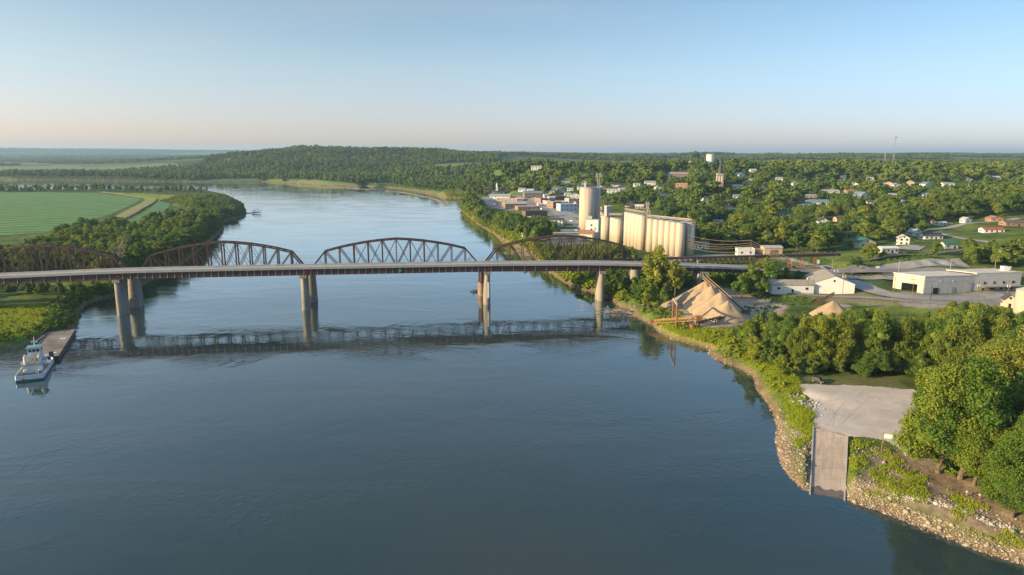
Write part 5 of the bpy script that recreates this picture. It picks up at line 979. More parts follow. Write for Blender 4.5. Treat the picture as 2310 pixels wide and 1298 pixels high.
m = MB(); m.box((2.6, 0, 5.4), (5.2, 4.4, 2.6)); m.build('cabin', M_WB, TB); wh = MB(); wh.box((2.6, 0, 8.0), (4.0, 4.2, 2.4), 0, 1.06); WH = wh.build('wheelhouse', M_WB, TB)
m = MB(); m.box((2.6, 0, 9.4), (5.0, 5.2, 0.3)); m.build('roof', M_TEAL, WH)
for yy in (-1.3, 0, 1.3): m = MB(); m.box((0.48, yy, 8.3), (0.1, 1.0, 1.0)); m.build('window', M_GLASS, WH)
for yy in (-2.16, 2.16):
    for xx in (1.7, 3.4): m = MB(); m.box((xx, yy, 8.3), (1.1, 0.14, 1.0)); m.build('window', M_GLASS, WH)
m = MB(); m.box((0.0, -0.9, 5.2), (0.1, 0.9, 1.9)); m.build('door', M_GLASS, TB); 
for yy in (-3.22, 3.22):
    for xx in (-3.5, -1, 1.5, 4): m = MB(); m.box((xx, yy, 2.8), (1.0, 0.1, 0.8)); m.build('window', M_GLASS, TB)
m = MB(); m.cyl((3.2, 0, 9.5), (3.2, 0, 13.2), 0.22, 0.12, 8); m.beam((3.2, -1.2, 11.6), (3.2, 1.2, 11.6), 0.15, 0.15); m.beam((3.2, 0, 10.8), (9.5, -2.2, 12.0), 0.12, 0.12); MS = m.build('mast', M_WB, TB); m = MB(); m.box((3.2, 0, 11.0), (0.3, 2.2, 0.3)); m.build('radar_scanner', M_WHITE, MS)
for yy in (-2.3, 2.3): m = MB(); m.cyl((-3.6, yy, 4.2), (-3.6, yy, 7.2), 0.75, 0.65, 14); m.cyl((-3.6, yy, 7.2), (-4.0, yy, 7.9), 0.4, 0.35, 10); m.build('exhaust_stack', M_WB, TB)
m = MB(); m.cyl((-1.8, -1.6, 6.2), (-1.2, -1.6, 6.2), 1.1, 1.1, 18); m.beam((-1.5, -1.6, 4.2), (-1.5, -1.6, 6.2), 0.4, 0.4); m.beam((-1.5, -1.6, 6.6), (-7.5, 1.8, 5.4), 0.3, 0.3); m.build('yellow_crane', PM('crane_yellow', (0.55, 0.34, 0.03), None, 1), TB)
rs = random.Random(4)
for k in range(10): m = MB(); m.cyl((-8+rs.uniform(-3, 2.6), rs.uniform(-3.2, 3.2), 1.2), (-8+rs.uniform(-3, 2.6), rs.uniform(-3.2, 3.2), 1.3), .05, .05, 4); 
for k, (xx, yy, rr_, hh) in enumerate([(-6.6, -2.4, 0.45, 1.2), (-7.8, -2.6, 0.4, 1.1), (-6.8, 2.2, 0.6, 1.6), (-8.6, 2.6, 0.5, 1.3), (-10.4, 1.2, 0.4, 0.9)]): m = MB(); m.cyl((xx, yy, 1.2), (xx, yy, 1.2+hh), rr_, rr_, 12); m.build('barrel', [M_WHITE, M_BLUE, M_WB, M_DECK, M_BLUE][k], TB)
m = MB(); m.box((-8.8, 0, 1.8), (1.6, 1.6, 1.1)); m.cyl((-8.8, -1.1, 2.1), (-8.8, 1.1, 2.1), 0.5, 0.5, 12); m.build('winch', M_DECK, TB)
m = MB()
for xx in np.arange(-5, 6.6, 1.15):
    for yy in (-3.6, 3.6): m.beam((xx, yy, 4.2), (xx, yy, 5.2), 0.07, 0.07)
for yy in (-3.6, 3.6):
    for z in (4.7, 5.2): m.beam((-5.4, yy, z), (6.4, yy, z), 0.06, 0.06)
m.build('railing', M_WHITE, TB)
for yy in (-3.4, 3.4): m = MB(); m.box((12.6, yy, 1.9), (1.1, 1.5, 4.6)); m.build('push_knee', M_BLUE, TB)
m = MB(); m.cyl((-12.95, 1.8, 0.85), (-13.1, 1.8, 0.85), 0.42, 0.42, 16); m.build('life_ring', PM('ring_red', (0.6, 0.12, 0.08), None, 1), TB)
# barge
n_ = 48; ctr = Vector((bo[0], bo[1], 0))+Vector((math.cos(hd_), math.sin(hd_), 0))*(13.6+n_/2)+Vector((-math.sin(hd_), math.cos(hd_), 0))*(-0.2)
BG = empty('flat_barge', ctr, hd_, 'long rusty grey flat deck barge moored at the muddy bank', 'barge'); M_BRG = PM('barge_deck', (0.27, 0.235, 0.20), (0.14, 0.10, 0.075), 0.14, 0.85); M_BSD = PM('barge_side', (0.10, 0.085, 0.075), (0.06, 0.05, 0.045), 0.6, 0.8)
m = MB(); hb_ = [(-n_/2, -5.5), (n_/2-1, -5.5), (n_/2, -5.2), (n_/2, 5.2), (n_/2-1, 5.5), (-n_/2, 5.5)]; m.prism(hb_, -1.5, 1.75); m.build('hull', M_BSD, BG)
m = MB(); m.prism([(a*0.995, b_*0.97) for a, b_ in hb_], 1.75, 1.8); m.build('deck', M_BRG, BG)
m = MB()
for s in (-5.4, 5.4): m.beam((-n_/2, s, 1.9), (n_/2-1, s, 1.9), 0.2, 0.3)
m.build('coaming', M_BRG, BG)
for i, (u, v, a_) in enumerate([(-21, -1.5, 0.2), (-18.5, -2.6, 1.0), (6.5, -2.8, 0.4)]): 
    w_ = BG.matrix_world; pos = Matrix.Rotation(hd_, 4, 'Z')@Vector((u, v, 0)); m = MB(); m.box((0, 0, 1.86), (2.6, 1.5, 0.1), a_); tag(m.build('plywood_sheet', M_WHITE, None, loc=(ctr.x+pos.x, ctr.y+pos.y, 0)), ['loose white panel on the barge deck nearest the towboat', 'second white panel beside the towboat end of the deck', 'white panel lying in the middle of the barge deck'][i], 'sheet', 'white panels on the barge')
for i, (u, v) in enumerate([(-24, 4), (18, 3)]):
    pos = Matrix.Rotation(hd_, 4, 'Z')@Vector((u, v, 0))
p_ = Matrix.Rotation(hd_, 4, 'Z')@Vector((n_/2-2, 5.2, 0)); q_ = GP(95, 745); m = MB((ctr.x+p_.x, ctr.y+p_.y, 1.9)); a_ = Vector((ctr.x+p_.x, ctr.y+p_.y, 1.9)); b_ = Vector(q_)
for i in range(10):
    f = lambda t: a_.lerp(b_, t)-Vector((0, 0, 4*t*(1-t)*0.6)); m.beam(f(i/10), f((i+1)/10), 0.12, 0.12)
tag(m.build('mooring_line', M_WOOD, loc=tuple(a_)), 'mooring line from the barge corner to the grassy bank', 'rope')
# ------------------------------------------------------------------ poles, lamps, wires
def toppt(px, py, base): return AT(px, py, base[1])
POLES = {}
def pole(key, px, pyb, pyt, label, arms=1, xfmr=False, lamp=False, r=0.17, group='wooden utility poles'):
    b0_ = GP(px, pyb); h = AT(px, pyt, b0_[1])[2]-b0_[2]; root = empty('utility_pole', tuple(b0_), R(-8), label, 'utility pole', group); m = MB(); m.cyl((0, 0, -0.5), (0, 0, h), r, r*0.7, 8); m.build('pole', M_WOOD, root)
    for k in range(arms): m = MB(); m.box((0, -0.15, h-0.5-k*1.1), (2.6, 0.14, 0.16)); m.build('crossarm', M_WOOD, root)
    if xfmr:
        for s in (-0.55, 0.55): m = MB(); m.cyl((s, -0.3, h-3.6), (s, -0.3, h-2.3), 0.42, 0.42, 12); m.build('transformer', M_GREY, root)
    if lamp: m = MB(); m.beam((0, 0, h-0.2), (1.6, -0.6, h+0.1), 0.09, 0.09); m.box((1.8, -0.7, h+0.1), (0.7, 0.5, 0.3)); m.build('lamp_arm', M_GREY, root)
    POLES[key] = Vector(b0_)+Vector((0, 0, h)); BLOCK.append((b0_[0], b0_[1], 2)); SIGHT.append((px-3, pyt, px+3, pyb-3, PROJ(b0_)[2][0]-3)); return root
pole('a', 1688, 640, 542, 'tall bare wooden pole carrying five wires in front of the white shop', 0)
pole('b', 1899, 679, 612, 'wooden pole with wires beside the corner of the gabled warehouse', 2, True)
pole('c', 2014, 682, 612, 'leaning brown pole in front of the open loading bay', 0)
pole('d', 2056, 682, 629, 'utility pole just past the loading bay opening', 1)
pole('e', 2099, 677, 640, 'short pole with a lamp in front of the shaded blue-grey wall', 0, False, True)
pole('f', 2177, 661, 633, 'pole with one crossarm before the middle of the warehouse', 1)
pole('g', 2204, 672, 632, 'pole with two transformers in front of the warehouse office', 2, True)
pole('h', 2219, 676, 650, 'short pole standing behind the row of trees near the office', 1)
pole('i', 2269, 690, 632, 'pole with twin lights next to the cream pump shed', 1, True)
pole('j', 2026, 560, 520, 'utility pole beside the two storey white house', 1)
pole('k', 1829, 575, 534, 'grey utility pole behind the trestle railing', 2)
pole('l', 2191, 510, 489, 'pole on the mown lawn beside the residential road', 1)
pole('m', 1885, 600, 575, 'short pole at the end of the trestle', 0)
pole('n', 1363, 463, 449, 'pole with a crossarm beside the elevator mast', 1)
pole('o', 1641, 424, 408, 'light pole standing next to the church tower', 0, False, True)
pole('p', 1715, 454, 443, 'pole sticking out of the trees on the hillside', 1)
pole('q', 1988, 1024, 975, 'weathered wooden pole at the gravel lot corner above the ramp', 0)
def wire(a, b_, sag, label, r=0.045, grp='overhead wires'):
    m = MB(a); n = 14
    for i in range(n):
        f = lambda t: a.lerp(b_, t)-Vector((0, 0, 4*t*(1-t)*sag)); m.beam(f(i/n), f((i+1)/n), r*2, r*2)
    tag(m.build('overhead_wire', PM('wire', (0.30, 0.24, 0.17), None, 1, 0.5), loc=tuple(a)), label, 'wire', grp)
A_ = POLES['a']
for i, (py, dz) in enumerate(((530, 0), (541, -1.6), (548, -2.8), (553, -3.8), (558, -6.4))):
    wire(Vector(AT(1552, py, 500)), A_+Vector((0, 0, dz)), 2.2, ['topmost', 'second', 'third', 'fourth', 'lowest'][i]+' wire strung from the corner silo to the bare pole', 0.07)
for i, dz in enumerate((-0.2, -1.6, -2.8, -3.8)): wire(A_+Vector((0, 0, dz)), POLES['b']+Vector((0, 0, -0.5-i*0.8)), 2.5, ['topmost', 'second', 'third', 'lowest'][i]+' wire from the bare pole to the warehouse corner pole', 0.05)
for i, (k1, k2, lab) in enumerate((('b', 'd', 'wire between the warehouse corner pole and the loading bay pole'), ('c', 'd', 'wire between the leaning pole and the loading bay pole'), ('d', 'f', 'wire along the shaded warehouse wall'), ('f', 'g', 'short wire running to the transformer pole'), ('g', 'i', 'wire from the transformer pole to the twin light pole'))): wire(POLES[k1]+Vector((0, 0, -0.4)), POLES[k2]+Vector((0, 0, -0.4)), 1.0, lab, 0.035)
def lamp(px, pyb, pyt, label):
    b0_ = GP(px, pyb); h = AT(px, pyt, b0_[1])[2]-b0_[2]; root = empty('street_lamp', tuple(b0_), 0, label, 'street lamp', 'street lamps along the highway'); m = MB(); m.cyl((0, 0, -0.3), (0, 0, h), 0.16, 0.10, 8); m.build('pole', PM('lamp_tan', (0.5, 0.42, 0.33), None, 1), root)
    m = MB(); m.beam((0, 0, h), (-1.8, -0.4, h+0.9), 0.12, 0.12); m.beam((-1.8, -0.4, h+0.9), (-3.2, -0.6, h+1.0), 0.12, 0.12); m.build('arm', M_GREY, root); m = MB(); m.box((-3.6, -0.65, h+0.97), (1.1, 0.4, 0.2)); m.build('lamp_head', M_GREY, root); BLOCK.append((b0_[0], b0_[1], 2)); SIGHT.append((px-4, pyt, px+4, pyb, 400))
lamp(1876, 614, 586, 'street lamp where the bridge traffic meets the side road'); lamp(2027, 614, 588, 'street lamp at the near end of the grey slope'); lamp(2143, 613, 586, 'street lamp in front of the far half of the grey slope'); lamp(2243, 614, 586, 'street lamp behind the warehouse office')
# substation frames
for px_, lab in ((1252, 'larger grey substation frame against the wooded hill'), (1101, 'thin lattice frame at the river end of town')):
    p = GP(px_, 424 if px_ > 1200 else 443); root = empty('substation_frame', tuple(p), 0, lab, 'substation frame', 'substation frames'); s_ = PROJ(p)[2][0]/F; m = MB()
    for e in (-9, 0, 9): m.beam((e*s_, 0, 0), (e*s_, 0, 20*s_), 0.35, 0.35)
    m.build('post', M_GREY, root); m = MB(); m.beam((-10*s_, 0, 18*s_), (10*s_, 0, 18*s_), 0.3, 0.5); m.beam((-10*s_, 0, 13*s_), (10*s_, 0, 13*s_), 0.2, 0.3); m.build('beam', M_GREY, root); SIGHT.append((px_-12, 400, px_+12, 425, 900))
# signs
def sign(px, py, h, w, hh, mat, label, two=False, rot=0, ring=None):
    p = GP(px, py); root = empty('road_sign', tuple(p), R(rot), label, 'sign', 'road signs'); m = MB()
    for e in ((-w*0.35, w*0.35) if two else (0,)): m.beam((e, 0.06, -0.2), (e, 0.06, h), 0.09, 0.09)
    m.build('post', M_GREY, root); m = MB(); m.box((0, -0.02, h-hh/2+0.2), (w, 0.05, hh)); m.build('sign_board', mat, root)
sign(1845, 603, 4.5, 1.6, 2.4, M_WHITE, 'tall white sign beside the side road under the trestle'); sign(1979, 612, 3.0, 2.2, 1.4, M_WHITE, 'white direction sign at the start of the grey slope', True); sign(2222, 614, 2.8, 1.4, 1.4, PM('sign_red', (0.5, 0.1, 0.07), None, 1), 'small red sign beside the highway'); sign(2278, 614, 3.4, 1.0, 2.2, M_WHITE, 'narrow white sign near the far highway edge')
sign(2001, 1001, 2.6, 2.4, 1.3, M_WHITE, 'white notice board on posts beside the pole at the lot corner', True, -20); sign(1786, 596, 3, 1, 1.4, M_WHITE, 'small white sign at the trestle bent')
# guard posts by the highway
for i, px_ in enumerate((1861, 1869, 1882, 1890)):
    p = GP(px_, 615); m = MB(p); m.box((p[0], p[1], p[2]+0.7), (0.3, 0.3, 1.8)); tag(m.build('guard_post', M_WHITE, loc=tuple(p)), ORD[i]+' white guard post beside the highway counted from the bridge', 'post', 'guard posts beside the highway')
# ------------------------------------------------------------------ cars
def car(px, py, rot, color, label, suv=False, world=None, group='parked cars'):
    p = GP(px, py) if world is None else world; root = empty('parked_car', (p[0], p[1], p[2]+0.08), R(rot), label, 'car', group); hh = 1.75 if suv else 1.42
    pf_ = [(-2.25, .35), (2.25, .35), (2.3, .75), (2.1, .98), (1.2, 1.05), (-2.1, 1.08), (-2.3, .8)] ; m = MB(); n = len(pf_); W = 0.92
    m.add([(x_, -W, z) for x_, z in pf_]+[(x_, W, z) for x_, z in pf_], [tuple(range(n)), tuple(range(2*n-1, n-1, -1))]+[(i, i+n, (i+1) % n+n, (i+1) % n) for i in range(n)]); mt_ = PM('car_paint_%02d%02d%02d' % tuple(int(c*99) for c in color), color, color, 1, 0.45); bd_ = m.build('body', mt_, root)
    x0, x1 = (-2.0, 0.9) if suv else (-1.7, 0.9); cb = [(x0, 1.05), (x1+0.35, 1.05), (x1-0.4, hh), (x0+0.35, hh)]; m = MB(); m.add([(x_, -W*0.95 if z < 1.1 else -W*0.78, z) for x_, z in cb]+[(x_, W*0.95 if z < 1.1 else W*0.78, z) for x_, z in cb], [(0, 1, 2, 3), (7, 6, 5, 4)]+[(i, i+4, (i+1) % 4+4, (i+1) % 4) for i in range(4)]); m.build('windows_glass', M_GLASS, root)
    m = MB(); m.box(((x0+x1)/2, 0, hh+0.03), (x1-x0-0.6, W*1.6, 0.08)); m.build('roof', mt_, root)
    for sx in (-1.4, 1.4):
        for sy in (-1, 1): m = MB(); m.cyl((sx, sy*0.74, 0.34), (sx, sy*0.95, 0.34), 0.34, 0.34, 16); w_ = m.build('wheel', M_DARK, root); q = MB(); q.cyl((sx, sy*0.951, 0.34), (sx, sy*0.965, 0.34), 0.2, 0.2, 12); q.build('rim', M_GREY, w_)
    for sy in (-0.62, 0.62): m = MB(); m.box((2.27, sy, 0.78), (0.08, 0.4, 0.16)); m.build('headlight', M_WHITE, root); m = MB(); m.box((-2.27, sy, 0.84), (0.08, 0.3, 0.18)); m.build('tail_light', PM('tail_red', (0.4, 0.02, 0.02), None, 1), root)
    return root
car(1845, 863, -48, (0.03, 0.035, 0.04), 'dark grey car parked alone at the top of the gravel lot', True)
p = GP(2243, 1122); car(0, 0, 20, (0.10, 0.16, 0.24), 'blue car half hidden under the big riverside trees', world=p)
car(2143, 507, 10, (0.7, 0.7, 0.7), 'white car parked beside the carport'); car(2131, 508, -5, (0.12, 0.14, 0.18), 'dark blue car between the carport and the white car'); car(1117, 462, 70, (0.75, 0.75, 0.75), 'white car parked on the river street'); car(1289, 500, -40, (0.7, 0.72, 0.74), 'white car driving on the street below the tallest silo')
car(1862, 606, 5, (0.25, 0.4, 0.55), 'light blue car at the highway junction'); car(1868, 609, 5, (0.03, 0.03, 0.035), 'black car at the highway junction'); car(1192, 447, 0, (0.7, 0.7, 0.7), 'white car in front of the brick hall'); car(1255, 470, -40, (0.1, 0.1, 0.11), 'dark car outside the tall brick shop'); car(2288, 653, 15, (0.06, 0.16, 0.3), 'blue car at the end of the loading warehouse', True); car(1760, 573, 0, (0.7, 0.7, 0.68), 'white van-like car beside the tan block warehouse', True)
# ------------------------------------------------------------------ people
def skin_obj(name, pts, edges, radii, mat, parent=None, sub=1, root=0):
    me = bpy.data.meshes.new(name); me.from_pydata(pts, edges, []); o = link(name, me, parent); me.materials.append(mat)
    sm = o.modifiers.new('skin', 'SKIN'); sm.use_smooth_shade = True
    for i, sv in enumerate(me.skin_vertices[0].data): sv.radius = (radii[i], radii[i]); sv.use_root = (i == root)
    ss = o.modifiers.new('sub', 'SUBSURF'); ss.levels = sub; ss.render_levels = sub; return o
def person(px, py, rot, shirt, trousers, label, arm=0.0, stride=0.12):
    p = GP(px, py); root = empty('person', tuple(p), R(rot), label, 'person', 'people on the riverside track')
    P = [(0, 0, .95), (0, 0, 1.15), (0, 0, 1.38), (0, 0, 1.50), (0, .01, 1.58), (0, -.005, 1.68), (0, 0, 1.75)]; E = [(0, 1), (1, 2), (2, 3), (3, 4), (4, 5), (5, 6)]; Rd = [.13, .125, .13, .055, .075, .092, .06]
    for s in (-1, 1):
        k = len(P); P += [(s*.10, 0, .90), (s*.11, s*stride*-.5, .50), (s*.11, s*stride, .09), (s*.12, s*stride-.16, .04)]; E += [(0, k), (k, k+1), (k+1, k+2), (k+2, k+3)]; Rd += [.09, .06, .04, .035]
        k = len(P); P += [(s*.18, 0, 1.40), (s*.25, .03, 1.14), (s*.26, -.08-arm*.12, .92), (s*.26, -.11-arm*.14, .84)]; E += [(2, k), (k, k+1), (k+1, k+2), (k+2, k+3)]; Rd += [.06, .045, .032, .035]
        w_ = k+3; b0_ = P[w_]
        for q, (dx, L) in enumerate(((-.03, .07), (-.01, .085), (.01, .08), (.03, .062))): n0 = len(P); P += [(b0_[0]+dx*.4, b0_[1]+dx, b0_[2]-.04), (b0_[0]+dx*.4-s*.01, b0_[1]+dx-.01, b0_[2]-.04-L*.55), (b0_[0]+dx*.4-s*.025, b0_[1]+dx-.015, b0_[2]-.04-L)]; E += [(w_, n0), (n0, n0+1), (n0+1, n0+2)]; Rd += [.011, .009, .007]
        n0 = len(P); P += [(b0_[0]-s*.01, b0_[1]-.045, b0_[2]-.01), (b0_[0]-s*.02, b0_[1]-.07, b0_[2]-.05)]; E += [(w_, n0), (n0, n0+1)]; Rd += [.012, .009]
    M_SK = PM('skin', (0.45, 0.27, 0.19), None, 2, 0.6); body = skin_obj('body', P, E, Rd, M_SK, root)
    skin_obj('shirt', [(0, 0, 1.0), (0, 0, 1.2), (0, 0, 1.38), (0, 0, 1.44), (-.18, 0, 1.40), (-.235, .025, 1.2), (.18, 0, 1.40), (.235, .025, 1.2)], [(0, 1), (1, 2), (2, 3), (2, 4), (4, 5), (2, 6), (6, 7)], [.15, .145, .15, .10, .085, .065, .085, .065], PM('cloth_%d' % int(shirt[0]*100+shirt[2]*7), shirt, None, 3), root)
    skin_obj('trousers', [(0, 0, .98), (-.10, 0, .88), (-.11, stride*.5, .50), (-.11, -stride, .16), (.10, 0, .88), (.11, -stride*.5, .50), (.11, stride, .16)], [(0, 1), (1, 2), (2, 3), (0, 4), (4, 5), (5, 6)], [.145, .105, .075, .055, .105, .075, .055], PM('trouser_%d' % int(trousers[2]*100), trousers, None, 3), root)
    skin_obj('hair', [(0, .03, 1.66), (0, .02, 1.73), (0, 0, 1.775)], [(0, 1), (1, 2)], [.085, .095, .06], PM('hair_dark', (0.04, 0.025, 0.02), None, 3), root)
    for e in (-.032, .032): m = MB(); m.box((e, -.093, 1.69), (.02, .012, .012)); m.build('eye', M_DARK, root)
    m = MB(); m.box((0, -.105, 1.66), (.022, .03, .04)); m.build('nose', M_SK, root); BLOCK.append((p[0], p[1], 4)); SIGHT.append((px-6, py-14, px+6, py, 90))
person(2180, 1121, 160, (0.7, 0.72, 0.7), (0.35, 0.33, 0.3), 'person in a white shirt nearest the ramp on the riverside track', 0.3)
person(2192, 1122, 200, (0.06, 0.06, 0.07), (0.05, 0.05, 0.07), 'person dressed in dark clothes standing behind the white shirt', 0.1)
person(2209, 1128, 120, (0.72, 0.68, 0.62), (0.25, 0.12, 0.08), 'person in a cream top and brown trousers beside the low trees', 0.6)
# ------------------------------------------------------------------ driftwood, pilings, snag
def logpile(name, px, py, n, spread, label, seed, L=(3, 9), z0=0.3, r=0.22):
    p = G(px, py, 0); rs = random.Random(seed); m = MB(p)
    for i in range(n):
        c = Vector((p[0]+rs.gauss(0, spread[0]), p[1]+rs.gauss(0, spread[1]), max(0.15, float(gz(p[0], p[1]))*0.2)+z0+rs.random()*1.1)); g_ = float(gz(c.x, c.y)); c.z = max(g_, 0)+0.2+rs.random()*0.7; a_ = rs.gauss(0.2, 0.7); l = rs.uniform(*L)/2; d = Vector((math.cos(a_)*l, math.sin(a_)*l, rs.gauss(0, 0.35))); rr_ = r*rs.uniform(0.3, 1.2); m.cyl(c-d, c+d, rr_, rr_*0.5, 6)
    return tag(m.build(name, PM('driftwood', (0.42, 0.36, 0.30), (0.22, 0.17, 0.13), 0.7, 0.9), loc=tuple(p)), label, 'driftwood', kind='stuff')
logpile('driftwood', 1412, 704, 90, (6, 4), 'tangle of grey driftwood logs caught on the bank beside the leafy trees', 3)
logpile('driftwood', 1178, 572, 110, (9, 5), 'tangle of brown driftwood on the bank behind the railway truss', 4)
logpile('driftwood', 1082, 659, 22, (2.6, 1.4), 'driftwood caught on the rusty caisson pier', 5, (2, 6))
p = G(575, 482); root = empty('fallen_tree', tuple(p), 0, 'bare uprooted tree lying in the river off the wooded point', 'fallen tree'); m = MB(); rs = random.Random(2); a_ = Vector((-19, 1, 0.4)); b_ = Vector((6, 0, 1.0)); m.cyl(a_, b_, 0.55, 0.35, 8); m.build('trunk', PM('dead_wood', (0.12, 0.10, 0.09), None, 1), root); m = MB()
for i in range(34): s_ = b_.lerp(a_, rs.random()*0.45); e_ = s_+Vector((rs.uniform(1, 9), rs.uniform(-4, 4), rs.uniform(-1, 7))); m.cyl(s_, e_, 0.16, 0.04, 5)
m.build('branches', PM('dead_wood', (0.12, 0.10, 0.09)), root)
# wing dikes: low stone ridges in the water
def dike(pxs, w, label, z=0.35):
    P = densify(np.array([G(a, b_)[:2] for a, b_ in pxs]), 4); m = MB((P[0][0], P[0][1], 0)); rs = random.Random(len(pxs))
    for q in P:
        for _ in range(3): m.box((q[0]+rs.uniform(-2, 2), q[1]+rs.uniform(-w, w)/2, z*rs.random()), (rs.uniform(3, 6), rs.uniform(1, 2.5), 0.9), rs.random()*0.6-0.3)
    tag(m.build('rock_dike', PM('dike_rock', (0.40, 0.34, 0.28), (0.28, 0.22, 0.17), 0.5), loc=(P[0][0], P[0][1], 0)), label, 'rock dike', 'rock dikes in the river')
dike([(875, 431), (905, 434), (940, 440), (975, 448), (985, 451)], 4, 'curving rock dike reaching out from the pink mud bank'); dike([(735, 421), (780, 424), (836, 429)], 5, 'thin pale rock dike off the far wooded bank'); dike([(988, 452), (1000, 459), (1006, 464)], 3, 'broken outer end of the curving rock dike')
m = MB(); 
# ------------------------------------------------------------------ tree meshes
_ico = None
def ico():
    global _ico
    if _ico is None:
        bm = bmesh.new(); bmesh.ops.create_icosphere(bm, subdivisions=2, radius=1); _ico = (np.array([v.co[:] for v in bm.verts]), np.array([[v.index for v in f.verts] for f in bm.faces])); bm.free()
    return _ico
def crown_mesh(name, seed, Rr, H, z0, npuff, nleaf, size, shape='round', core=0.44):
    """crown of leaf cards gathered in tufts over a few big lobes; nominal size in metres"""
    rs = np.random.RandomState(seed); V = []; Fq = []; cV = []; cF = []; nv = 0; pc = []; pr = []
    cz = (z0+H)/2; hz_ = (H-z0)/2; nl = rs.randint(5, 9); lobes = []
    def rdir(): u = rs.normal(size=3); return u/np.linalg.norm(u)
    for k in range(nl):
        a = 6.28*(k+rs.uniform(-.35, .35))/nl; zz = rs.uniform(-.75, .55); q = rs.uniform(.38, .66)*(0.72 if shape == 'tall' else 1); w = math.sqrt(max(0.1, 1-zz*zz))
        lobes.append((np.array([math.cos(a)*Rr*q*w, math.sin(a)*Rr*q*w, cz+zz*hz_*.72]), rs.uniform(.34, .50)*min(Rr, hz_)))
    lobes.append((np.array([rs.uniform(-.2, .2)*Rr, rs.uniform(-.2, .2)*Rr, cz+hz_*.45]), rs.uniform(.42, .52)*min(Rr, hz_))); lobes.append((np.array([0, 0, cz-hz_*.15]), 0.5*min(Rr, hz_)))
    for k in range(npuff):
        c, r = lobes[k % len(lobes)]; u = rdir()
        pc.append(c+u*r*rs.uniform(.62, .98)); pr.append(rs.uniform(.14, .30)*Rr)
    pc = np.array(pc); pr = np.array(pr); lc = np.array([l[0] for l in lobes]); lr = np.array([l[1] for l in lobes])
    for c, r in zip(pc, pr):
        n = int(nleaf*(r/(0.23*Rr))**2); u = rs.normal(size=(n, 3)); u /= np.linalg.norm(u, axis=1)[:, None]; u[:, 2] = np.where((u[:, 2] < -0.3) & (rs.rand(n) < .3), -u[:, 2], u[:, 2])
        p = c+u*r*(rs.uniform(0.55, 1.2, (n, 1))*np.array([1, 1, .8])); ok = (np.linalg.norm(p[:, None]-lc[None], axis=2)/lr[None]).min(1) > 0.5; p = p[ok]; u = u[ok]; n = len(p)
        nn = u*0.9+rs.normal(size=(n, 3))*0.5+np.array([0, 0, .25]); nn /= np.linalg.norm(nn, axis=1)[:, None]; t = np.cross(nn, rs.normal(size=(n, 3))); t /= np.linalg.norm(t, axis=1)[:, None]; bt = np.cross(nn, t)
        sz = size*rs.uniform(0.6, 1.35, (n, 1)); a = t*sz*0.62; b_ = bt*sz*0.42
        V.append(np.stack([p-a, p-b_, p+a, p+b_], 1).reshape(-1, 3)); Fq.append(np.arange(n*4).reshape(-1, 4)+nv); nv += n*4
    iv, jf = ico()
    for c, r in zip(lc, lr):
        w = 1+0.22*np.sin(iv*4.1+c.sum()).sum(1, keepdims=True)*0.5; V.append(c+iv*r*(core+.06)*w*np.array([1, 1, .9])); cF.append(jf+nv); nv += len(iv)
    return mesh_np(name, np.concatenate(V), [np.concatenate(Fq), np.concatenate(cF)], M_LEAF)
def trunk_mesh(name, seed, Rr, H, z0, r=0.35, limbs=5):
    rs = random.Random(seed); m = MB(); top = z0+(H-z0)*0.55; pts = [Vector((0, 0, -0.8)), Vector((rs.uniform(-.2, .2), rs.uniform(-.2, .2), z0*0.6)), Vector((rs.uniform(-.4, .4), rs.uniform(-.4, .4), z0+1)), Vector((rs.uniform(-.8, .8), rs.uniform(-.8, .8), top))]; rr_ = [r*1.35, r, r*.8, r*.4]
    for i in range(3): m.cyl(pts[i], pts[i+1], rr_[i], rr_[i+1], 8, False)
    for k in range(limbs):
        a = k*6.28/limbs+rs.uniform(-.4, .4); s = pts[2].lerp(pts[3], rs.uniform(0, .5)); e = s+Vector((math.cos(a)*Rr*.55, math.sin(a)*Rr*.55, (H-z0)*rs.uniform(.15, .4))); md = s.lerp(e, .5)+Vector((0, 0, .4)); m.cyl(s, md, r*.45, r*.3, 6, False); m.cyl(md, e, r*.3, r*.1, 6, False)
    me = bpy.data.meshes.new(name); me.from_pydata(m.v, [], m.f); me.materials.append(M_BARK); return me
TREE = {}
def treeset(lod, n, npuff, nleaf, size, Rr=6, H=15):
    out = []
    for k in range(n):
        sh = 'tall' if k % 3 == 2 else 'round'; z0 = {'big': 0.9, 'hi': 0.4}.get(lod, 1.2); rr_ = Rr*(0.8 if sh == 'tall' else 1.0)
        out.append((crown_mesh('crown', 100+k*7+len(lod)*31, rr_, H, z0, npuff+(k % 2)*3, nleaf, size, sh), trunk_mesh('trunk', 5+k, rr_, H, z0, 0.33, 5 if lod != 'lo' else 2)))
    TREE[lod] = out
treeset('big', 4, 95, 620, 0.24); treeset('hi', 5, 64, 330, 0.34); treeset('mid', 6, 52, 80, 0.66); treeset('lo', 4, 22, 34, 1.25)
shr = [crown_mesh('shrub_foliage', 300+k, 2.0, 3.0, -0.6, 9, 60, 0.5) for k in range(4)]
TONES = [('dark green', (0.72, 0.84, 0.80, 1)), ('mid green', (1.0, 1.0, 0.85, 1)), ('olive green', (1.28, 1.08, 0.85, 1)), ('yellow green', (1.5, 1.28, 0.8, 1))]
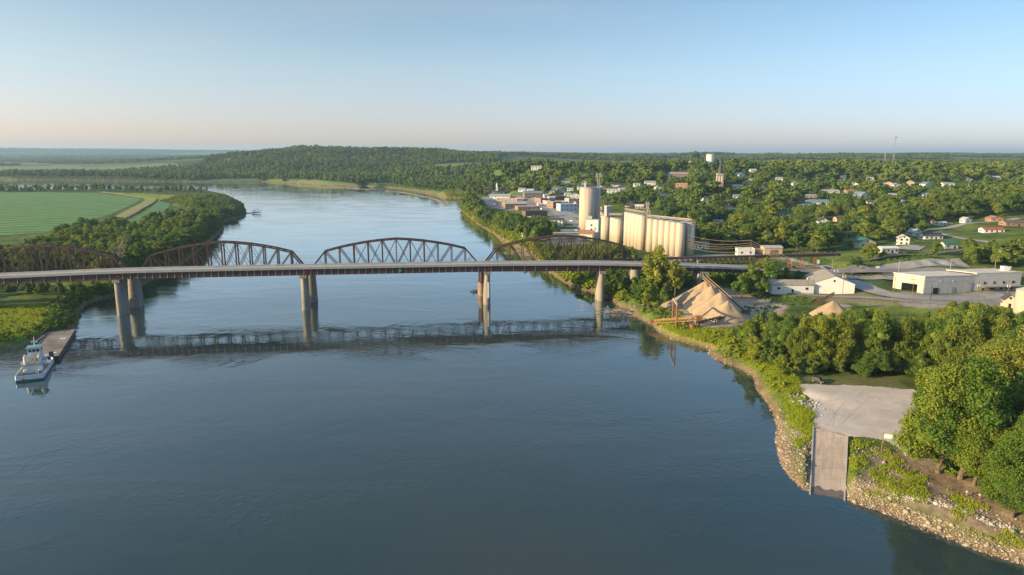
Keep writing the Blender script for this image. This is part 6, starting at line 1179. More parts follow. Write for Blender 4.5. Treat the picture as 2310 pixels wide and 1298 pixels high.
# ------------------------------------------------------------------ scatter
def scatter(poly, spacing, seed=1, jit=0.42):
    rs = np.random.RandomState(seed); lo = poly.min(0); hi = poly.max(0); X, Yg = np.meshgrid(np.arange(lo[0], hi[0], spacing), np.arange(lo[1], hi[1], spacing)); P = np.stack([X.ravel(), Yg.ravel()], 1); P[:, 0] += (np.round((P[:, 1]-lo[1])/spacing) % 2)*spacing/2; P += rs.uniform(-jit, jit, P.shape)*spacing
    return P[sdf(P, poly) > 0]
def blocked(P, rad=0.0):
    B = np.array([b for b in BLOCK]); out = np.zeros(len(P), bool)
    for i in range(0, len(P), 5000):
        d = np.hypot(P[i:i+5000, None, 0]-B[None, :, 0], P[i:i+5000, None, 1]-B[None, :, 1]); out[i:i+5000] = (d < B[None, :, 2]+rad).any(1)
    return out
CAND = []  # dict per tree
_sg = np.array(SIGHT)
def hides(px0, px1, pyt, pyb, dep):
    m = (_sg[:, 4] > dep+2) & (_sg[:, 0] < px1) & (_sg[:, 2] > px0) & (_sg[:, 1] < pyb) & (_sg[:, 3] > pyt)
    return m.any()
def addtrees(zone, P, hr=(11, 16), wr=(0.85, 1.15), top=None, seed=0, shrink=0.3, tone=None, slack=0, sight=True, blk=True, Hmin=5, minland=2.0, rmul=1.0):
    rs = np.random.RandomState(seed+50)
    if len(P) == 0: return
    if minland is not None: P = P[land_sd(P) > minland]
    if blk and len(P): P = P[~blocked(P, 3.0)]
    for p in P:
        z = float(gz(p[0], p[1])); Hh = rs.uniform(*hr); base = np.array([p[0], p[1], z]); X_, Y_, D_ = PROJ(base[None]); px, pyb, dep = X_[0], Y_[0], D_[0]
        if top is not None:
            tp = np.interp(px, [t[0] for t in top], [t[1] for t in top])+rs.uniform(0, slack if slack else 1)
            zt = AT(px, tp, p[1])[2]; Hh = min(max(zt-z, 0), hr[1])
            if Hh < Hmin: continue
        ws = rs.uniform(*wr)*rmul; rad = 6*ws*Hh/15; pyt = pyb-Hh*F/dep; rpx = rad*F/dep
        if sight and hides(px-rpx*0.7, px+rpx*0.7, pyt+(pyb-pyt)*0.08, pyb-(pyb-pyt)*0.15, dep):
            ok = False
            for f in (0.6, 0.4):
                if Hh*f >= 4 and not hides(px-rpx*f*0.7, px+rpx*f*0.7, pyb-(pyb-pyt)*f*0.92, pyb-(pyb-pyt)*f*0.15, dep): Hh *= f; rad *= f; ok = True; break
            if not ok: continue
        CAND.append(dict(zone=zone, p=base, H=Hh, w=ws, px=px, py=pyb, dep=dep, size=Hh*ws**0.5/dep, tone=(tone[rs.randint(len(tone))] if tone else rs.randint(0, 4)), rot=rs.rand()*6.28, v=rs.randint(0, 60)))
def one(zone, px, py, Hh, ws, tone, top=None, world=None):
    p = GP(px, py) if world is None else world
    if top: Hh = AT(px, top, p[1])[2]-p[2]
    X_, Y_, D_ = PROJ(p[None]); CAND.append(dict(zone=zone, p=p, H=Hh, w=ws, px=X_[0], py=Y_[0], dep=D_[0], size=99, tone=tone, rot=random.random()*6, v=random.randrange(60)))
# big riverside trees
Z = 'in the stand of big trees right of the boat ramp'
for a in ((2118, 1068, 27, .95, 3, 822), (2165, 1080, 28, 1.0, 3, 812), (2235, 1060, 26, 1.0, 2, 840), (2198, 1098, 22, .9, 3, 900), (2290, 1040, 24, 1.1, 2, 860), (2285, 1168, 18, .9, 3, 975), (2240, 1110, 15, 1.0, 2, 990), (2325, 1120, 20, 1.0, 1, 900), (2330, 1200, 15, 1.0, 2, 1030), (2370, 1050, 24, 1.1, 1, 820), (2300, 960, 26, 1.1, 2, 735), (2360, 930, 26, 1.1, 1, 720)): one('in the big riverside stand by the ramp', *a)
topB = [(1600, 720), (1650, 725), (1690, 705), (1740, 690), (1790, 690), (1830, 700), (1880, 694), (1920, 678), (1960, 684), (2000, 700), (2050, 695), (2100, 700), (2140, 672), (2180, 668), (2230, 672), (2290, 690), (2330, 690), (2600, 690)]
PB = scatter(gpts([(1672, 778), (1700, 762), (1800, 752), (1850, 725), (2000, 722), (2330, 715), (2560, 740), (2560, 960), (2400, 930), (2290, 905), (2160, 880), (2060, 848), (1900, 846), (1800, 842), (1755, 835), (1700, 795)]), 8.6, 3)
addtrees('in the wood beyond the gravel lot', PB, (7, 27), (0.62, 0.85), topB, 3, slack=24, tone=(0, 0, 1, 1, 2, 2, 3), sight=False, rmul=1.0)
PBU = scatter(gpts([(1790, 848), (1900, 850), (2060, 852), (2150, 885), (2290, 910), (2290, 880), (2160, 850), (2060, 822), (1900, 818), (1800, 815)]), 5.5, 33)
addtrees('in the wood beyond the gravel lot', PBU, (5, 11), (1.1, 1.5), None, 33, tone=(0, 0, 1), sight=False, blk=False)
PB2 = scatter(gpts([(1660, 775), (1720, 765), (1770, 800), (1760, 850), (1710, 835), (1680, 800)]), 6.5, 4)
addtrees('among the bright willows at the river edge', PB2, (7, 13), (0.9, 1.2), None, 4, tone=(2, 3, 3), sight=False, blk=False)
# trees by the bridge end and sand yard
one('among the leafy trees beside the sand yard', 1478, 668, 28, .78, 2, 558); one('among the leafy trees beside the sand yard', 1522, 672, 24, .72, 2, 578); one('among the leafy trees beside the sand yard', 1463, 706, 17, .75, 3, 622); one('among the leafy trees beside the sand yard', 1500, 690, 14, .8, 1, 640)
one('among the leafy trees beside the sand yard', 1495, 655, 20, .8, 2, 590); one('beside the long low shed', 1693, 668, 22, .9, 1, 590); one('beside the long low shed', 1716, 672, 14, 1.0, 0, 625); one('beside the long low shed', 1672, 672, 13, 1.0, 0, 620); one('beside the long low shed', 1745, 645, 16, 1.0, 0, 585); one('beside the long low shed', 1772, 640, 13, 1.0, 0, 600); one('beside the long low shed', 1722, 640, 16, 1.0, 2, 582); one('beside the long low shed', 1801, 636, 8, 1.2, 0, 610)
PD = scatter(gpts([(1362, 652), (1400, 668), (1440, 690), (1490, 668), (1530, 655), (1600, 640), (1660, 645), (1700, 630), (1690, 612), (1360, 612)]), 7.5, 5)
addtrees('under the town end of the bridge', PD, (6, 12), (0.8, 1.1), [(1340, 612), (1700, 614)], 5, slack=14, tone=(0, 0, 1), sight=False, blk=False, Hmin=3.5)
shrubs_under = scatter(gpts([(1350, 655), (1400, 672), (1440, 695), (1500, 668), (1530, 655), (1600, 638), (1660, 640), (1700, 628), (1700, 610), (1350, 610), (1250, 606), (1300, 640)]), 4.2, 88)
PE = scatter(gpts([(1160, 547), (1240, 556), (1320, 552), (1400, 575), (1450, 592), (1430, 604), (1330, 606), (1240, 600), (1205, 575)]), 6.5, 6)
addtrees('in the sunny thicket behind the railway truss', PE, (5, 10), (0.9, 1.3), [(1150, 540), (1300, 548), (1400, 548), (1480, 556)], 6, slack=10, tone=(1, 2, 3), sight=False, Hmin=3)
PE2 = scatter(gpts([(1215, 608), (1260, 622), (1310, 648), (1338, 652), (1345, 612)]), 6.5, 7)
addtrees('on the bank below the highway bridge', PE2, (4, 8), (0.9, 1.3), [(1200, 611), (1400, 611)], 7, slack=8, tone=(1, 2, 3), sight=False, blk=False, Hmin=2.5, minland=4)
PF = scatter(gpts([(1036, 480), (1046, 460), (1075, 455), (1100, 460), (1150, 485), (1170, 498), (1240, 500), (1262, 522), (1262, 540), (1200, 562), (1150, 562), (1100, 535), (1060, 508)]), 7.5, 8)
addtrees('on the wooded river bank below downtown', PF, (8, 15), (0.85, 1.15), [(1040, 400), (1100, 470), (1160, 476), (1230, 480), (1262, 495), (1300, 500)], 8, slack=12, tone=(1, 2, 2, 3), sight=True, minland=3)
# left bank
topL = [(-200, 540), (0, 536), (60, 536), (120, 520), (150, 496), (220, 486), (262, 480), (300, 500), (330, 478), (380, 468), (440, 466), (470, 470), (500, 490), (520, 500)]
PG_ = scatter(gpts([(-250, 570), (0, 556), (110, 540), (150, 520), (220, 506), (268, 498), (300, 512), (345, 500), (380, 480), (450, 478), (490, 492), (498, 512), (470, 540), (430, 572), (380, 605), (335, 628), (290, 640), (100, 630), (-250, 640)]), 11.0, 9)
addtrees('in the wood beside the crop field', PG_, (6, 18), (0.85, 1.35), topL, 9, slack=34, tone=(0, 1, 1, 2, 2), sight=False, minland=4)
PG2 = scatter(gpts([(-250, 690), (0, 668), (140, 672), (190, 668), (250, 655), (300, 645), (300, 625), (-250, 640)]), 8.0, 10)
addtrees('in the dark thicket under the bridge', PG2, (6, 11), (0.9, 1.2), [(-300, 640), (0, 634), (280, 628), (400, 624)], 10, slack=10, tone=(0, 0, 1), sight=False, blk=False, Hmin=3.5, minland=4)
PH = scatter(gpts([(430, 466), (470, 446), (500, 449), (535, 462), (550, 484), (515, 492), (490, 487), (470, 478)]), 8.0, 11)
addtrees('on the low wooded point in the river', PH, (5, 11), (0.9, 1.3), [(380, 440), (440, 424), (480, 420), (505, 430), (545, 470), (560, 480)], 11, slack=10, tone=(1, 2, 3), sight=False, minland=2, Hmin=2.5)
PI_ = scatter(gpts([(-120, 430.5), (60, 430.2), (200, 430.6), (300, 431), (400, 432), (470, 434), (470, 436.5), (400, 435), (200, 432.6), (-120, 432.5)]), 13, 12)
addtrees('in the row beyond the crop field', PI_, (10, 19), (0.55, 0.95), None, 12, tone=(0, 1, 2), sight=False, minland=1)
# trees around houses nearby on the right
one('beside the green roofed house', 1961, 590, 13, 1.15, 3, 548); one('in front of the teal roofed shed', 2112, 577, 12, 1.05, 3, 542); one('near the end of the trestle', 1921, 600, 7, 1.2, 1, 576); one('near the end of the trestle', 1990, 588, 8, 1.3, 0, 566); one('near the end of the trestle', 1935, 592, 7, 1.3, 0, 578)
PJ = scatter(gpts([(2150, 596), (2200, 602), (2330, 603), (2480, 606), (2480, 560), (2330, 556), (2230, 560), (2165, 570)]), 9, 13)
addtrees('in the thicket above the highway slope', PJ, (6, 12), (1, 1.4), [(2140, 556), (2180, 536), (2330, 528), (2500, 520)], 13, slack=18, tone=(0, 0, 1, 2), sight=False, Hmin=3.5)
PK = scatter(gpts([(1600, 558), (1640, 568), (1700, 566), (1745, 566), (1770, 576), (1890, 574), (1915, 570), (1930, 548), (1880, 520), (1800, 500), (1700, 480), (1600, 470), (1540, 470), (1500, 500), (1540, 545)]), 13.5, 14)
addtrees('on the slope behind the trestle', PK, (12, 23), (1.0, 1.45), None, 14, tone=(0, 0, 1, 2), sight=True)
# town: wide area behind
town = np.array([GP(*q)[:2] for q in ((1880, 524), (1930, 548), (1990, 556), (2090, 520), (2180, 505), (2330, 484), (2650, 500), (2900, 520))]+[XZ(2900, 1250, 50)[:2], XZ(1035, 1330, 40)[:2]]+[GP(*q)[:2] for q in ((1046, 440), (1075, 446), (1180, 436), (1240, 444), (1310, 445), (1400, 470), (1500, 480), (1545, 470), (1700, 480))])
PT = scatter(town, 15.5, 15); PT = PT[vn(PT[:, 0], PT[:, 1], 45, 81) > 0.16]; addtrees('on the wooded residential hillside', PT, (9, 24), (1.0, 1.65), None, 15, tone=(0, 1, 1, 2, 2), sight=True, minland=6)
PZ = scatter(gpts([(2345, 760), (2345, 1230), (2600, 1400), (3000, 1300), (3000, 640), (2500, 640)]), 13, 77); PZ = PZ[vn(PZ[:, 0], PZ[:, 1], 40, 78) > .35]; addtrees('beyond the riverside stand', PZ, (12, 22), (.9, 1.3), None, 77, sight=False, minland=6)
PZ = scatter(gpts([(2345, 604), (2345, 520), (2600, 500), (3000, 520), (3000, 600)]), 13, 79); PZ = PZ[vn(PZ[:, 0], PZ[:, 1], 40, 80) > .4]; addtrees('beyond the highway', PZ, (9, 18), (.9, 1.3), None, 79, sight=False)
# ------------------------------------------------------------------ pick the largest 300 as individuals
inview = [c for c in CAND if -60 < c['px'] < 2370]; out_ = [c for c in CAND if not -60 < c['px'] < 2370]
for c in inview:
    if c['size'] != 99 and c['zone'].startswith('in the wood beyond') and c['px'] > 2312: c['size'] *= .5
inview.sort(key=lambda c: -c['size']); IND = inview[:290]; REST = inview[290:]+out_
zones = {}
for c in IND: zones.setdefault(c['zone'], []).append(c)
protoT = {}
def nth(i):
    i += 1; return ORD[i-1] if i <= 10 else '%d%s' % (i, 'th' if 10 < i % 100 < 14 or i % 10 > 3 or i % 10 == 0 else ['st', 'nd', 'rd'][i % 10-1])
tc0 = None
for zn, cs in zones.items():
    right = cs[0]['px'] > 1040 or 'point' in zn; cs.sort(key=lambda c: c['px'] if right else -c['px'])
    by = {}
    for i, c in enumerate(cs):
        lod = 'big' if 'stand' in c['zone'] else 'hi' if c['dep'] < 345 else 'mid'
        cm, tm = TREE[lod][c['v'] % len(TREE[lod])]; tn, tcol = TONES[c['tone']]
        k = by.setdefault(tn, 0); by[tn] += 1
        lab = '%s %s tree from the river %s' % (nth(k), tn, zn)
        root = empty('deciduous_tree', tuple(c['p']), c['rot'], lab, 'tree', 'trees '+zn); s = c['H']/15; root.scale = (s*c['w'], s*c['w'], s)
        co_ = link('crown', cm, root); co_.color = tcol; link('trunk', tm, root)
# ------------------------------------------------------------------ forests made of many trees (uncountable masses)
GNC = {}
def gn_group(srcs, key):
    if key in GNC: return GNC[key]
    ng = bpy.data.node_groups.new('scatter_'+key, 'GeometryNodeTree'); ng.interface.new_socket('Geometry', in_out='INPUT', socket_type='NodeSocketGeometry'); ng.interface.new_socket('Geometry', in_out='OUTPUT', socket_type='NodeSocketGeometry')
    N = ng.nodes; L = ng.links; gi = N.new('NodeGroupInput'); go = N.new('NodeGroupOutput'); iop = N.new('GeometryNodeInstanceOnPoints'); j = N.new('GeometryNodeJoinGeometry')
    for o in srcs:
        oi = N.new('GeometryNodeObjectInfo'); oi.inputs['Object'].default_value = o; oi.transform_space = 'ORIGINAL'; g2 = N.new('GeometryNodeGeometryToInstance'); L.new(oi.outputs['Geometry'], g2.inputs[0]); L.new(g2.outputs[0], j.inputs[0])
    def na(nm, ty): n = N.new('GeometryNodeInputNamedAttribute'); n.data_type = ty; n.inputs[0].default_value = nm; return n
    L.new(gi.outputs[0], iop.inputs['Points']); L.new(j.outputs[0], iop.inputs['Instance']); iop.inputs['Pick Instance'].default_value = True
    L.new(na('idx', 'INT').outputs[0], iop.inputs['Instance Index']); L.new(na('rot', 'FLOAT_VECTOR').outputs[0], iop.inputs['Rotation']); L.new(na('scl', 'FLOAT_VECTOR').outputs[0], iop.inputs['Scale']); L.new(iop.outputs[0], go.inputs[0]); GNC[key] = ng; return ng
def srcobjs(meshes, nm):
    out = []
    for k, me in enumerate(meshes): o = bpy.data.objects.new(nm, me); out.append(o)
    return out
SRC = {'lo': srcobjs([a for a, b_ in TREE['lo']], 'woodland_crown'), 'mid': srcobjs([a for a, b_ in TREE['mid']], 'tree_crown'), 'shrub': srcobjs(shr, 'shrub_foliage')}
def forest(name, P, scl, rot, idx, key, label, cat='woodland', color=(1, 1, 1, 1)):
    if len(P) == 0: return
    me = bpy.data.meshes.new(name); me.vertices.add(len(P)); me.vertices.foreach_set('co', np.asarray(P, np.float32).ravel())
    a = me.attributes.new('scl', 'FLOAT_VECTOR', 'POINT'); a.data.foreach_set('vector', np.asarray(scl, np.float32).ravel()); a = me.attributes.new('rot', 'FLOAT_VECTOR', 'POINT'); a.data.foreach_set('vector', np.asarray(rot, np.float32).ravel()); a = me.attributes.new('idx', 'INT', 'POINT'); a.data.foreach_set('value', np.asarray(idx, np.int32))
    o = link(name, me); md = o.modifiers.new('scatter', 'NODES'); md.node_group = gn_group(SRC[key], key); o.color = color; tag(o, label, cat, kind='stuff'); return o
def forest_from(name, cands, key, label):
    n = len(cands); rs = np.random.RandomState(n)
    P = [c['p'] for c in cands]; s = np.array([c['H']/15 for c in cands]); w = np.array([c['w'] for c in cands]); forest(name, P, np.stack([s*w, s*w, s], 1), np.stack([rs.normal(0, .05, n), rs.normal(0, .05, n), rs.rand(n)*6.28], 1), rs.randint(0, len(SRC[key]), n), key, label)
forest_from('nearer_woodland', [c for c in REST if c['dep'] < 750], 'mid', 'remaining nearer trees of the wooded slopes and banks around the town')
forest_from('hillside_woodland', [c for c in REST if c['dep'] >= 750], 'lo', 'continuous tree cover of the residential hillside below the skyline')
def far_forest(name, poly, sp, hr, label, seed, mask=None, wr=(1.0, 1.35), far=False):
    rs = np.random.RandomState(seed); P = scatter(poly, sp, seed); P = P[land_sd(P) > 4]
    px, py, dep = PROJ(np.column_stack([P, gz(P[:, 0], P[:, 1])])); P = P[(px > -350) & (px < 2900)]
    if mask is not None: P = P[mask(P)]
    P = P[~blocked(P, 3)]; n = len(P); H_ = rs.uniform(hr[0], hr[1], n); w = rs.uniform(*wr, n)*(0.75+0.25*15/H_); s = H_/15
    forest(name, np.column_stack([P, gz(P[:, 0], P[:, 1])-0.3]), np.stack([s*w, s*w, s], 1), np.stack([np.zeros(n), np.zeros(n), rs.rand(n)*6.28], 1), rs.randint(0, 4, n), 'lo', label); print(name, n)
bl = np.array([G(*q)[:2] for q in ((452, 411), (560, 410), (652, 413.5), (730, 418), (812, 421), (850, 421), (880, 421), (905, 425), (960, 433), (1010, 441), (1048, 446))]+[XZ(1040, 1340, 40)[:2], XZ(1120, 1900, 50)[:2], XZ(1130, 3300, 60)[:2], XZ(900, 3400, 60)[:2], XZ(520, 3400, 60)[:2], XZ(455, 2700, 20)[:2]])
clear_b = [XZ(940, 2350, 40)[:2].tolist()+[75], XZ(1090, 2300, 50)[:2].tolist()+[170], XZ(862, 1750, 3)[:2].tolist()+[45]]
def nearclear(P, C=clear_b):
    k = np.ones(len(P), bool)
    for cx, cy, cr_ in C: k &= np.hypot(P[:, 0]-cx, P[:, 1]-cy) > cr_
    return k
far_forest('bluff_woodland', bl, 15.5, (9, 23), 'dense woodland covering the river bluffs beyond the bend', 21, nearclear)
ls = np.array([G(-150, 404.5)[:2], G(100, 405.5)[:2], G(300, 408)[:2], G(452, 411)[:2], XZ(452, 2650, 10)[:2], XZ(380, 2600, 5)[:2], XZ(250, 2350, 4)[:2], XZ(-150, 2350, 4)[:2]])
far_forest('riverside_woodland', ls, 13, (14, 24), 'band of tall cottonwoods along the far left river bank', 22)
def belts(P):
    return vn(P[:, 0]*0.35, P[:, 1], 260, 61) > 0.60
fp = np.array([XZ(-150, 3500, 4)[:2], XZ(440, 3500, 6)[:2], XZ(520, 4200, 30)[:2], XZ(560, 9000, 40)[:2], XZ(-150, 9000, 20)[:2]])
far_forest('floodplain_tree_belts', fp, 34, (16, 22), 'scattered tree belts across the far floodplain fields', 23, belts, (1.8, 2.6))
mh = np.array([XZ(1035, 1300, 50)[:2], XZ(2900, 1230, 50)[:2], XZ(2900, 2300, 56)[:2], XZ(1120, 2300, 56)[:2]])
far_forest('plateau_woodland', mh, 18, (9, 22), 'woodland running over the plateau behind the town', 24, lambda P: (vn(P[:, 0], P[:, 1], 150, 62) > 0.22+np.clip((P[:, 1]-1500)/1500, 0, .3)) & nearclear(P), (1.1, 1.5))
fh = np.array([XZ(700, 3300, 60)[:2], XZ(2520, 2300, 56)[:2], XZ(2520, 6500, 60)[:2], XZ(520, 6500, 60)[:2]])
far_forest('farmland_woodlots', fh, 26, (11, 17), 'woodlots and hedgerows scattered over the far farmland', 25, lambda P: (vn(P[:, 0], P[:, 1], 330, 31) < 0.49) & (vn(P[:, 0], P[:, 1], 90, 64) > 0.25), (1.5, 2.6))
fz = np.array([XZ(-150, 9000, 60)[:2], XZ(2520, 6500, 60)[:2], XZ(2520, 15000, 60)[:2], XZ(-150, 15000, 100)[:2]])
far_forest('horizon_woodland', fz, 85, (14, 20), 'hazy woodland along the horizon', 26, lambda P: vn(P[:, 0], P[:, 1], 900, 65) > 0.4, (4, 6))
# individual trees noticed among the far scenery
for px_, pb, pt_, lab in ((1570, 352, 339, 'lone big round tree breaking the skyline near the water tower'),):
    p = XZ(px_, 2400, 60); p[2] = gz(p[0], p[1]); Hh = max(10, AT(px_, pt_, 2400)[2]-p[2]); root = empty('deciduous_tree', tuple(p), 0, lab, 'tree'); root.scale = (Hh/15*1.1, Hh/15*1.1, Hh/15); link('crown', TREE['mid'][0][0], root); link('trunk', TREE['mid'][0][1], root)
p = XZ(889, 1690, 3); p[2] = gz(p[0], p[1]); root = empty('deciduous_tree', tuple(p), 0, 'slim bright tree standing alone on the grassy inlet across the river', 'tree'); root.scale = (.75, .75, 1.4); c_ = link('crown', TREE['mid'][2][0], root); c_.color = TONES[3][1]; link('trunk', TREE['mid'][2][1], root)
# dead tree near the left truss
p = GP(274, 628); zt = AT(274, 528, p[1])[2]; root = empty('dead_tree', tuple(p), 0, 'bare white dead tree rising behind the gap between two truss spans', 'tree'); h = zt-p[2]; M_DEAD = PM('bleached_wood', (0.34, 0.29, 0.24), None, 1, 0.8); m = MB(); m.cyl((0, 0, -.5), (0.4, 0, h*.45), .5, .34, 8); m.cyl((0.4, 0, h*.45), (0.2, .3, h*.75), .34, .18, 8); m.build('trunk', M_DEAD, root); m = MB(); rs = random.Random(9)
for i in range(16):
    a = rs.random()*6.28; s_ = Vector((0.3, 0, h*rs.uniform(.35, .7))); L_ = rs.uniform(.2, .42)*h; e_ = s_+Vector((math.cos(a)*L_*.6, math.sin(a)*L_*.6, L_)); md = s_.lerp(e_, .5)+Vector((math.cos(a)*.6, math.sin(a)*.6, 0)); m.cyl(s_, md, .17, .11, 6); m.cyl(md, e_, .11, .04, 5)
    for q in range(3): t_ = md.lerp(e_, rs.random()); m.cyl(t_, t_+Vector((rs.uniform(-1.6, 1.6), rs.uniform(-1.6, 1.6), rs.uniform(.5, 2.2))), .05, .02, 4)
m.build('branches', M_DEAD, root)
# ------------------------------------------------------------------ undergrowth, weeds, stones
def bank_pts(poly, sp, dmin, dmax, seed): P = scatter(poly, sp, seed); d = land_sd(P); return P[(d > dmin) & (d < dmax)]
def shrubs(name, P, hr, label, seed, color, blk=True):
    rs = np.random.RandomState(seed)
    if blk and len(P): P = P[~blocked(P, -1.5)]
    n = len(P); s = rs.uniform(*hr, n)/3; w = rs.uniform(.8, 1.5, n)
    forest(name, np.column_stack([P, gz(P[:, 0], P[:, 1])-0.1]), np.stack([s*w, s*w, s], 1), np.stack([np.zeros(n), np.zeros(n), rs.rand(n)*6.28], 1), rs.randint(0, 4, n), 'shrub', label, 'undergrowth', color); print(name, n)
nearR = gpoly([(1000, 436), (1025, 500), (1100, 550), (1200, 630), (1340, 710), (1470, 800), (1590, 850), (1690, 920), (1765, 905), (1800, 870), (1850, 830), (1800, 740), (1600, 730), (1560, 690), (1500, 630), (1430, 590), (1300, 545), (1140, 470), (1070, 430)])
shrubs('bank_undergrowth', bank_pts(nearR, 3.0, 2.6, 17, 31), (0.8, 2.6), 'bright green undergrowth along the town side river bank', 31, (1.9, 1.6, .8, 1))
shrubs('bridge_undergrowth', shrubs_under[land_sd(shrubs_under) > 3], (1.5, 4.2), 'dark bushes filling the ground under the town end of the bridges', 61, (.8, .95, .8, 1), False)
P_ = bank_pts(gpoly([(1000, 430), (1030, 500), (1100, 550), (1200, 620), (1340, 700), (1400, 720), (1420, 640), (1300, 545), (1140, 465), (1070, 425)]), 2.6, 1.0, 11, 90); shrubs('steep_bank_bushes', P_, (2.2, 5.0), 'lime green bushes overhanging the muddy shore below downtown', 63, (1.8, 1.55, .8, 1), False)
P_ = bank_pts(gpoly([(100, 790), (200, 720), (300, 680), (440, 600), (520, 530), (570, 490), (540, 440), (400, 470), (280, 600), (100, 680)]), 2.8, 1.5, 12, 91); shrubs('steep_bank_bushes', P_, (1.6, 4.2), 'green bushes on the steep field side river bank', 64, (1.0, 1.05, .8, 1), False)
P_ = scatter(gpts([(2050, 1030), (2130, 1070), (2180, 1085), (2250, 1110), (2330, 1150), (2330, 1060), (2200, 1020), (2080, 1000)]), 3.4, 89); shrubs('stand_undergrowth', P_, (1.0, 3.0), 'bushes growing under the big riverside trees', 62, (1.1, 1.1, .8, 1), False)
farB = gpts([(-100, 403), (430, 409.5), (652, 412), (830, 420), (905, 424), (1048, 445), (1046, 438), (905, 419), (830, 414), (652, 407), (430, 405), (-100, 399)])
shrubs('far_bank_undergrowth', bank_pts(farB, 7, 5, 26, 33), (2, 4.5), 'yellow green scrub on the far river bank', 33, (1.6, 1.5, .85, 1))
leftB = gpts([(-250, 800), (60, 780), (175, 738), (190, 690), (300, 655), (440, 575), (505, 515), (552, 488), (540, 460), (430, 440), (380, 455), (450, 480), (480, 510), (400, 580), (280, 625), (100, 650), (-250, 660)])
shrubs('left_bank_undergrowth', bank_pts(leftB, 3.6, 3.5, 14, 34), (1.0, 2.8), 'green undergrowth along the field side river bank', 34, (.9, 1.0, .85, 1))
pt2 = gpts([(360, 456), (400, 442), (470, 440), (520, 455), (545, 480), (500, 490), (450, 476), (400, 462)])
shrubs('point_scrub', scatter(pt2, 6.0, 35), (1.2, 3.6), 'lime green scrub covering the low river point', 35, (1.5, 1.35, .7, 1), False)
lb = gpts([(-250, 700), (60, 690), (170, 700), (168, 736), (60, 768), (-250, 820)])
shrubs('left_meadow_scrub', scatter(lb, 3.4, 36), (0.5, 1.7), 'tall green weeds on the low bank beside the barge', 36, (1.3, 1.35, .8, 1), False)
yd = gpts([(1645, 700), (1700, 690), (1830, 690), (1870, 672), (1780, 668), (1660, 650), (1640, 640), (1700, 672), (1760, 690), (1740, 710)])
shrubs('yard_edge_weeds', scatter(yd, 3.4, 37), (0.6, 1.6), 'weeds along the sand yard and shed', 37, (.85, 1.0, .8, 1))
dk = gpts([(1905, 596), (1990, 590), (2060, 572), (2140, 570), (2100, 582), (1990, 598), (1920, 604)])
shrubs('slope_scrub', scatter(dk, 4.2, 38), (0.7, 2.0), 'low scrub around the end of the trestle', 38, (.9, 1.0, .8, 1))
md_ = gpts([(1855, 620), (1950, 618), (2010, 622), (2100, 622), (2160, 621), (2100, 628), (1950, 628), (1880, 626)])
shrubs('verge_weeds', scatter(md_, 2.8, 39), (0.4, 1.2), 'olive weeds on the highway verge', 39, (1.3, 1.1, .8, 1), False)
vn_ = gpts([(1765, 658), (1835, 655), (1840, 661), (1768, 664)]); shrubs('vine_undergrowth', scatter(vn_, 2.6, 40), (1.6, 3.2), 'vines and bushes growing up the wall of the long low shed', 40, (.8, 1.0, .8, 1), False)
# grass blades near the ramp
def weeds(name, P, label, seed, h=(0.4, 1.1), nb=7, mat=M_WEED):
    rs = np.random.RandomState(seed); n = len(P); P3 = np.column_stack([P, gz(P[:, 0], P[:, 1])]); c = np.repeat(P3, nb, 0)+np.column_stack([rs.normal(0, .28, (n*nb, 2)), np.zeros(n*nb)]); a = rs.rand(n*nb)*6.28; hh = rs.uniform(*h, n*nb); w = 0.09+0.05*rs.rand(n*nb); ln = rs.normal(0, .3, (n*nb, 2))*hh[:, None]
    d = np.column_stack([np.cos(a)*w, np.sin(a)*w, np.zeros(n*nb)]); V = np.stack([c-d, c+d, c+np.column_stack([ln, hh])], 1).reshape(-1, 3)
    tag(link(name, mesh_np(name, V, np.arange(len(V)).reshape(-1, 3), mat)), label, 'weeds', kind='stuff')
wl = gpts([(1700, 790), (1760, 830), (1800, 850), (1815, 900), (1838, 940), (1832, 990), (1800, 1015), (1765, 960), (1745, 920), (1715, 880), (1700, 840), (1640, 815)])
Pw = scatter(wl, 0.55, 41); dd = land_sd(Pw); Pw = Pw[(dd > 3.0) & (vn(Pw[:, 0], Pw[:, 1], 4, 71) > 0.25)]; weeds('bank_weeds', Pw, 'lime green weeds on the bank between the river and the gravel lot', 41)
wr = gpts([(1915, 990), (1990, 1000), (2060, 1060), (2150, 1110), (2330, 1200), (2330, 1262), (2200, 1210), (2060, 1160), (1960, 1120), (1920, 1080)])
Pw = scatter(wr, 0.55, 42); dd = land_sd(Pw); Pw = Pw[(dd > 2.5) & (vn(Pw[:, 0], Pw[:, 1], 4.5, 72)*.6+vn(Pw[:, 0], Pw[:, 1], 1.6, 73)*.4 > 0.5)]; weeds('bank_weeds', Pw, 'patchy green weeds among the stones beside the ramp', 42, (.3, .8))
Pw = scatter(gpts([(1480, 728), (1530, 738), (1650, 745), (1660, 775), (1590, 782), (1500, 758)]), 0.7, 43); Pw = Pw[land_sd(Pw) > 2.5]; weeds('dock_weeds', Pw, 'tall sunlit weeds around the rusty unloading boom', 43, (.6, 1.6))
Pw = scatter(lb, 0.9, 44); Pw = Pw[land_sd(Pw) > 3]; weeds('meadow_grass', Pw, 'tall grass on the low bank beside the barge', 44, (.5, 1.2), 6)
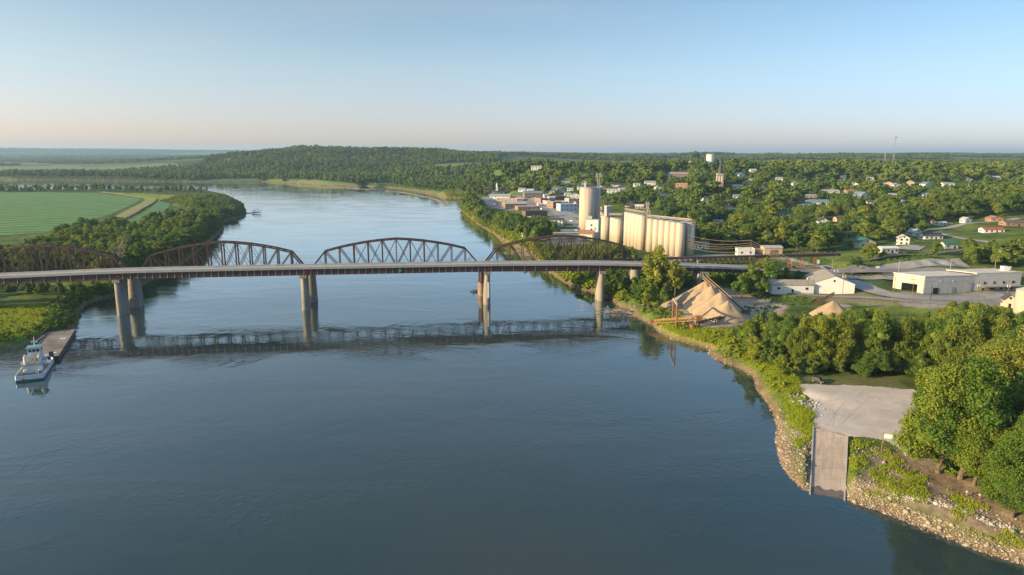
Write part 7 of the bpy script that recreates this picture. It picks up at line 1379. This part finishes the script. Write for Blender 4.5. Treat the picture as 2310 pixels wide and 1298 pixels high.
# stones
def stones(name, P, sz, label, seed, mat, squash=.6):
    rs = np.random.RandomState(seed); iv, jf = ico(); bm = bmesh.new(); bmesh.ops.create_icosphere(bm, subdivisions=1, radius=1); iv = np.array([v.co[:] for v in bm.verts]); jf = np.array([[v.index for v in f.verts] for f in bm.faces]); bm.free()
    n = len(P); s = rs.uniform(*sz, n)*(1+1.2*(rs.rand(n) > .93)); z = gz(P[:, 0], P[:, 1]); V = iv[None]*(1+rs.uniform(-.3, .3, (n, len(iv), 1)))*s[:, None, None]*rs.uniform(.6, 1.15, (n, 1, 3))*np.array([1, 1, squash]); V = V+np.column_stack([P, z+s*.12])[:, None]
    Fc = jf[None]+(np.arange(n)*len(iv))[:, None, None]; tag(link(name, mesh_np(name, V.reshape(-1, 3), Fc.reshape(-1, 3), mat)), label, 'stones', kind='stuff')
def stonemat(name, a, b_):
    m = bpy.data.materials.new(name); m.use_nodes = True; nt = m.node_tree; b = nt.nodes['Principled BSDF']; b.inputs['Roughness'].default_value = .9; g = nt.nodes.new('ShaderNodeNewGeometry'); mx = nt.nodes.new('ShaderNodeMix'); mx.data_type = 'RGBA'; mx.inputs[6].default_value = (*a, 1); mx.inputs[7].default_value = (*b_, 1); nt.links.new(g.outputs['Random Per Island'], mx.inputs[0]); nt.links.new(mx.outputs[2], b.inputs['Base Color']); return m
MS1 = stonemat('riprap_stone', (0.44, 0.37, 0.28), (0.17, 0.13, 0.095)); MS2 = stonemat('white_stone', (0.58, 0.55, 0.50), (0.32, 0.29, 0.25))
P = scatter(gpts([(1740, 940), (1800, 960), (1834, 975), (1826, 1118), (1800, 1105), (1745, 1040)]), .42, 51); d = land_sd(P); P = P[(d > -.4) & (d < 9)]; stones('riprap_stones', P, (.10, .27), 'pale riprap stones on the bank at the river side of the ramp', 51, MS1)
P = scatter(gpts([(1905, 1090), (1950, 1100), (2060, 1150), (2200, 1205), (2400, 1280), (2480, 1350), (2300, 1290), (2100, 1215), (1940, 1160), (1903, 1135)]), .46, 52); d = land_sd(P); P = P[(d > -.6) & (d < 6.0)]; stones('riprap_stones', P, (.15, .40), 'tan riprap stones along the water below the weedy bank', 52, MS1)
P = scatter(gpts([(1925, 1000), (2000, 1010), (2080, 1080), (2330, 1190), (2330, 1260), (2100, 1160), (1960, 1110), (1925, 1080)]), 1.0, 53); P = P[vn(P[:, 0], P[:, 1], 5, 73) > .45]; stones('scattered_stones', P, (.12, .34), 'loose stones scattered over the weedy bank', 53, MS1)
L_ = densify(np.array([GP(*q)[:2] for q in ((1905, 1128), (2010, 1122), (2100, 1130), (2160, 1148), (2230, 1180), (2310, 1200))][1:]), .35); rs = np.random.RandomState(5); P = np.repeat(L_, 5, 0)+rs.normal(0, .55, (len(L_)*5, 2)); stones('white_stone_row', P, (.16, .36), 'row of whitish boulders curving through the weeds above the water', 54, MS2)
q = GP(1812, 912)[:2]; P = q+np.random.RandomState(6).normal(0, 1, (420, 2))*np.array([2.0, 4.2]); stones('white_rubble', P, (.15, .45), 'heap of white rubble at the edge of the gravel lot', 55, MS2, .9)
allsh = np.vstack([PR[:len(RIGHT)]]); sh2 = densify(allsh[8:42], .8); rs = np.random.RandomState(8); P = np.repeat(sh2, 3, 0)+rs.normal(0, 1.3, (len(sh2)*3, 2)); d = land_sd(P); P = P[(d > -.5) & (d < 3.5)]; stones('shore_stones', P, (.12, .42), 'small stones and clods along the muddy town side shore', 56, stonemat('shore_stone', (0.42, 0.31, 0.23), (0.22, 0.15, 0.10)))
# ------------------------------------------------------------------ haze
hz_m = bpy.data.materials.new('haze'); hz_m.use_nodes = True; nt = hz_m.node_tree; nt.nodes.remove(nt.nodes['Principled BSDF']); pv = nt.nodes.new('ShaderNodeVolumePrincipled'); pv.inputs['Color'].default_value = (0.50, 0.74, 1.0, 1); pv.inputs['Density'].default_value = 0.000065; pv.inputs['Anisotropy'].default_value = 0.2; nt.links.new(pv.outputs[0], nt.nodes['Material Output'].inputs['Volume'])
zt_ = max(190.0, float(HG.max())+45); m = MB(); m.box((0, 11750, (zt_-4)/2), (56000, 25500, zt_+4)); o = m.build('haze', hz_m); tag(o, kind='stuff')
o['label'] = 'pale blue evening haze over the river valley'
print('TREES', len(CAND), 'objects', len(bpy.data.objects))
